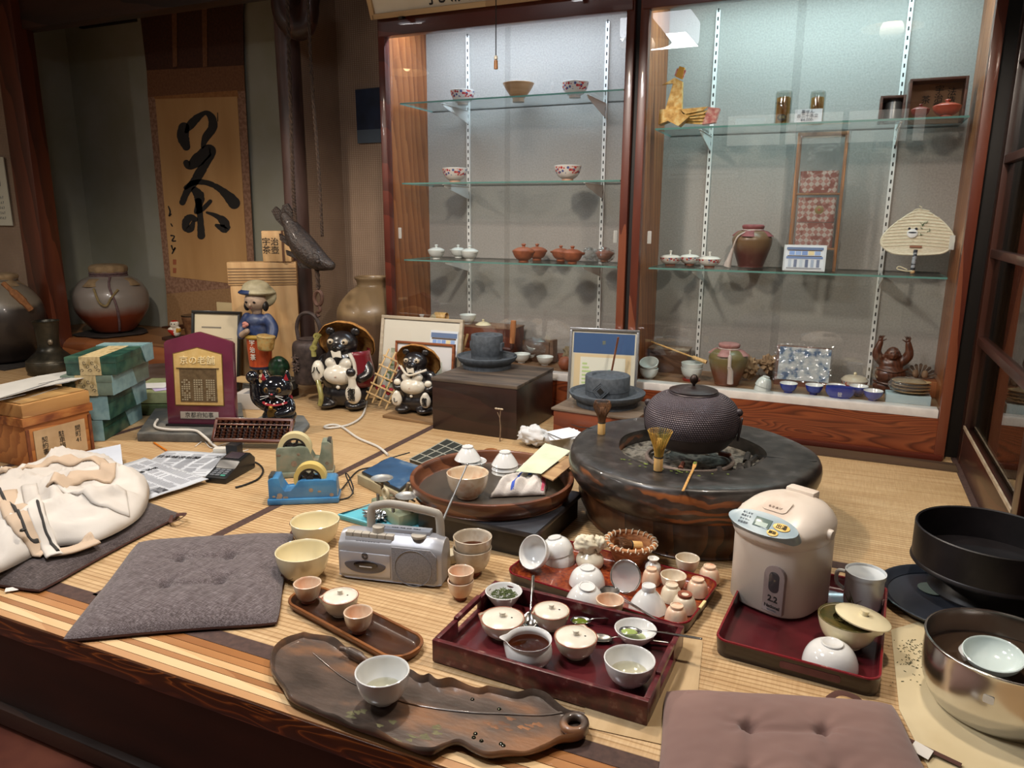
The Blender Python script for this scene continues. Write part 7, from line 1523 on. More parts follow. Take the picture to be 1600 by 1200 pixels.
wb_ = thing('paper_box', 'pale cardboard box lid between the plaque and the black cat', 'box', G(385, 640, .0)+V3((0, .06, 0)), radians(20)); M().box((0, 0, .04), (.15, .12, .08), bev=.002).build('carton', pm('white carton', '#b7b1aa', '#c5bfb8', 5, .7), wb_); M().box((.02, 0, .0805), (.11, .11, .001)).build('grey_flap', plain('grey flap', '#77777a', .6), wb_)
gb = V3((stb.x, stb.y, zst+.0625)); gh_ = zat(429, gb)-gb.z; k = gh_
gl_ = thing('girl_figurine', 'painted tea picker girl figurine in blue kimono and red apron holding a basket', 'figurine', gb, radians(10))
SKN = pm('faded grey clay skin', '#8f7a68', '#a8917c', 40, .6); BLU = pm('worn blue glaze', '#1a2542', '#27375e', 16, .45, c3='#49536c'); APR = pm('red orange apron', '#8e2a14', '#b34a1e', 14, .5, stretch=(2, 2, .5), c3='#9c3a18')
blob('body', [('e', (0, 0, .44*k), (.115*k, .085*k, .16*k)), ('e', (0, 0, .56*k), (.13*k, .09*k, .07*k)), ('l', [(-.11*k, 0, .585*k), (-.15*k, -.02*k, .48*k), (-.135*k, -.08*k, .42*k)], [.05*k, .055*k, .045*k]), ('l', [(.11*k, 0, .585*k), (.165*k, -.01*k, .50*k), (.18*k, -.06*k, .42*k)], [.05*k, .055*k, .05*k]), ('e', (-.10*k, .04*k, .36*k), (.06*k, .05*k, .05*k))], BLU, gl_, k*.012, 3)
blob('head', [('e', (0, -.01*k, .75*k), (.108*k, .10*k, .10*k)), ('e', (0, 0, .65*k), (.05*k, .05*k, .05*k))], SKN, gl_, k*.011, 3)
blob('hand', [('l', [(-.13*k, -.09*k, .42*k), (-.04*k, -.125*k, .47*k)], [.033*k, .028*k])], SKN, gl_, k*.01, 2); blob('hand', [('l', [(.19*k, -.08*k, .41*k), (.15*k, -.13*k, .38*k)], [.035*k, .03*k])], SKN, gl_, k*.01, 2)
for sx in (-1, 1): blob('leg', [('l', [(sx*.055*k, 0, .12*k), (sx*.055*k, -.01*k, .03*k)], [.04*k, .035*k])], SKN, gl_, k*.01, 2)
ap = M(); ap.lathe(sp([(.105*k, .10*k), (.108*k, .14*k), (.115*k, .28*k), (.118*k, .38*k), (.11*k, .42*k)], 3), 32, sy=.86); ap = ap.build('apron', APR, gl_, 180, .008*k)
M().lathe([(.104*k, .085*k), (.112*k, .10*k), (.109*k, .125*k), (.1*k, .125*k)], 32, sy=.86).build('kimono_hem', plain('navy hem', '#1a2038', .5), gl_)
text('宇\n治\n茶', .062*k, plain('white painted letters', '#d4cfc4', .6), ap, (-.01*k, -.105*k, .28*k), ext=.005*k, bold=.0006, line=1.15)
M().tube(sp([(-.115*k, -.04*k, .405*k), (-.05*k, -.097*k, .405*k), (.05*k, -.097*k, .405*k), (.115*k, -.04*k, .405*k)], 4), .022*k, 8).build('yellow_sash', plain('yellow glaze', '#a3822f', .45), gl_)
for sx in (-1, 1):
 M().ball((sx*.06*k, -.03*k, .022*k), (.05*k, .085*k, .024*k)).build('sandal', plain('buff sandal', '#a38f74', .7), gl_); M().ball((sx*.1*k, -.005*k, .70*k), (.025*k, .04*k, .05*k)).build('hair', plain('black hair', '#15110f', .5), gl_)
 M().ball((sx*.042*k, -.103*k, .745*k), (.017*k, .006*k, .010*k), u=8, v=6).build('eye', plain('black pupil', '#0c0a0a', .2), gl_)
M().ball((0, -.112*k, .72*k), (.012*k, .012*k, .016*k), u=8, v=6).build('nose', SKN, gl_); M().ball((0, -.105*k, .692*k), (.02*k, .006*k, .006*k), u=8, v=6).build('mouth', plain('brown mouth', '#5a2f26', .5), gl_)
kf = blob('headscarf', [('e', (0, .015*k, .865*k), (.14*k, .125*k, .085*k)), ('e', (0, .02*k, .83*k), (.19*k, .15*k, .035*k)), ('e', (.01*k, .08*k, .79*k), (.16*k, .08*k, .12*k))], None, gl_, k*.012, 3, mats=[pm('faded white scarf', '#8d8468', '#aaa184', 20, .6), BLU], fn=lambda c_: 1 if (c_.x < .0 and c_.z < .86*k and c_.y < .02*k) else 0)
bs_ = thing_ = M().lathe(sp([(.06*k, .30*k), (.075*k, .32*k), (.085*k, .42*k), (.088*k, .435*k), (.07*k, .445*k), (0, .45*k)], 3), 28, Tr(.115*k, -.135*k, 0) @ rotm(0, .12, 0), wob=lambda a_, z: 1+.02*sin(a_*14)).build('basket', pm('ochre glazed basket', '#8b6a34', '#b08d54', 50, .5, bmp=.5, c3='#a3925f'), gl_)
for i in range(5): M().ball((-.075*k+R.uniform(-.03, .03)*k, -.09*k, .525*k+R.uniform(-.03, .03)*k), (.024*k, .018*k, .02*k), u=8, v=6).build('pink_flower', plain('dusty pink glaze', '#b5776a', .5), gl_)
blob('green_bush', [('e', (.185*k, .02*k, .10*k), (.11*k, .09*k, .11*k)), ('e', (.20*k, .0, .16*k), (.07*k, .06*k, .06*k))], pm('dark green bush glaze', '#0d2416', '#1d4029', 50, .35, coat=.3, bmp=.5), gl_, k*.012, 2)
# --------------------------------------------------- cables, terminal, pencil
WCB = plain('white cable', '#c4bfb6', .5); BCB = plain('black cable', '#121112', .5)
def cable(label, pts, r, mat, cat='cable', dz=None):
 q = [G(x, y, r+(dz[i] if dz else 0)) for i, (x, y) in enumerate(pts)]; c = q[0].copy(); c.z = 0
 o = M().tube(sp([tuple(p-c) for p in q], 7), r, 7).build('cable', mat, None, 60); o.location = c; return tag(o, label, cat)
cable('white power cord looping over the mat from the large raccoon dog to the blue scale', [(573, 628), (566, 650), (545, 664), (515, 669), (507, 667), (520, 664), (535, 668), (560, 685), (590, 698), (606, 711)], .0055, WCB)
cable('white cord draped over the slate slab down to the power plug', [(244, 657), (240, 668), (262, 673), (300, 674), (315, 682), (335, 700), (345, 706)], .006, WCB, dz=[.04, .038, .036, .036, .03, .004, .002])
cable('thin white earphone wire tangled in front of the abacus', [(305, 698), (318, 690), (330, 700), (345, 696), (360, 692), (380, 694), (372, 676), (376, 672), (374, 690), (350, 702), (330, 708), (345, 714), (388, 703)], .0018, plain('white wire', '#d2cfca', .5), 'earphones')
pz_ = G(346, 708); ps = thing('power_plug', 'white power tap block beside the card terminal', 'power plug', pz_, radians(25)); M().box((0, 0, .012), (.06, .034, .024), bev=.004).build('casing', plain('white plug plastic', '#c9c4b9', .5), ps)
pz_ = G(361, 716); ps = thing('power_adapter', 'black square power adapter behind the card terminal', 'adapter', pz_, radians(15)); M().box((0, 0, .022), (.05, .045, .044), bev=.004).build('casing', plain('black plastic', '#17171a', .4), ps)
tm_ = G(361, 742); d = G(392, 722)-G(334, 754); ct_ = thing('card_terminal', 'black card payment terminal with keypad beside the newspapers', 'card terminal', tm_, atan2(d.y, d.x)-pi/2)
BPL = plain('black terminal plastic', '#151618', .35)
pro = [(-.095, 0), (.095, 0), (.10, .04), (.07, .068), (.0, .058), (-.03, .034), (-.095, .022)]
M().prism(pro, -.042, .042, Rz(pi/2) @ Rx(pi/2), bev=.005).build('casing', BPL, ct_, 45)
sc2 = Tr(0, .035, .0635) @ Rx(radians(8)); M().box((0, 0, .0005), (.06, .05, .002), sc2).build('screen', plain('dark glossy screen', '#23262b', .08, coat=.6), ct_)
for i in range(4):
 for j in range(3): M().box((-.022+.022*j, -.042-.0125*i, .0335-.0023*i), (.017, .009, .004), bev=.001).build('enter_key' if (i, j) == (3, 2) else 'key', plain('green key', '#4f9a86', .5) if (i, j) == (3, 2) else plain('grey key', '#6f7277', .5), ct_)
cable('black cord curling from the card terminal', [(385, 720), (402, 724), (411, 735), (404, 748), (385, 757), (368, 762)], .0035, BCB)
p_, q_ = G(241, 692, .004), G(260, 704, .004); pe = thing('pencil', 'orange pencil lying on the mat before the slate slab', 'pencil', p_); M().tube([(0, 0, 0), q_-p_], .004, 6).build('shaft', plain('orange pencil paint', '#c9731c', .4), pe); d = (p_-q_).normalized(); M().tube([(0, 0, 0), d*.02], [.004, .0006], 6).build('tip', plain('pencil tip wood', '#b08a5c', .6), pe)
# --------------------------------------------------- tape dispensers
def tape_disp(label, a, b, toprow, mat, chip, rollc, rev):
 a, b = G(*a), G(*b); rz_ = atan2(b.y-a.y, b.x-a.x); L_ = (b-a).length; t = thing('tape_dispenser', label, 'tape dispenser', a, rz_)
 h = zat(toprow, b if not rev else a)*.92; W_ = L_*.36
 M().box((L_/2, W_/2, .010), (L_*1.04, W_*1.1, .02), bev=.006).build('base_plate', mat, t)
 pro = [(0, .015), (0, h*.92), (.012, h), (.035, h), (.04, h*.72), (L_*.22, h*.42), (L_*.34, h*.45), (L_*.42, h*.82), (L_*.46, h*.88), (L_*.94, h*.88), (L_*.985, h*.82), (L_, .015)]
 if rev: pro = [(L_-x, z) for x, z in pro][::-1]
 M().prism(pro, 0, W_*.9, Tr(0, W_*.95, 0) @ Rx(pi/2), bev=.005).build('body', mat, t, 50)
 cx_ = L_*(.60 if not rev else .34); r = h*(.58 if not rev else .46); cz = h*(.88 if not rev else .80); cy = W_*.42
 T_ = Tr(cx_, cy, cz) @ Rx(pi/2)
 rl = M().lathe([(r*.70, -.018), (r, -.018), (r*1.0, .018), (r*.70, .018), (r*.70, -.018)], 48, T_).build('tape_roll', rollc, t, 40)
 hb_ = M(); hb_.lathe([(r*.60, -.020), (r*.71, -.020), (r*.71, .020), (r*.60, .020), (r*.60, -.020)], 40, T_); hb_.lathe([(0, -.020), (r*.22, -.020), (r*.22, .020), (0, .020)], 24, T_)
 for k in range(5): hb_.box((r*.42*cos(k*2*pi/5), r*.42*sin(k*2*pi/5), 0), (r*.45, r*.14, .03), T_ @ Tr(r*.42*cos(k*2*pi/5), r*.42*sin(k*2*pi/5), 0) @ Rz(k*2*pi/5) @ Tr(-r*.42*cos(k*2*pi/5), -r*.42*sin(k*2*pi/5), 0))
 hb_.build('hub', plain('dark hub plastic', '#231f1e', .45), rl, 40)
 xt = L_*.04 if not rev else L_*.96; M().box((xt, W_*.45, h*1.0), (.014, W_*.62, .012), bev=.001).build('cutter', plain('cutter steel', '#7b7b77', .3, .8), t)
 for k in range(7):
  x = L_*(R.uniform(.03, .3) if k < 4 else R.uniform(.5, .95)); z = h*R.uniform(.15, .75) if k > 3 else h*R.uniform(.2, .4);
  if rev: x = L_-x
  M().lathe([(0, .0008), (R.uniform(.006, .012), 0)], 7, Tr(x, W_*.0452, z) @ Rx(pi/2) @ Matrix.Diagonal((1, R.uniform(.5, 1.4), 1, 1))).build('paint_chip', chip, t)
 return t
CHIP = pm('bare beige primer', '#a38f76', '#8a7765', 60, .7)
tape_disp('chipped light blue tape dispenser loaded with yellow tape', (420, 790), (528, 786), 742, pm('chipped light blue enamel', '#356a95', '#3f79a5', 12, .3, coat=.4, c3='#4c85ac'), CHIP, plain('yellow tape roll', '#cdb56a', .35, coat=.2), False)
tape_disp('worn grey green tape dispenser with tape roll behind the blue one', (432, 748), (520, 744), 690, pm('worn grey green enamel', '#69705f', '#7e8472', 16, .5, c3='#8f8670'), pm('bare brown primer', '#6d5c4c', '#8c7863', 60, .7), plain('cream tape roll', '#cbbd90', .4), True)
# --------------------------------------------------- scales, grid, cyan tray
def platebox(name, label, cat, quad, z, hgt, mat, bev=.003):
 q = [G(x, y, z+hgt) for x, y in quad]; c = sum(q, V3())/4; c.z = z; t = thing(name, label, cat, c)
 M().prism([(p.x-c.x, p.y-c.y) for p in q], 0, hgt, bev=bev).build('case', mat, t); return t, [p-c for p in q], c
sq, qq, cc_ = platebox('digital_scale', 'beige digital scale with scuffed blue pan beside the round tray', 'scale', [(558, 742), (626, 775), (672, 735), (610, 715)], 0, .035, pm('dirty beige plastic', '#93876a', '#a39879', 9, .6))
m_ = sum(qq, V3())/4; pq_ = [m_+(p-m_)*.88 for p in qq]; M().prism([(p.x, p.y) for p in pq_], .038, .046, bev=.002).build('pan_edge', plain('dark pan edge', '#23262a', .4), sq)
M().prism([(m_.x+(p.x-m_.x)*.96, m_.y+(p.y-m_.y)*.96) for p in pq_], .0455, .0475).build('blue_pan', pm('scuffed blue pan', '#1d3d5c', '#2b4f72', 10, .4, c3='#7d8d95', lo=.35, hi=.85), sq)
gq = [(632, 738), (735, 736), (722, 692), (690, 690)]
q = [G(x, y, .02) for x, y in ((640, 715), (680, 728), (746, 702), (698, 684))]; c = sum(q, V3())/4; c.z = 0
gt_ = thing('grid_panel', 'dark tile with pale crossing grid lines leaning behind the round tray', 'panel', c); m0 = V3((0, 0, 0)); r_ = [p-c for p in q]
for p in r_: p.z = 0
M().prism([(p.x, p.y) for p in r_], 0, .012, bev=.002).build('tile', plain('dark grey green tile', '#2a2c27', .5), gt_)
for i in range(5):
 u = i/4
 for A_, B_, C_, D_ in ((r_[0], r_[1], r_[3], r_[2]), (r_[0], r_[3], r_[1], r_[2])):
  s0, s1 = A_.lerp(B_, u), C_.lerp(D_, u); M().tube([s0+V3((0, 0, .0135)), s0.lerp(s1, .5)+V3((R.uniform(-.006, .006), 0, .0135)), s1+V3((0, 0, .0135))], .003, 6, flat=.5).build('grid_line', plain('pale grey line', '#8f8d80', .6), gt_)
cy, qq, cc_ = platebox('plastic_tray', 'turquoise plastic tray with shiny oddments behind the radio', 'tray', [(530, 806), (600, 782), (690, 800), (640, 838)], 0, .012, plain('turquoise plastic', '#5fb0c0', .35), .003)
rm_ = [p+V3((0, 0, .004)) for p in qq]; M().tube([V3((p.x, p.y, .014)) for p in rm_], .005, 8, closed=True).build('raised_rim', plain('turquoise plastic', '#5fb0c0', .35), cy)
crumple('foil_packet', (-.03, -.05, .028), (.04, .03, .016), plain('crumpled foil', '#a3a5a6', .2, .8), cy, 21, .5, 3.)
g1, g2 = G(597, 756, .1), G(636, 780, .1); bsb = (g1+g2)/2; bsb.z = .0125; pd = (g2-g1).length/2; bs = thing('balance_scale', 'small balance scale with two shiny pans behind the radio', 'balance scale', bsb, atan2(g2.y-g1.y, g2.x-g1.x))
BSB = plain('pale green enamel', '#8d9379', .45); RUS = pm('rusty beige metal', '#7c6a54', '#96846c', 40, .5, met=.4)
M().box((0, 0, .022), (.19, .075, .044), bev=.01).build('base', BSB, bs)
M().box((0, 0, .055), (.025, .035, .03), bev=.003).build('pillar', RUS, bs)
M().tube([(-pd, 0, .072), (0, 0, .080), (pd, 0, .068)], .006, 8).build('beam', RUS, bs)
M().tube([(.0+.016*cos(t), -.03, .085+.018*sin(t)) for t in [i*2*pi/24 for i in range(24)]], .005, 8, closed=True).build('dial_ring', plain('cream dial', '#b8ab8c', .5), bs)
for sx, z in ((-1, .098), (1, .090)):
 M().tube([(sx*pd, 0, .07), (sx*pd, 0, z)], .005, 8).build('pan_post', RUS, bs)
 for d_ in (-.02, .02): M().tube([(sx*pd-.022, d_*.7, z-.006), (sx*pd+.022, d_*.7, z-.006)], .003, 6).build('pan_arm', RUS, bs)
 M().lathe(sp([(0, z), (.02, z+.002), (.034, z+.009), (.036, z+.010), (.033, z+.0095), (.02, z+.004), (0, z+.003)], 3), 36, Tr(sx*pd, 0, 0)).build('pan', plain('satin steel', '#c2c2bf', .4, .9), bs)
for x in (-.05, .05): M().box((x, -.032, .055), (.012, .006, .03), bev=.001).build('weight', plain('grey weight', '#6f6c66', .4, .6), bs)
M().tube([(.03, .02, .06), (.05, .025, .125)], .006, 8).build('lever', RUS, bs)
cable('black cord coiled on the mat between the blue tape dispenser and the digital scale', [(552, 772), (540, 742), (545, 745), (552, 765), (545, 778), (525, 780), (540, 758), (560, 736), (585, 730), (600, 720), (640, 708)], .0025, BCB, dz=[.002, .03, .035, .02, 0, 0, 0, 0, 0, .02, .02])
cable('grey cables heaped behind the radio by the low stand', [(700, 836), (720, 824), (740, 822), (720, 830), (704, 840), (715, 815), (700, 805), (690, 812), (705, 830)], .004, pm('grey cable', '#37322e', '#5a524a', 9, .6), dz=[0, .01, .01, .012, .016, .02, .02, .015, .02])
pst = thing('power_strip', 'dirty cream power strip between the radio and the stacked cups', 'power strip', G(708, 876), radians(60)); M().box((0, 0, .014), (.1, .045, .028), bev=.004).build('casing', pm('dirty cream plastic', '#a89c82', '#b8ad94', 12, .5), pst)
for x in (-.025, .02):
 for y in (-.006, .006): M().box((x, y, .0282), (.008, .002, .001)).build('socket_slot', plain('black slot', '#1c1c1c', .7), pst)
# ======================================================= CABINET CONTENTS
def shelf(px, py, z, y0=3.42, y1=3.62):
 p = G(px, py, z); d = ray(px, py); Y = min(max(p.y, y0), y1) if p.y > 0 else 3.5
 return V3((d.x*Y/d.y, Y, z))
def floral(name, zlo, zhi, base='#d2cdc6'):
 if name in MC: return MC[name]
 m, t, b = nt(name); b.inputs['Roughness'].default_value = .2; b.inputs['Coat Weight'].default_value = .5
 tc = N(t, 'ShaderNodeTexCoord'); sep = N(t, 'ShaderNodeSeparateXYZ'); t.links.new(tc.outputs['Object'], sep.inputs[0])
 vo = N(t, 'ShaderNodeTexVoronoi', Scale=78.); t.links.new(tc.outputs['Object'], vo.inputs['Vector'])
 ls = N(t, 'ShaderNodeMath', operation='LESS_THAN'); ls.inputs[1].default_value = .48; t.links.new(vo.outputs['Distance'], ls.inputs[0])
 g1 = N(t, 'ShaderNodeMath', operation='GREATER_THAN'); g1.inputs[1].default_value = zlo; t.links.new(sep.outputs['Z'], g1.inputs[0]); g2 = N(t, 'ShaderNodeMath', operation='LESS_THAN'); g2.inputs[1].default_value = zhi; t.links.new(sep.outputs['Z'], g2.inputs[0])
 a = N(t, 'ShaderNodeMath', operation='MULTIPLY'); t.links.new(g1.outputs[0], a.inputs[0]); t.links.new(g2.outputs[0], a.inputs[1]); c = N(t, 'ShaderNodeMath', operation='MULTIPLY'); t.links.new(a.outputs[0], c.inputs[0]); t.links.new(ls.outputs[0], c.inputs[1])
 sp_ = N(t, 'ShaderNodeSeparateColor'); t.links.new(vo.outputs['Color'], sp_.inputs[0]); r = N(t, 'ShaderNodeValToRGB'); r.color_ramp.interpolation = 'CONSTANT'; e = r.color_ramp.elements; e.new(.4); e.new(.7)
 for k, (p, cc) in enumerate(((0, '#b02f38'), (.4, '#4b5a8f'), (.7, '#c25a52'))): e[k].position = p; e[k].color = hx(cc)
 t.links.new(sp_.outputs[0], r.inputs['Fac']); mx = N(t, 'ShaderNodeMixRGB'); mx.inputs['Color1'].default_value = hx(base); t.links.new(c.outputs[0], mx.inputs['Fac']); t.links.new(r.outputs[0], mx.inputs['Color2'])
 t.links.new(mx.outputs[0], b.inputs['Base Color']); MC[name] = m; return m
def sbowl(label, px, rim, base, w, z, mat, fr=.42, fh=.12, rd=.7, foot=None, name='tea_bowl', cat='bowl', group=None, liq=None):
 b = shelf(px, base, z); R_ = w*mpp(b+V3((0, 0, .03)))/2; h = max(zat(rim, b)-z, R_*.55); h = min(h, R_*1.7)
 return simple_bowl(name, label, cat, 0, 0, 0, 0, 0, mat, group, fr, fh, rd, foot=foot, loc=b, dims=(R_, h)), R_, h
FLO = floral('red and blue petal porcelain', .032, .064)
zA, zB, zC, zD = 1.5002, 1.1122, .7242, .1992
for lab, px, rim, base, w, z in (('petal-patterned bowl at the left end of the left cabinet’s top shelf', 723, 133, 164, 39, zA), ('petal-patterned bowl at the right end of the left cabinet’s top shelf', 898, 120, 153, 43, zA),
  ('porcelain bowl with red and blue petals alone at the left of the middle glass shelf', 711, 259, 284, 40, zB), ('porcelain bowl with red and blue petals alone at the right of the middle glass shelf', 887, 256, 282, 43, zB)):
 b = shelf(px, base, z); R_ = w*mpp(b)/2; simple_bowl('tea_bowl', lab, 'bowl', 0, 0, 0, 0, 0, FLO, 'petal patterned bowls', .42, .14, .7, foot=pm('pale clay foot', '#b08a72', '#c29c84', 30, .6), loc=b, dims=(R_, .069))
b = shelf(810, 160, zA); simple_bowl('tea_bowl', 'tan conical stoneware bowl in the middle of the left cabinet’s top shelf', 'bowl', 0, 0, 0, 0, 0, pm('banded tan stoneware', '#a87c52', '#c29a70', 12, .4, stretch=(.3, .3, 4), coat=.2), None, .38, .2, .2, loc=b, dims=(49*mpp(b)/2, .088))
def lid_pot(label, px, base, w, z, mat, group, kn=.9, ht_=None, wing=True, wrap=False):
 b = shelf(px, base, z); R_ = w*mpp(b)/2*.96; h = ht_ or R_*1.05; t = thing('lidded_teapot', label, 'teapot', b, radians(R.uniform(-20, 20)), group)
 wob = lambda a_, zz: 1+(.22*(math.exp(-((((a_+pi) % (2*pi))-pi)/.25)**2)+math.exp(-((((a_-pi+pi) % (2*pi))-pi)/.25)**2)) if wing and zz > h*.8 else 0)
 M().lathe(bprof(R_, h, R_*.45, h*.2, .003, .7), 40, wob=wob).build('body', mat, t, 60)
 l = M().lathe(sp([(R_*.97, h*.98), (R_*.9, h*1.08), (R_*.5, h*1.26), (R_*.15, h*1.3), (0, h*1.3)], 3), 36).build('lid', mat, t, 60)
 M().lathe(sp([(R_*.16, h*1.28), (R_*.13, h*1.4), (R_*.22, h*1.52), (R_*.12, h*1.6), (0, h*1.61)], 3), 16).build('lid_knob', mat, l, 60)
 if wrap: crumple('plastic_wrap', (0, 0, h*.72), (R_*1.15, R_*1.15, h*.85), FILM, t, int(px), .22, 3.)
 return t
FILM = clear('crinkled clear film', '#f2f4f4', 2.6, .08, haze=.06)
WP = pm('white blue glaze', '#c9d0cc', '#d6dad6', 12, .15, coat=.6); CLAY = pm('red brown clay', '#7d4026', '#985434', 30, .55)
for lab, px, base, w in (('small white lidded teapot at the left end of the bottom glass shelf', 682, 405, 28), ('small white lidded teapot behind another on the bottom glass shelf', 716, 403, 25), ('small white lidded teapot in front of its twin on the bottom glass shelf', 734, 407, 29)): lid_pot(lab, px, base, w, zC, WP, 'white teapots on the shelf')
for lab, px, base, w, wr in (('red clay lidded teapot, front of the first pair of clay pots', 818, 410, 36, 0), ('red clay lidded teapot, back of the first pair of clay pots', 839, 407, 32, 0), ('red clay lidded teapot, back of the second pair of clay pots', 876, 408, 30, 0), ('red clay lidded teapot, front of the second pair of clay pots', 894, 412, 34, 0), ('red clay lidded teapot wrapped in clear plastic beside the cabinet stile', 944, 412, 28, 1)): lid_pot(lab, px, base, w, zC, CLAY, 'clay teapots on the shelf', wrap=bool(wr))
o = crumple('plastic_bag', (0, 0, .03), (.036, .03, .03), FILM, None, 5, .4, 2.5); o.location = shelf(918, 404, zC)+V3((0, .03, .006)); tag(o, 'crumpled clear plastic bag between the clay teapots', 'plastic bag')
# floor of the left cabinet
b0 = V3((VY(712, 540, 3.50).x, 3.50, zD)); wbx_ = VY(800, 540, 3.50).x-b0.x; hb_ = VY(750, 512, 3.5).z-zD
tb = thing('wooden_box', 'reddish wooden box on the left cabinet floor carrying a white bowl and lid', 'box', b0); M().box((wbx_/2, .08, hb_/2), (wbx_, .16, hb_), bev=.003).build('body', wood('reddish cabinet box', '#4a2115', '#6a3423', 7, 'X', .4), tb); M().box((wbx_/2, .08, hb_+.003), (wbx_+.006, .164, .006), bev=.002).build('lid', wood('box top board', '#6b4a35', '#836048', 7, 'X', .5), tb)
zt = zD+hb_+.0065
b = V3((b0.x+.045, 3.56, zt)); simple_bowl('tea_bowl', 'white bowl standing on the reddish box in the left cabinet', 'bowl', 0, 0, 0, 0, 0, WP, None, .42, .12, .6, loc=b, dims=(.047, .05))
b = V3((VY(755, 500, 3.56).x, 3.56, zt)); t = thing('teapot_lid', 'loose cream teapot lid lying on the reddish box in the left cabinet', 'lid', b); M().lathe(sp([(.041, 0), (.042, .003), (.025, .014), (.006, .019), (0, .019)], 3), 36).build('dome', CREAM, t, 60); M().lathe(sp([(.006, .017), (.005, .023), (.008, .029), (0, .032)], 3), 16).build('knob', CREAM, t, 60)
bs_ = thing('bamboo_basket', 'small basket of bamboo slips beside the reddish box in the left cabinet', 'basket', V3((VY(722, 555, 3.43).x, 3.43, zD))); M().lathe(sp([(0, .001), (.035, .001), (.045, .05), (.043, .052), (.033, .006), (0, .005)], 3), 28, wob=lambda a_, z: 1+.03*sin(a_*14)).build('body', WICK, bs_)
for i in range(9): M().box((0, 0, .07), (.012, .003, .13), Tr(R.uniform(-.02, .02), R.uniform(-.02, .02), .01) @ rotm(R.uniform(-.3, .3), R.uniform(-.4, .4), R.uniform(0, 3))).build('bamboo_slip', LATM, bs_)
b = V3((VY(688, 498, 3.55).x, 3.55, 0)); st_ = thing('wooden_box', 'grey wooden crate behind the framed pictures in the left cabinet', 'box', V3((-2.02, 3.56, zD))); zc_ = VY(680, 502, 3.56).z-zD; M().box((.0, .03, zc_/2), (.22, .11, zc_), bev=.003).build('body', wood('grey crate wood', '#6d5a48', '#857160', 7, 'X', .6), st_)
o = M().lathe([(.024, -.035), (.026, -.035), (.026, .035), (.024, .035), (.024, -.035)], 24, Ry(pi/2) @ Rz(.3)).build('bamboo_tube', BAM); o.location = V3((b.x, 3.56, zD+zc_+.0265)); tag(o, 'short bamboo tube lying on its side on the grey crate', 'tube')
for px, sz, lab in ((647, .020, 'tiny white china piece at the left on the grey crate'), (659, .018, 'tiny cream china piece next to the bamboo tube on the grey crate')):
 o = M().lathe(sp([(0, 0), (sz, 0), (sz*.5, sz*.8), (sz*.8, sz*1.6), (sz*.5, sz*1.8), (0, sz*1.8)], 3), 20).build('china_piece', PORC2, None, 60); o.location = V3((VY(px, 495, 3.56).x, 3.56, zD+zc_+.0005)); tag(o, lab, 'ornament')
o = M().prism([(0, 0), (.06, 0), (.045, .045)], -.015, .015, Rx(pi/2)).build('folded_card', plain('cream folded card', '#c9bc9a', .8)); o.location = V3((VY(668, 497, 3.53).x, 3.54, zD+zc_+.0005)); tag(o, 'cream folded card standing on the grey crate', 'card')
cr = thing('wooden_box', 'brown box under clear film on the left cabinet floor behind the white bowls', 'box', V3((VY(838, 545, 3.56).x, 3.56, zD)), radians(-8)); M().box((0, .03, .055), (.16, .08, .11), bev=.003).build('body', wood('dull brown crate', '#4d3423', '#654834', 7, 'X', .5), cr); M().box((.092, .02, .06), (.02, .05, .125), bev=.003).build('end_post', wood('dull brown crate', '#4d3423', '#654834', 7, 'X', .5), cr); crumple('plastic_film', (-.01, .015, .072), (.085, .045, .055), FILM, cr, 31, .14, 2.6)
for i, (px, base, w, tl, lab, dz) in enumerate(((796, 556, 23, 0, 'pale celadon cup next to the crank of the stone mill', 0), (822, 566, 28, 0, 'pale celadon bowl under a tilted one on the left cabinet floor', 0), (836, 558, 27, 18, 'pale celadon bowl leaning behind the tilted pair on the left cabinet floor', .004), (852, 570, 27, 0, 'pale celadon bowl at the front right of the celadon group', 0))):
 b = shelf(px, base, zD, 3.40, 3.6); R_ = w*mpp(b)/2; o = simple_bowl('tea_bowl', lab, 'bowl', 0, 0, 0, 0, 0, WP, 'celadon bowls', .42, .12, .6, loc=b+V3((0, 0, dz)), dims=(R_, R_*1.0)); o.rotation_euler = (radians(tl), radians(-tl*.4), 0)
b = shelf(824, 560, zD, 3.40, 3.6); o = simple_bowl('tea_bowl', 'pale celadon bowl tilted on top of another on the left cabinet floor', 'bowl', 0, 0, 0, 0, 0, WP, 'celadon bowls', .42, .12, .6, loc=b+V3((0, 0, .042)), dims=(.04, .04)); o.rotation_euler = (radians(14), radians(10), 0)
for px, base, m_, lab in ((856, 561, plain('dark brown cup glaze', '#33211c', .25, coat=.4), 'small dark cup at the back of the celadon bowls'), (869, 560, CLAY, 'small red brown cup with white inside near the clay pot')):
 b = shelf(px, base, zD, 3.50, 3.62); simple_bowl('teacup', lab, 'cup', 0, 0, 0, 0, 0, m_, None, .6, .06, .8, loc=b, dims=(.026, .036))
b = shelf(883, 578, zD, 3.42, 3.6); o = M().lathe(sp([(0, 0), (.018, 0), (.033, .02), (.035, .035), (.026, .055), (.012, .064), (0, .066)], 4), 28).build('clay_pot', CLAY, None, 60); o.location = b; tag(o, 'small round red clay pot at the right end of the left cabinet floor', 'pot')
o = crumple('cloth_pouch', (0, 0, .04), (.035, .03, .04), pm('olive brown cloth', '#6e5f45', '#857556', 20, .95), None, 8, .35, 2.4); o.location = shelf(890, 560, zD, 3.54, 3.6)+V3((0, 0, .004)); tag(o, 'crumpled olive cloth pouch behind the round clay pot', 'pouch')
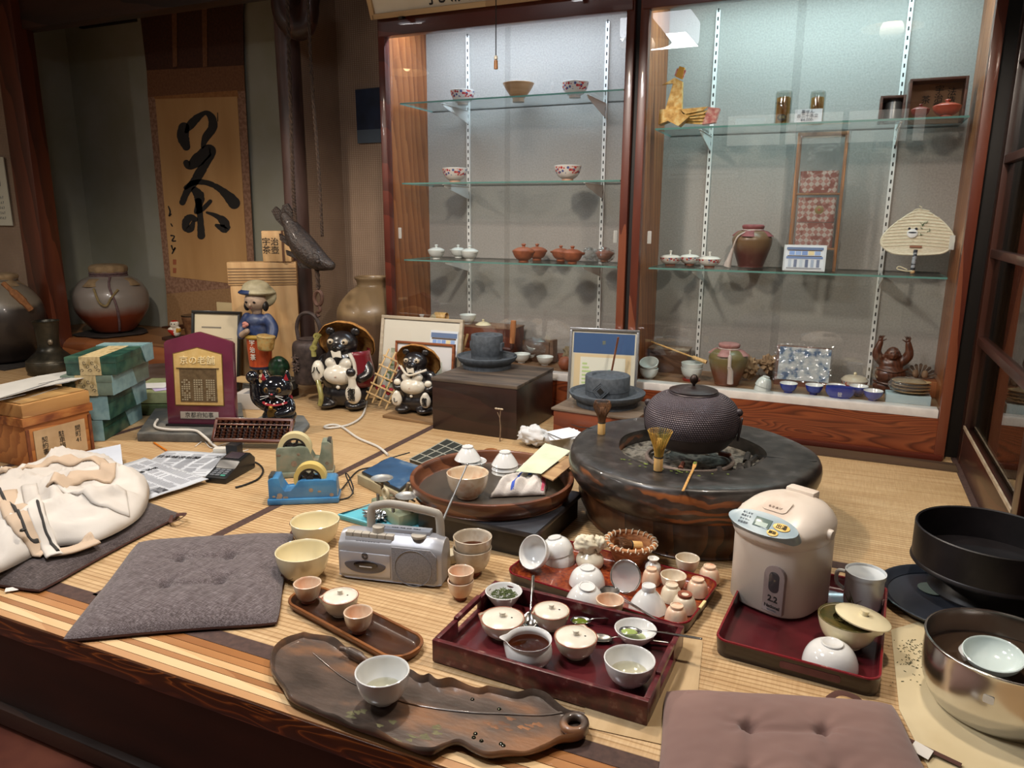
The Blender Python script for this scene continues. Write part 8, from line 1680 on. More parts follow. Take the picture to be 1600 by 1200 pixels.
# ------------------------------------------------- right cabinet, top shelf
zE = 1.3282
ob = shelf(1078, 199, zE); og = thing('origami_bird', 'gold brocade folded bird ornament at the left end of the right cabinet’s top shelf', 'ornament', V3((VY(1070, 199, 3.46).x, 3.46, zE)))
GB = pm('gold brocade', '#a87a2c', '#c99c4c', 50, .4, met=.25, c3='#d3b878'); PB = pm('pink brocade', '#b5504d', '#cf8276', 50, .5, c3='#d9b3a0'); k = mpp(V3(og.location)); o_ = V3(og.location)
def op(px, py, dy=0): q = VY(px, py, 3.46)-o_; return V3((q.x, dy, q.z))
def opoly(name, pts, mat, d0=-.012, d1=.012): s = M(); s.rings([[op(*p)+V3((0, d0, 0)) for p in pts], [op(*p)+V3((0, d1, 0)) for p in pts]]); return s.build(name, mat, og, 0)
opoly('neck', [(1041, 170), (1055, 122), (1067, 128), (1066, 172), (1058, 190), (1040, 182)], GB); opoly('beak', [(1035, 133), (1054, 122), (1055, 130)], GB, -.006, .006)
opoly('crest', [(1056, 120), (1062, 104), (1070, 106), (1066, 124)], plain('orange yellow paper', '#c98a1c', .5), -.008, .008); opoly('crest_edge', [(1054, 118), (1058, 107), (1072, 110), (1068, 122)], PB, -.004, .004)
opoly('body', [(1033, 172), (1064, 172), (1078, 184), (1062, 198), (1046, 190), (1031, 196)], GB, -.03, .03)
for i in range(5): opoly('tail_pleat', [(1064, 172+i*2), (1108, 168+i*5), (1100, 174+i*5), (1070, 180+i*3)], GB, -.03+i*.012, -.022+i*.012)
opoly('tail_fan', [(1108, 168), (1125, 170), (1118, 192), (1098, 195), (1104, 180)], PB, -.02, .02)
def jarglass(label, px, base, top, w, y):
 b = V3((VY(px, base, y).x, y, zE)); R_ = w*mpp(b)/2; h = zat(top, b)-zE; t = thing('glass_jar', label, 'jar', b)
 M().lathe([(R_*.98, .0005), (R_, .002), (R_, h*.92), (R_*.9, h), (R_*.87, h), (R_*.96, h*.9), (R_*.96, .003), (0, .003)], 32).build('glass_wall', clear('jar glass', '#f4f6f4', 2.), t, 50)
 for i in range(5): a_ = i*2*pi/5+.4; M().tube([(R_*.5*cos(a_), R_*.5*sin(a_), .005), (R_*.5*cos(a_), R_*.5*sin(a_), h*.82)], R_*.34, 12).build('bamboo_whisk', pm('amber bamboo', '#9a6428', '#b98440', 20, .4), t)
 return t, R_, h
gj, R_, h = jarglass('glass jar of bamboo whisks with black oval label beside the price card', 1222, 190, 143, 25, 3.44)
M().prism([(.018*cos(t), .013*sin(t)) for t in [i*2*pi/24 for i in range(24)]], 0, .002, Tr(0, -R_*1.0, .026) @ Rx(pi/2)).build('oval_label', plain('black oval label', '#17130c', .4), gj); text('茶筅', .013, plain('gold print', '#b5954a', .5), gj, (0, -R_-.0028, .026)); text('茶筅百本立', .010, plain('dark print', '#2d2413', .5), gj, (-.006, -R_-.001, h*.62), line=.9)
jarglass('glass jar of bamboo whisks standing behind the price card', 1275, 186, 143, 23, 3.50)
pc_ = thing('price_card', 'white handwritten price card on the right cabinet’s top shelf', 'price card', V3((VY(1241, 188, 3.40).x, 3.40, zE)), rot=(radians(-8), 0, 0)); wc = VY(1284, 186, 3.4).x-VY(1241, 188, 3.4).x; hc2 = VY(1262, 167, 3.4).z-VY(1262, 189, 3.4).z
M().box((wc/2, .001, hc2/2), (wc, .002, hc2)).build('card', plain('white card', '#c9ccd0', .6), pc_); text('茶せん\n百二十本立\n¥4,000-', .0165, plain('blue black ink', '#2b3345', .7), pc_, (wc*.47, -.0008, hc2*.5), line=.95)
ac_ = thing('card_holder', 'small clear acrylic card holder near the folded bird', 'holder', V3((VY(1172, 190, 3.45).x, 3.45, zE))); M().box((0, 0, .018), (.12, .003, .036), rotm(-.3)).build('acrylic_plate', clear('acrylic', '#f0f4f4', 2.5, .02, haze=.12), ac_)
tn = thing('tea_tin', 'small silver tea tin in an open wooden case on the top shelf', 'tin', V3((VY(1395, 182, 3.51).x, 3.51, zE))); R_ = 12*mpp(V3(tn.location)); h = zat(150, V3(tn.location))-zE
M().lathe([(0, .0005), (R_, .0005), (R_, h*.74), (R_*.99, h*.75), (0, h*.75)], 32).build('tin_body', plain('tarnished silver', '#7f8283', .35, .6), tn, 40); M().lathe([(R_*.8, h*.75), (R_*.8, h*.98), (R_*.76, h), (0, h)], 32).build('lid', plain('tarnished silver', '#7f8283', .35, .6), tn, 40)
def opencase(label, x0, x1, top, base, y, dep, mat, back):
 a_ = VY(x0, base, y); w_ = VY(x1, base, y).x-a_.x; h = VY((x0+x1)/2, top, y).z-zE; t = thing('open_case', label, 'case', V3((a_.x, y, zE)))
 M().box((w_/2, dep-.004, h/2), (w_, .008, h)).build('back_board', back, t)
 for x in (.005, w_-.005): M().box((x, dep/2-.004, h/2), (.010, dep-.008, h), bev=.001).build('side_board', mat, t)
 M().box((w_/2, dep/2-.004, h-.005), (w_-.02, dep-.008, .010), bev=.001).build('top_board', mat, t); return t, w_, h
DCW = wood('dark case wood', '#3d2016', '#5a3324', 9, 'X', .45)
opencase('small open wooden case around the silver tea tin', 1373, 1413, 149, 181, 3.455, .12, DCW, DCW)
oc, w_, h = opencase('large open wooden case with brushed characters behind the red pots', 1416, 1507, 121, 180, 3.53, .10, DCW, wood('tan case back', '#7a5638', '#936d4b', 5, 'X', .6))
for i, s_ in enumerate(('法\n造', '宇\n治\n霜', '茶')): text(s_, .034, INK, oc, (w_*(.78-.22*i), .0912-.002, h*(.62-.03*i)), line=.95)
lid_pot('small red clay pot with side handle in front of the large open case', 1437, 181, 28, zE, pm('dark red clay', '#6b2a20', '#83382b', 30, .35, coat=.2), None, wing=False, ht_=.034)
lid_pot('wide red clay pot with flat lid in front of the large open case', 1478, 181, 42, zE, pm('bright red clay', '#8f3a28', '#a84c36', 30, .35, coat=.2), None, wing=False, ht_=.042)
# ------------------------------------------------- right cabinet, lower glass shelf
FLO2 = floral('small red and blue petal porcelain', .024, .038)
for lab, px, base, w in (('lidded petal porcelain bowl at the left end of the lower shelf', 1047, 415, 33), ('lidded petal porcelain bowl at the back between two others', 1077, 413, 31), ('lidded petal porcelain bowl nearest the tasselled jar', 1108, 418, 35)):
 b = shelf(px, base, zC); R_ = w*mpp(b)/2; t = thing('lidded_bowl', lab, 'bowl', b, 0, 'lidded petal bowls'); M().lathe(bprof(R_, .040, R_*.45, .008, .003, .8), 36).build('body', FLO2, t, 60)
 M().lathe([(R_*.46, .0003), (R_*.47, .0075), (R_*.4, .008)], 24).build('foot', TERRA, t); l = M().lathe(sp([(R_*.95, .040), (R_*.7, .049), (.004, .053), (0, .053)], 3), 36).build('lid', PORC2, t, 60); M().lathe(sp([(.005, .052), (.004, .060), (.007, .070), (0, .072)], 3), 14).build('lid_knob', PORC2, l, 60)
def tjar(label, px, base, top, w, z, capc, low, mid, tas, y0=3.42):
 b = shelf(px, base, z, y0, 3.6); R_ = w*mpp(b)/2; h = zat(top, b)-z; t = thing('tea_jar', label, 'jar', b)
 M().lathe(sp([(0, 0), (R_*.58, 0), (R_*.64, h*.06), (R_*.86, h*.36), (R_*.99, h*.6), (R_*.95, h*.72), (R_*.72, h*.84), (R_*.47, h*.89), (R_*.45, h*.95), (R_*.50, h*.99), (R_*.4, h), (0, h*.99)], 5), 48).build('body', jar_mat(label[:20], mid, mid, low, h*.45, h*.7, .02), t, 60)
 M().lathe(sp([(R_*.98, h*.74), (R_*.72, h*.85), (R_*.50, h*.885), (R_*.52, h*.92), (R_*.55, h*.97), (R_*.45, h*1.01), (0, h*1.015)], 4), 40, wob=lambda a_, zz: 1+(.16*sin(a_*4+2.2)-.06 if zz < h*.87 else .03*sin(a_*9))).build('cloth_cap', capc, t, 60)
 a0 = atan2(-b.y, -b.x); M().tube([(R_*.52*cos(i*2*pi/24), R_*.52*sin(i*2*pi/24), h*.885) for i in range(24)], .0035, 6, closed=True).build('cord', tas, t)
 for dd, l_ in tas_pos(R_, h, a0): pass
 return t, R_, h, a0
def tas_pos(*a): return []
PKC = pm('faded pink cloth', '#8f5f5c', '#a87a75', 30, .8); TAS = pm('pale grey pink tassel', '#a89a94', '#bfb2aa', 60, .9, stretch=(1, 1, .1))
t, R_, h, a0 = tjar('brown jar with pink cloth collar and long cream tassel on the lower shelf', 1172, 418, 352, 60, zC, pm('dark pink cloth', '#6e3638', '#874a4b', 30, .7), '#4a1f1b', '#6b5238', TAS)
P_ = [(R_*.55*cos(a0-.2), R_*.55*sin(a0-.2), h*.88), (R_*1.02*cos(a0-.75), R_*1.02*sin(a0-.75), h*.74), (R_*1.13*cos(a0-.95), R_*1.13*sin(a0-.95), h*.45)]; M().tube(sp(P_, 5), .004, 6).build('tassel_cord', TAS, t)
M().tube([P_[-1], (R_*1.22*cos(a0-1.05), R_*1.22*sin(a0-1.05), h*.18), (R_*1.3*cos(a0-1.1), R_*1.3*sin(a0-1.1), .004)], [.006, .012, .020], 10).build('tassel', TAS, t)
# wrapped rack of porcelain tiers
rb = V3((VY(1228, 424, 3.50).x, 3.50, zC)); rw = VY(1305, 424, 3.50).x-rb.x; rh_ = VY(1275, 208, 3.55).z-zC
rk_ = thing('carrying_rack', 'tall wooden rack of patterned porcelain tiers wrapped in clear plastic', 'rack', rb); RKW = wood('rack wood', '#8a5a34', '#a87447', 12, 'Z', .45)
for x in (.007, rw-.007):
 for y in (.008, .092): M().box((x, y, rh_/2), (.013, .013, rh_), bev=.002).build('rack_post', RKW, rk_)
for z_ in (.095, .325, .565): M().box((rw/2, .05, z_), (rw-.02, .09, .008), bev=.001).build('rack_shelf', RKW, rk_)
M().box((rw/2, .05, rh_-.008), (rw, .1, .014), bev=.002).build('rack_top', RKW, rk_)
def tier_mat():
 m, t_, b = nt('pink lattice porcelain'); b.inputs['Roughness'].default_value = .2; b.inputs['Coat Weight'].default_value = .5
 v = coords(t_, (60, 60, 60), (0, pi/4, 0)); ch = N(t_, 'ShaderNodeTexChecker', Scale=1.); ch.inputs['Color1'].default_value = hx('#b07a72'); ch.inputs['Color2'].default_value = hx('#c9bdb4'); t_.links.new(v, ch.inputs['Vector'])
 n = N(t_, 'ShaderNodeTexNoise', Scale=26.); t_.links.new(coords(t_), n.inputs['Vector']); mx = N(t_, 'ShaderNodeMixRGB'); t_.links.new(ramp(t_, n.outputs['Fac'], [(.5, (0, 0, 0, 1)), (.56, (1, 1, 1, 1))]), mx.inputs['Fac']); t_.links.new(ch.outputs['Color'], mx.inputs['Color1']); mx.inputs['Color2'].default_value = hx('#8f5148'); t_.links.new(mx.outputs[0], b.inputs['Base Color']); return m
TIER = tier_mat()
for i, (z0, z1) in enumerate(((.1, .205), (.207, .31), (.33, .42), (.57, .64))):
 z1 = min(z1, rh_-.02); bx2 = M().prism(round_rect(rw-.045, .08, .015), z0, z1, Tr(.0225, .01, 0), bev=.003).build('porcelain_tier', TIER if i < 3 else CREAM, rk_, 40)
 if i == 1: M().lathe([(0, .0025), (.014, .0015), (.018, 0)], 24, Tr(rw*.56, .0097, (z0+z1)/2) @ Rx(pi/2)).build('round_crest', plain('gold green crest', '#8f7a3c', .4), bx2); M().lathe([(0, .0035), (.006, .002), (.007, 0)], 16, Tr(rw*.56, .0097, (z0+z1)/2) @ Rx(pi/2)).build('orange_dot', plain('orange dot', '#b5502a', .4), bx2)
s = M()
def wr(u, v):
 a_ = u*2*pi; p = 4.; c_, s_ = cos(a_), sin(a_); x = (rw*.5+.006)*abs(c_)**(2/p)*(1 if c_ > 0 else -1); y = .060*abs(s_)**(2/p)*(1 if s_ > 0 else -1); z_ = .002+(rh_+.004)*v; k = 1+.10*abs(noise.noise(V3((a_*2, z_*14, 2))))
 return (rw/2+x*k, .05+y*k, z_)
s.grid(wr, 60, 50); s.build('plastic_wrap', FILM, rk_, 180)
# leaning picture card and straw fan
pa_ = V3((VY(1222, 426, 3.44).x, 3.43, zC)); pw = VY(1288, 427, 3.43).x-pa_.x; ph = VY(1257, 383, 3.46).z-zC
pcx = thing('framed_picture', 'small white-framed drawing of a wooden shop front on the lower glass shelf', 'picture', pa_, rot=(radians(-10), 0, 0)); M().box((pw/2, .006, ph/2), (pw, .008, ph)).build('backing', plain('white mount', '#c5cacd', .6), pcx); shopfront(pcx, pw*.04, ph*.05, pw*.92, ph*.9, .001)
fc = V3((VY(1427, 424, 3.50).x, 3.50, zC)); fa = thing('straw_fan', 'woven straw hand fan with panda and bamboo picture leaning in the right cabinet', 'fan', fc, rot=(radians(-12), 0, 0))
kf_ = mpp(fc)*.96; STF = pm('pale woven straw', '#c9c0a8', '#d9d1bb', 90, .8, stretch=(1, 1, 2.4), bmp=.7, bsc=200)
out_ = sp([((x-1427)*kf_, (424-y)*kf_/cos(radians(12))) for x, y in ((1420, 393), (1395, 391), (1378, 378), (1380, 362), (1400, 340), (1428, 323), (1455, 335), (1475, 355), (1481, 372), (1470, 388), (1448, 392), (1432, 393))], 5, True)
fb = M().prism(out_, -.003, .003, Rx(pi/2), bev=.002).build('fan_blade', STF, fa, 40)
M().tube([(x, 0, z) for x, z in out_], .0045, 7, closed=True).build('bound_edge', STF, fa)
s = M()
for i in range(15):
 z = .112+i*.0135; xs = [x for x, zz in out_ if abs(zz-z) < .012]
 if xs: s.tube(sp([(min(xs)+.006, -.0034, z), (0, -.0034, z+.008), (max(xs)-.006, -.0034, z)], 5), .0022, 5)
l = s.build('woven_rows', pm('straw row', '#bdb298', '#d0c7b0', 90, .8), fb); l['kind'] = 'stuff'
M().tube([(0, 0, .012), (.004, 0, .10)], .0085, 10).build('handle', pm('black and white cord wrap', '#20242c', '#8f9298', 70, .7, stretch=(.2, .2, 1.), lo=.48, hi=.52), fa); M().ball((0, 0, .010), (.010, .009, .010)).build('handle_tip', plain('pale wood tip', '#c0a074', .5), fa)
M().tube(sp([(0, -.006, .012), (-.025, -.01, .010), (-.058, -.01, .018), (-.05, -.01, .028), (-.02, -.01, .016)], 5), .0022, 6).build('cord_loop', plain('cream cord', '#c9bd9d', .8), fa)
px_ = lambda x, y: ((x-1427)*kf_, -.0072, (424-y)*kf_/cos(radians(12)))
pnd = M().ball(px_(1421, 360), (.020, .003, .019)).build('panda_body', plain('white thread', '#d5d5d5', .8), fa); M().ball(px_(1421, 359), (.0185, .0036, .006)).build('panda_band', plain('dark thread', '#23232e', .8), pnd)
for dx in (-5, 5): M().ball(px_(1421+dx, 352.5), (.005, .003, .005)).build('panda_ear', plain('dark thread', '#23232e', .8), pnd)
for i in range(9): p = V3(px_(1439+R.uniform(-7, 7), 356+R.uniform(-12, 8))); M().tube([p, p+V3((R.uniform(-.018, .018), 0, R.uniform(.006, .018)))], [.0035, .0005], 5, flat=.4).build('bamboo_leaf', plain('green thread', '#4f6a4a', .8), fa)
M().box(px_(1428, 381), (.045, .004, .008)).build('brown_label', plain('brown label', '#8a5a44', .7), fa)
# ------------------------------------------------- right cabinet floor
for i, (lab, dz, tl) in enumerate((('pale celadon bowl at the bottom of the pair beside the mullion', 0, 0), ('pale celadon bowl tipped forward on top of the pair beside the mullion', .036, 28))):
 b = shelf(1014, 590, zD); o = simple_bowl('tea_bowl', lab, 'bowl', 0, 0, 0, 0, 0, WP, 'celadon bowls', .5, .1, .75, loc=b+V3((0, 0, dz)), dims=(.045, .05)); o.rotation_euler = (radians(tl), 0, 0)
for i, (lab, dz) in enumerate((('pale celadon bowl at the bottom of the pair beside the pink-capped jar', 0.010), ('pale celadon bowl on top of the pair beside the pink-capped jar', .032))):
 b = shelf(1080, 594, zD); simple_bowl('tea_bowl', lab, 'bowl', 0, 0, 0, 0, 0, WP, 'celadon bowls', .55, .1, .8, loc=b+V3((0, 0, dz)), dims=(.051, .052))
o = M().lathe([(0, 0), (.04, 0), (.042, .008), (.036, .0095), (0, .0095)], 32).build('red_coaster', plain('red lacquer coaster', '#8f2a1e', .3, coat=.3)); o.location = shelf(1080, 594, zD); tag(o, 'red coaster under the pair of celadon bowls', 'coaster')
b = V3((VY(1011, 590, 3.57).x, 3.57, zD)); w_ = VY(1070, 590, 3.57).x-b.x; t = thing('wooden_box', 'dull brown wooden box behind the celadon bowls in the right cabinet', 'box', b); M().box((w_/2, .05, .058), (w_, .1, .116), bev=.003).build('body', wood('dull brown crate', '#4d3423', '#654834', 7, 'X', .5), t); M().box((w_/2, .05, .1185), (w_+.01, .108, .006), bev=.001).build('lid', wood('grey crate wood', '#6d5a48', '#857160', 7, 'X', .6), t)
p_, q_ = VY(1018, 534, 3.52), VY(1104, 566, 3.46); sk = thing('bamboo_ladle', 'thin bamboo ladle stick slanting across the box in the right cabinet', 'ladle', q_); M().tube([(0, 0, 0), p_-q_], .004, 7).build('stick', BAM, sk); d = (p_-q_).normalized(); M().tube([-d*.0, d*.07], .009, 8).build('thick_end', BAM, sk)
t, R_, h, a0 = tjar('speckled jar with pink tied cap and grey tassel on the right cabinet floor', 1135, 600, 537, 59, zD, PKC, '#6b3f2b', '#6f6440', TAS, 3.42)
P_ = [(R_*.6*cos(a0+.1), R_*.6*sin(a0+.1), h*.86), (R_*.95*cos(a0+.08), R_*.95*sin(a0+.08), h*.76), (R_*1.05*cos(a0+.08), R_*1.05*sin(a0+.08), h*.5)]; M().tube(sp(P_, 5), [.003]*5+[.008]*6, 8).build('tassel_knot', TAS, t); M().tube([P_[-1], (R_*.98*cos(a0+.16), R_*.98*sin(a0+.16), h*.4), (R_*.92*cos(a0+.2), R_*.92*sin(a0+.2), h*.1)], [.009, .012, .014], 10).build('tassel', TAS, t)
KRA = pm('crumpled kraft paper', '#94795a', '#ab9070', 14, .9, bmp=.4, bsc=40)
o = crumple('paper_bag', (0, 0, .05), (.05, .045, .05), KRA, None, 13, .4, 2.8); o.location = shelf(1168, 592, zD, 3.5, 3.58)+V3((0, 0, .01)); tag(o, 'crumpled brown paper bag behind the pink-capped jar', 'paper bag')
o = crumple('paper_bag', (0, 0, .04), (.045, .04, .035), KRA, None, 17, .45, 3.); o.location = shelf(1190, 578, zD, 3.55, 3.6)+V3((.01, .0, .04)); tag(o, 'crumpled brown paper bag with open mouth behind the overturned cups', 'paper bag')
for i, (dx, dz, lab) in enumerate(((0, 0, 'white cup overturned at the bottom of the leaning pair in the right cabinet'), (.010, .018, 'white cup overturned on top of the leaning pair in the right cabinet'))):
 b = shelf(1192, 610, zD, 3.38, 3.5); o = simple_bowl('teacup', lab, 'cup', 0, 0, 0, 0, 0, WP, None, .45, .1, .6, loc=b+V3((dx, .0, dz+.046)), dims=(.036, .044)); o.rotation_euler = (pi, radians(14*i), 0)
# wrapped plate picture
pa_ = V3((VY(1207, 612, 3.52).x, 3.52, zD)); pw = VY(1293, 615, 3.52).x-pa_.x; ph = VY(1255, 538, 3.58).z-zD
wp = thing('boxed_plate', 'blue and white picture plate in a brown box wrapped in shiny clear plastic', 'boxed plate', pa_, rot=(radians(-14), 0, 0)); M().box((pw/2, .03, ph/2), (pw, .03, ph), bev=.003).build('box_tray', wood('brown gift box wood', '#5a3424', '#754a36', 9, 'X', .5), wp)
M().box((pw/2+.006, .011, ph*.56), (pw*.94, .006, ph*.80)).build('printed_plate', pm('blue and white print', '#4a6f9a', '#c3ced6', 28, .2, c3='#e0e4e6', coat=.5, lo=.38, hi=.58), wp)
s = M(); s.grid(lambda u, v: (pw*(u*1.06-.03), .002-.006*noise.noise(V3((u*14, v*14, 2)))-.003*noise.noise(V3((u*40, v*40, 5))), ph*(.12+v*.92)), 44, 36); s.build('plastic_wrap', clear('shiny crinkled film', '#f4f6f6', 4., .06, haze=.05), wp, 180)
BLUP = plain('cobalt blue glaze', '#1f3590', .15, coat=.6)
for px, rim, base, w, lab in ((1231, 602, 614, 27, 'small cobalt blue cup at the left end of the row before the wrapped plate'), (1271, 601, 616, 27, 'small cobalt blue cup in front of the wrapped plate’s right corner'), (1311, 606, 618, 28, 'small cobalt blue cup behind the blue boat-shaped dish'), (1338, 605, 619, 28, 'small cobalt blue cup between the boat dish and lidded bowl'), (1363, 612, 626, 29, 'small cobalt blue cup at the right end of the blue group')):
 b = shelf(px, base, zD, 3.375, 3.5); R_ = w*mpp(b)/2; t = thing('teacup', lab, 'cup', b, 0, 'cobalt blue cups'); M().lathe(bprof(R_, .042, R_*.45, .006, .002, .7)[0:21], 32).build('outside', BLUP, t, 60); M().lathe([(R_*q_[0], .042*q_[1]) for q_ in ((1.0, 1.0), (.97, 1.03), (.93, .98), (.8, .6), (.5, .3), (0, .25))], 32).build('white_inside', PORC, t, 60)
b = shelf(1311, 626, zD, 3.37, 3.5); t = thing('boat_dish', 'blue boat-shaped dish with white inside at the front of the right cabinet', 'dish', b+V3((0, -.0, 0))); kb2_ = 43*mpp(b)/2
M().lathe(bprof(1, .032, .7, .004, .06, .6)[0:21], 40, sx=kb2_, sy=kb2_*.42).build('outside', BLUP, t, 60); M().lathe([(1, .032), (.96, .033), (.9, .030), (.7, .012), (0, .01)], 40, sx=kb2_, sy=kb2_*.42).build('white_inside', PORC, t, 60); text('笹', .02, PORC, t, (.0, -kb2_*.42, .018))
FLO3 = floral('petal band porcelain', .012, .034, '#cfc5b6'); b = shelf(1334, 606, zD, 3.47, 3.6); t = thing('lidded_bowl', 'lidded bowl with band of red petals between the blue cups and the carved figure', 'bowl', b); R_ = 20*mpp(b); M().lathe(bprof(R_, .040, R_*.5, .006, .003, .8), 36).build('body', FLO3, t, 60); l = M().lathe(sp([(R_*.98, .040), (R_*.7, .056), (.005, .062), (0, .062)], 3), 36).build('lid', pm('cream lid', '#c4b9a3', '#d0c6b2', 12, .25, coat=.4), t, 60); M().ball((0, 0, .067), (.007, .007, .008)).build('lid_knob', CREAM, l)
# laughing carved figure
HW = wood('dark carved figure wood', '#3a1c10', '#5d3420', 30, 'Z', .35, coat=.3, dist=3); b = shelf(1390, 612, zD, 3.48, 3.56); h = zat(525, b)-zD; k = h
ho = thing('carved_figure', 'dark carved wooden laughing figure with both arms raised', 'figurine', b, radians(6))
blob('body', [('e', (0, 0, .13*k), (.26*k, .19*k, .13*k)), ('e', (0, -.02*k, .33*k), (.25*k, .2*k, .18*k)), ('e', (0, 0, .50*k), (.19*k, .14*k, .14*k)), ('e', (0, -.04*k, .695*k), (.115*k, .11*k, .12*k)), ('e', (-.11*k, -.03*k, .67*k), (.025*k, .03*k, .06*k)), ('e', (.11*k, -.03*k, .67*k), (.025*k, .03*k, .06*k)),
 ('l', [(-.16*k, 0, .55*k), (-.25*k, -.02*k, .68*k), (-.21*k, -.02*k, .88*k)], [.08*k, .075*k, .05*k]), ('l', [(.16*k, 0, .55*k), (.25*k, -.02*k, .68*k), (.22*k, -.02*k, .88*k)], [.08*k, .075*k, .05*k]), ('e', (-.22*k, -.01*k, .66*k), (.06*k, .06*k, .10*k)), ('e', (.22*k, -.01*k, .66*k), (.06*k, .06*k, .10*k)), ('e', (0, -.145*k, .68*k), (.025*k, .025*k, .02*k)), ('e', (0, -.13*k, .63*k), (.05*k, .025*k, .02*k))], HW, ho, k*.018, 2)
for sx in (-1, 1):
 M().ball((sx*.21*k, -.02*k, .915*k), (.04*k, .025*k, .045*k)).build('hand', HW, ho)
 for j in range(4): M().tube(sp([(sx*(.185+.017*j)*k, -.02*k, .94*k), (sx*(.175+.022*j)*k, -.03*k, .975*k), (sx*(.15+.024*j)*k, -.045*k, (.995+.006*(j % 2))*k)], 3), [.011*k]*4+[.007*k]*3, 6).build('finger', HW, ho)
 M().tube([(sx*.17*k, -.02*k, .91*k), (sx*.12*k, -.04*k, .945*k)], [.012*k, .008*k], 6).build('thumb', HW, ho); M().ball((sx*.04*k, -.135*k, .725*k), (.016*k, .008*k, .007*k), u=8, v=6).build('eye', plain('black pupil', '#0c0a0a', .2), ho)
M().tube(sp([(-.24*k, -.08*k, .45*k), (-.12*k, -.19*k, .42*k), (0, -.21*k, .40*k), (.12*k, -.19*k, .42*k), (.24*k, -.08*k, .45*k)], 4), .012*k, 6).build('robe_edge', HW, ho); M().tube(sp([(-.26*k, -.06*k, .22*k), (-.1*k, -.21*k, .2*k), (.1*k, -.21*k, .2*k), (.26*k, -.06*k, .22*k)], 4), .016*k, 6).build('belt', HW, ho)
# whisks on a small box, wrapped plates on a pale box
b = V3((VY(1430, 606, 3.55).x, 3.55, zD)); t = thing('wooden_box', 'small orange brown wooden box under the dark whisk tines', 'box', b); M().box((0, .04, .035), (.11, .1, .07), bev=.002).build('body', wood('orange box wood', '#7a4526', '#955c36', 9, 'X', .5), t)
ob2 = thing('folded_ornament', 'dark fan-shaped folded paper ornament standing on the small orange brown box', 'ornament', b+V3((0, .03, .0705)))
for i in range(9): a_ = radians(20+i*17.5); M().prism([(0, 0), (.062*cos(a_-.11), .062*sin(a_-.11)), (.068*cos(a_), .068*sin(a_)), (.062*cos(a_+.11), .062*sin(a_+.11))], -.003+.004*(i % 2), .001+.004*(i % 2), Rx(pi/2)).build('pleat', pm('dark mottled pleat', '#33261f', '#6e5a48', 40, .6), ob2)
for dx in (-.018, .018): M().ball((dx, -.012, .022), (.014, .012, .018), u=10, v=8).build('bud', pm('tan bud', '#6e5640', '#8c7156', 30, .7), ob2)
b = V3((VY(1416, 635, 3.42).x, 3.42, zD)); w_ = 62*mpp(b); t = thing('paper_box', 'pale blue flat box at the right front corner of the right cabinet', 'box', b); M().box((0, .0, .018), (w_, .085, .036), bev=.002).build('carton', plain('pale blue carton', '#a3b7bd', .6), t)
pl = thing('wrapped_plates', 'stack of tan plates in clear plastic on the pale blue box', 'plates', b+V3((.008, 0, .0367))); R_ = 26*mpp(b)
for i in range(4): M().lathe(sp([(0, .002+i*.013), (R_*.6, .001+i*.013), (R_, .009+i*.013), (R_, .012+i*.013), (R_*.6, .006+i*.013), (0, .006+i*.013)], 3), 40, sy=.68).build('plate', pm('tan plate glaze', '#a08058', '#b5966c', 20, .4), pl, 60)
crumple('plastic_wrap', (-.012, 0, .032), (R_*1.12, R_*.76, .034), FILM, pl, 23, .10, 3.)
# small shade of silver foil sign at the fan's nail: glass pane latch pulls
for c_, x in ((cabL, -2.10), (cabL, -.96), (cabR, -.80), (cabR, .375)): M().box((x, YG+.020 if x in (-2.10, -.80) else YG+.0335, .86), (.018, .0035, .055), bev=.001).build('finger_pull', clear('frosted pull', '#dfe4e2', 2., .2, haze=.3), c_)
# keep the cabinet's things between its glass and its back
bpy.context.view_layer.update()
def wbox(o):
 P_ = [q.matrix_world @ V3(c) for q in [o]+list(o.children_recursive) if q.type == 'MESH' for c in q.bound_box]
 return [min(p[i] for p in P_) for i in range(3)], [max(p[i] for p in P_) for i in range(3)]
for o in list(COL.objects):
 if o.parent or not o.get('category') or o.name.startswith('display_cabinet'): continue
 if not (3.34 < o.location.y < 3.72 and -2.12 < o.location.x < .42 and .19 < o.location.z < 1.7): continue
 a_, b_ = wbox(o); d = 0
 if a_[1] < 3.343: d = 3.343-a_[1]
 elif b_[1] > 3.684: d = 3.684-b_[1]
 if d: y = o.location.y; o.location.x *= (y+d)/y; o.location.y += d
 l, r = (-2.145, -.935) if o.location.x < -.885 else (-.84, .408)
 if a_[0] < l: o.location.x += l-a_[0]
 if b_[0] > r: o.location.x += r-b_[0]
# lift what would sink into the mats onto them
bpy.context.view_layer.update()
for o in list(COL.objects):
 if o.parent or not o.get('category'): continue
 a_, b_ = wbox(o)
 if -.03 < a_[2] < .001: o.location.z += .001-a_[2]
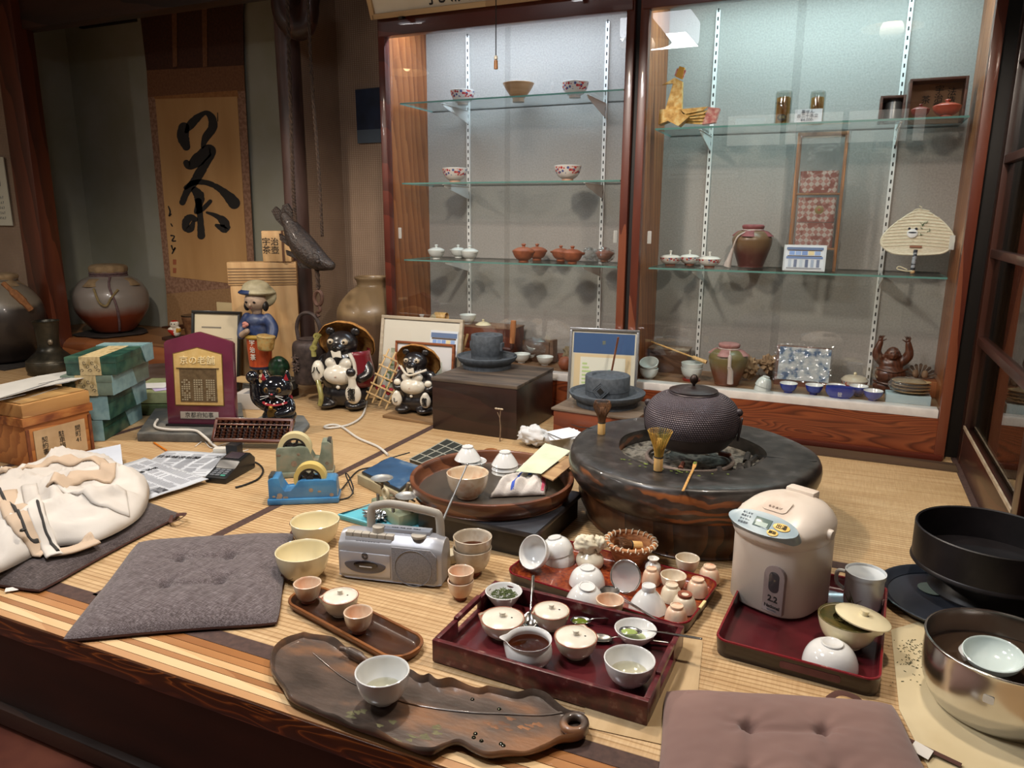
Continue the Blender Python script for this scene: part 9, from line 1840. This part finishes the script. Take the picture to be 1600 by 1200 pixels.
# small shifts that stop neighbours from touching
for l in "framed_picture.003,0,0,0.003;framed_picture.002,0.006,0,0.004;iron_kettle.001,-0.01,0,0;bamboo_basket,0,0,0.003;beckoning_cat,0,0,0.012;carved_figure,-0.0064,0.0064,0;gift_box,0,0.01,0;gift_box.001,0,0.01,0;sake_bottle.001,-0.0148,-0.0148,0.004;teacup.007,-0.0148,-0.0148,0.004;tea_bowl.009,0,0,0.003;teacup.009,0,0,0.0012;teacup.010,0,0,0.0012;lidded_teapot.003,0,0,0.0012;teacup.014,0,0,0.0012;electric_kettle,-0.01,0,0.004;mug,0.021,0,0;lidded_teapot.004,0.0042,0.0042,0.004;wicker_basket.001,-0.0184,0.0344,0;wooden_stand,-0,-0.01,0;tea_jar.001,0,0,0.006;wooden_box.002,0,0,0.003;lucky_figurine,0,0,0.0012;wooden_box.003,-0,-0.0012,0;lidded_teapot.012,0,0,0.009;tea_jar.002,0,0,0.0012;tea_jar.003,0,0,0.0012;wooden_box.008,0.0239,0.0021,0;sake_bottle,-0,-0.026,0;folded_ornament,0.0148,0.0148,0;cable.001,0.0042,0.0042,0.004;cable.005,0,0.026,0.004;card,0,0,0.003;paper_box.001,0.0021,0.0021,0;power_plug,0.003,0,0;power_adapter,0,0.021,0.01;china_piece,-0.01,0,0;china_piece.001,0,0,0.0012;clay_pot,0,0,0.003;cloth_pouch,0,0,0.0072;floor_cushion.002,0,0,0.0012;stone_mill,0,0,0.0012;lattice_ornament,0,0.01,0;carved_leaf_tray,-0.0083,-0.0071,0;stone_mill.001,0,0,0.0012;hearth_hook,0.006,0,0.004;envelope,0,0,0.003;folded_card,-0,-0.021,0;teaspoon.001,-0,-0.01,0.004;teaspoon.003,-0.0021,-0.0021,0.003;tea_whisk,0.0071,0.0071,0;mesh_strainer.001,0.0012,0,0;tea_whisk.001,0.0012,0,0.0012;tea_whisk.002,0,0,0.003;serving_tray,0,0.01,0;serving_tray.003,-0.0071,-0.0071,0;leaflet,0,0,0.006;boat_dish,0,0,0.0012;mesh_strainer,0,0,0.003;teacup.024,0,0,0.0012;teacup.026,-0.0148,0.0148,0;teacup.027,0.006,0,0.004;teacup.028,0,0,0.0012;tissue,-0.01,0,0;paper_bag,-0.0042,-0.0042,0.004;paper_bag.001,0.0184,0.0196,0;paper.001,0.016,0,0.004;plastic_bag,0,0,0.003;wrapped_plates,0,0,0.003;low_stand,0.0071,-0.0071,0;tea_bowl.005,-0.0184,0.0284,0.008;tea_bowl.006,0,0.016,0.004;tea_bowl.007,-0.0184,-0.0184,0;tea_bowl.008,0,0,0.0012;tea_bowl.012,-0.0184,-0.0184,0.004;tea_bowl.013,0,0,0.0072;tea_bowl.022,0,0,0.0012;tea_bowl.023,-0.0184,-0.0184,0;tea_bowl.025,-0,-0.006,0;tea_bowl.026,0.0373,-0.0113,0.004;tea_bowl.027,-0,-0.016,0;tea_crumbs,0,0,0.0012;tea_leaves,0,0,0.006;teacup,-0.0148,0.0408,0;teacup.001,0,0.032,0.004;teacup.002,-0,-0.016,0;teacup.003,0,0,0.0012;teacup.004,0,0.003,0.0012;teacup.005,0.0042,0.0302,0;teacup.006,-0.0021,0.0021,0.003;teacup.008,-0.0042,0.0042,0.004;teacup.015,0.021,0,0.004;teacup.016,0,0,0.006;teacup.017,0,0,0.0012;teacup.019,0,0,0.0012;teacup.020,0,0.032,0;teacup.021,0.0184,0.0184,0;teacup.022,-0.003,0,0".split(";"):
 n,x,y,z=l.split(","); o=bpy.data.objects[n]; o.location=V3(o.location)+V3((float(x),float(y),float(z)))
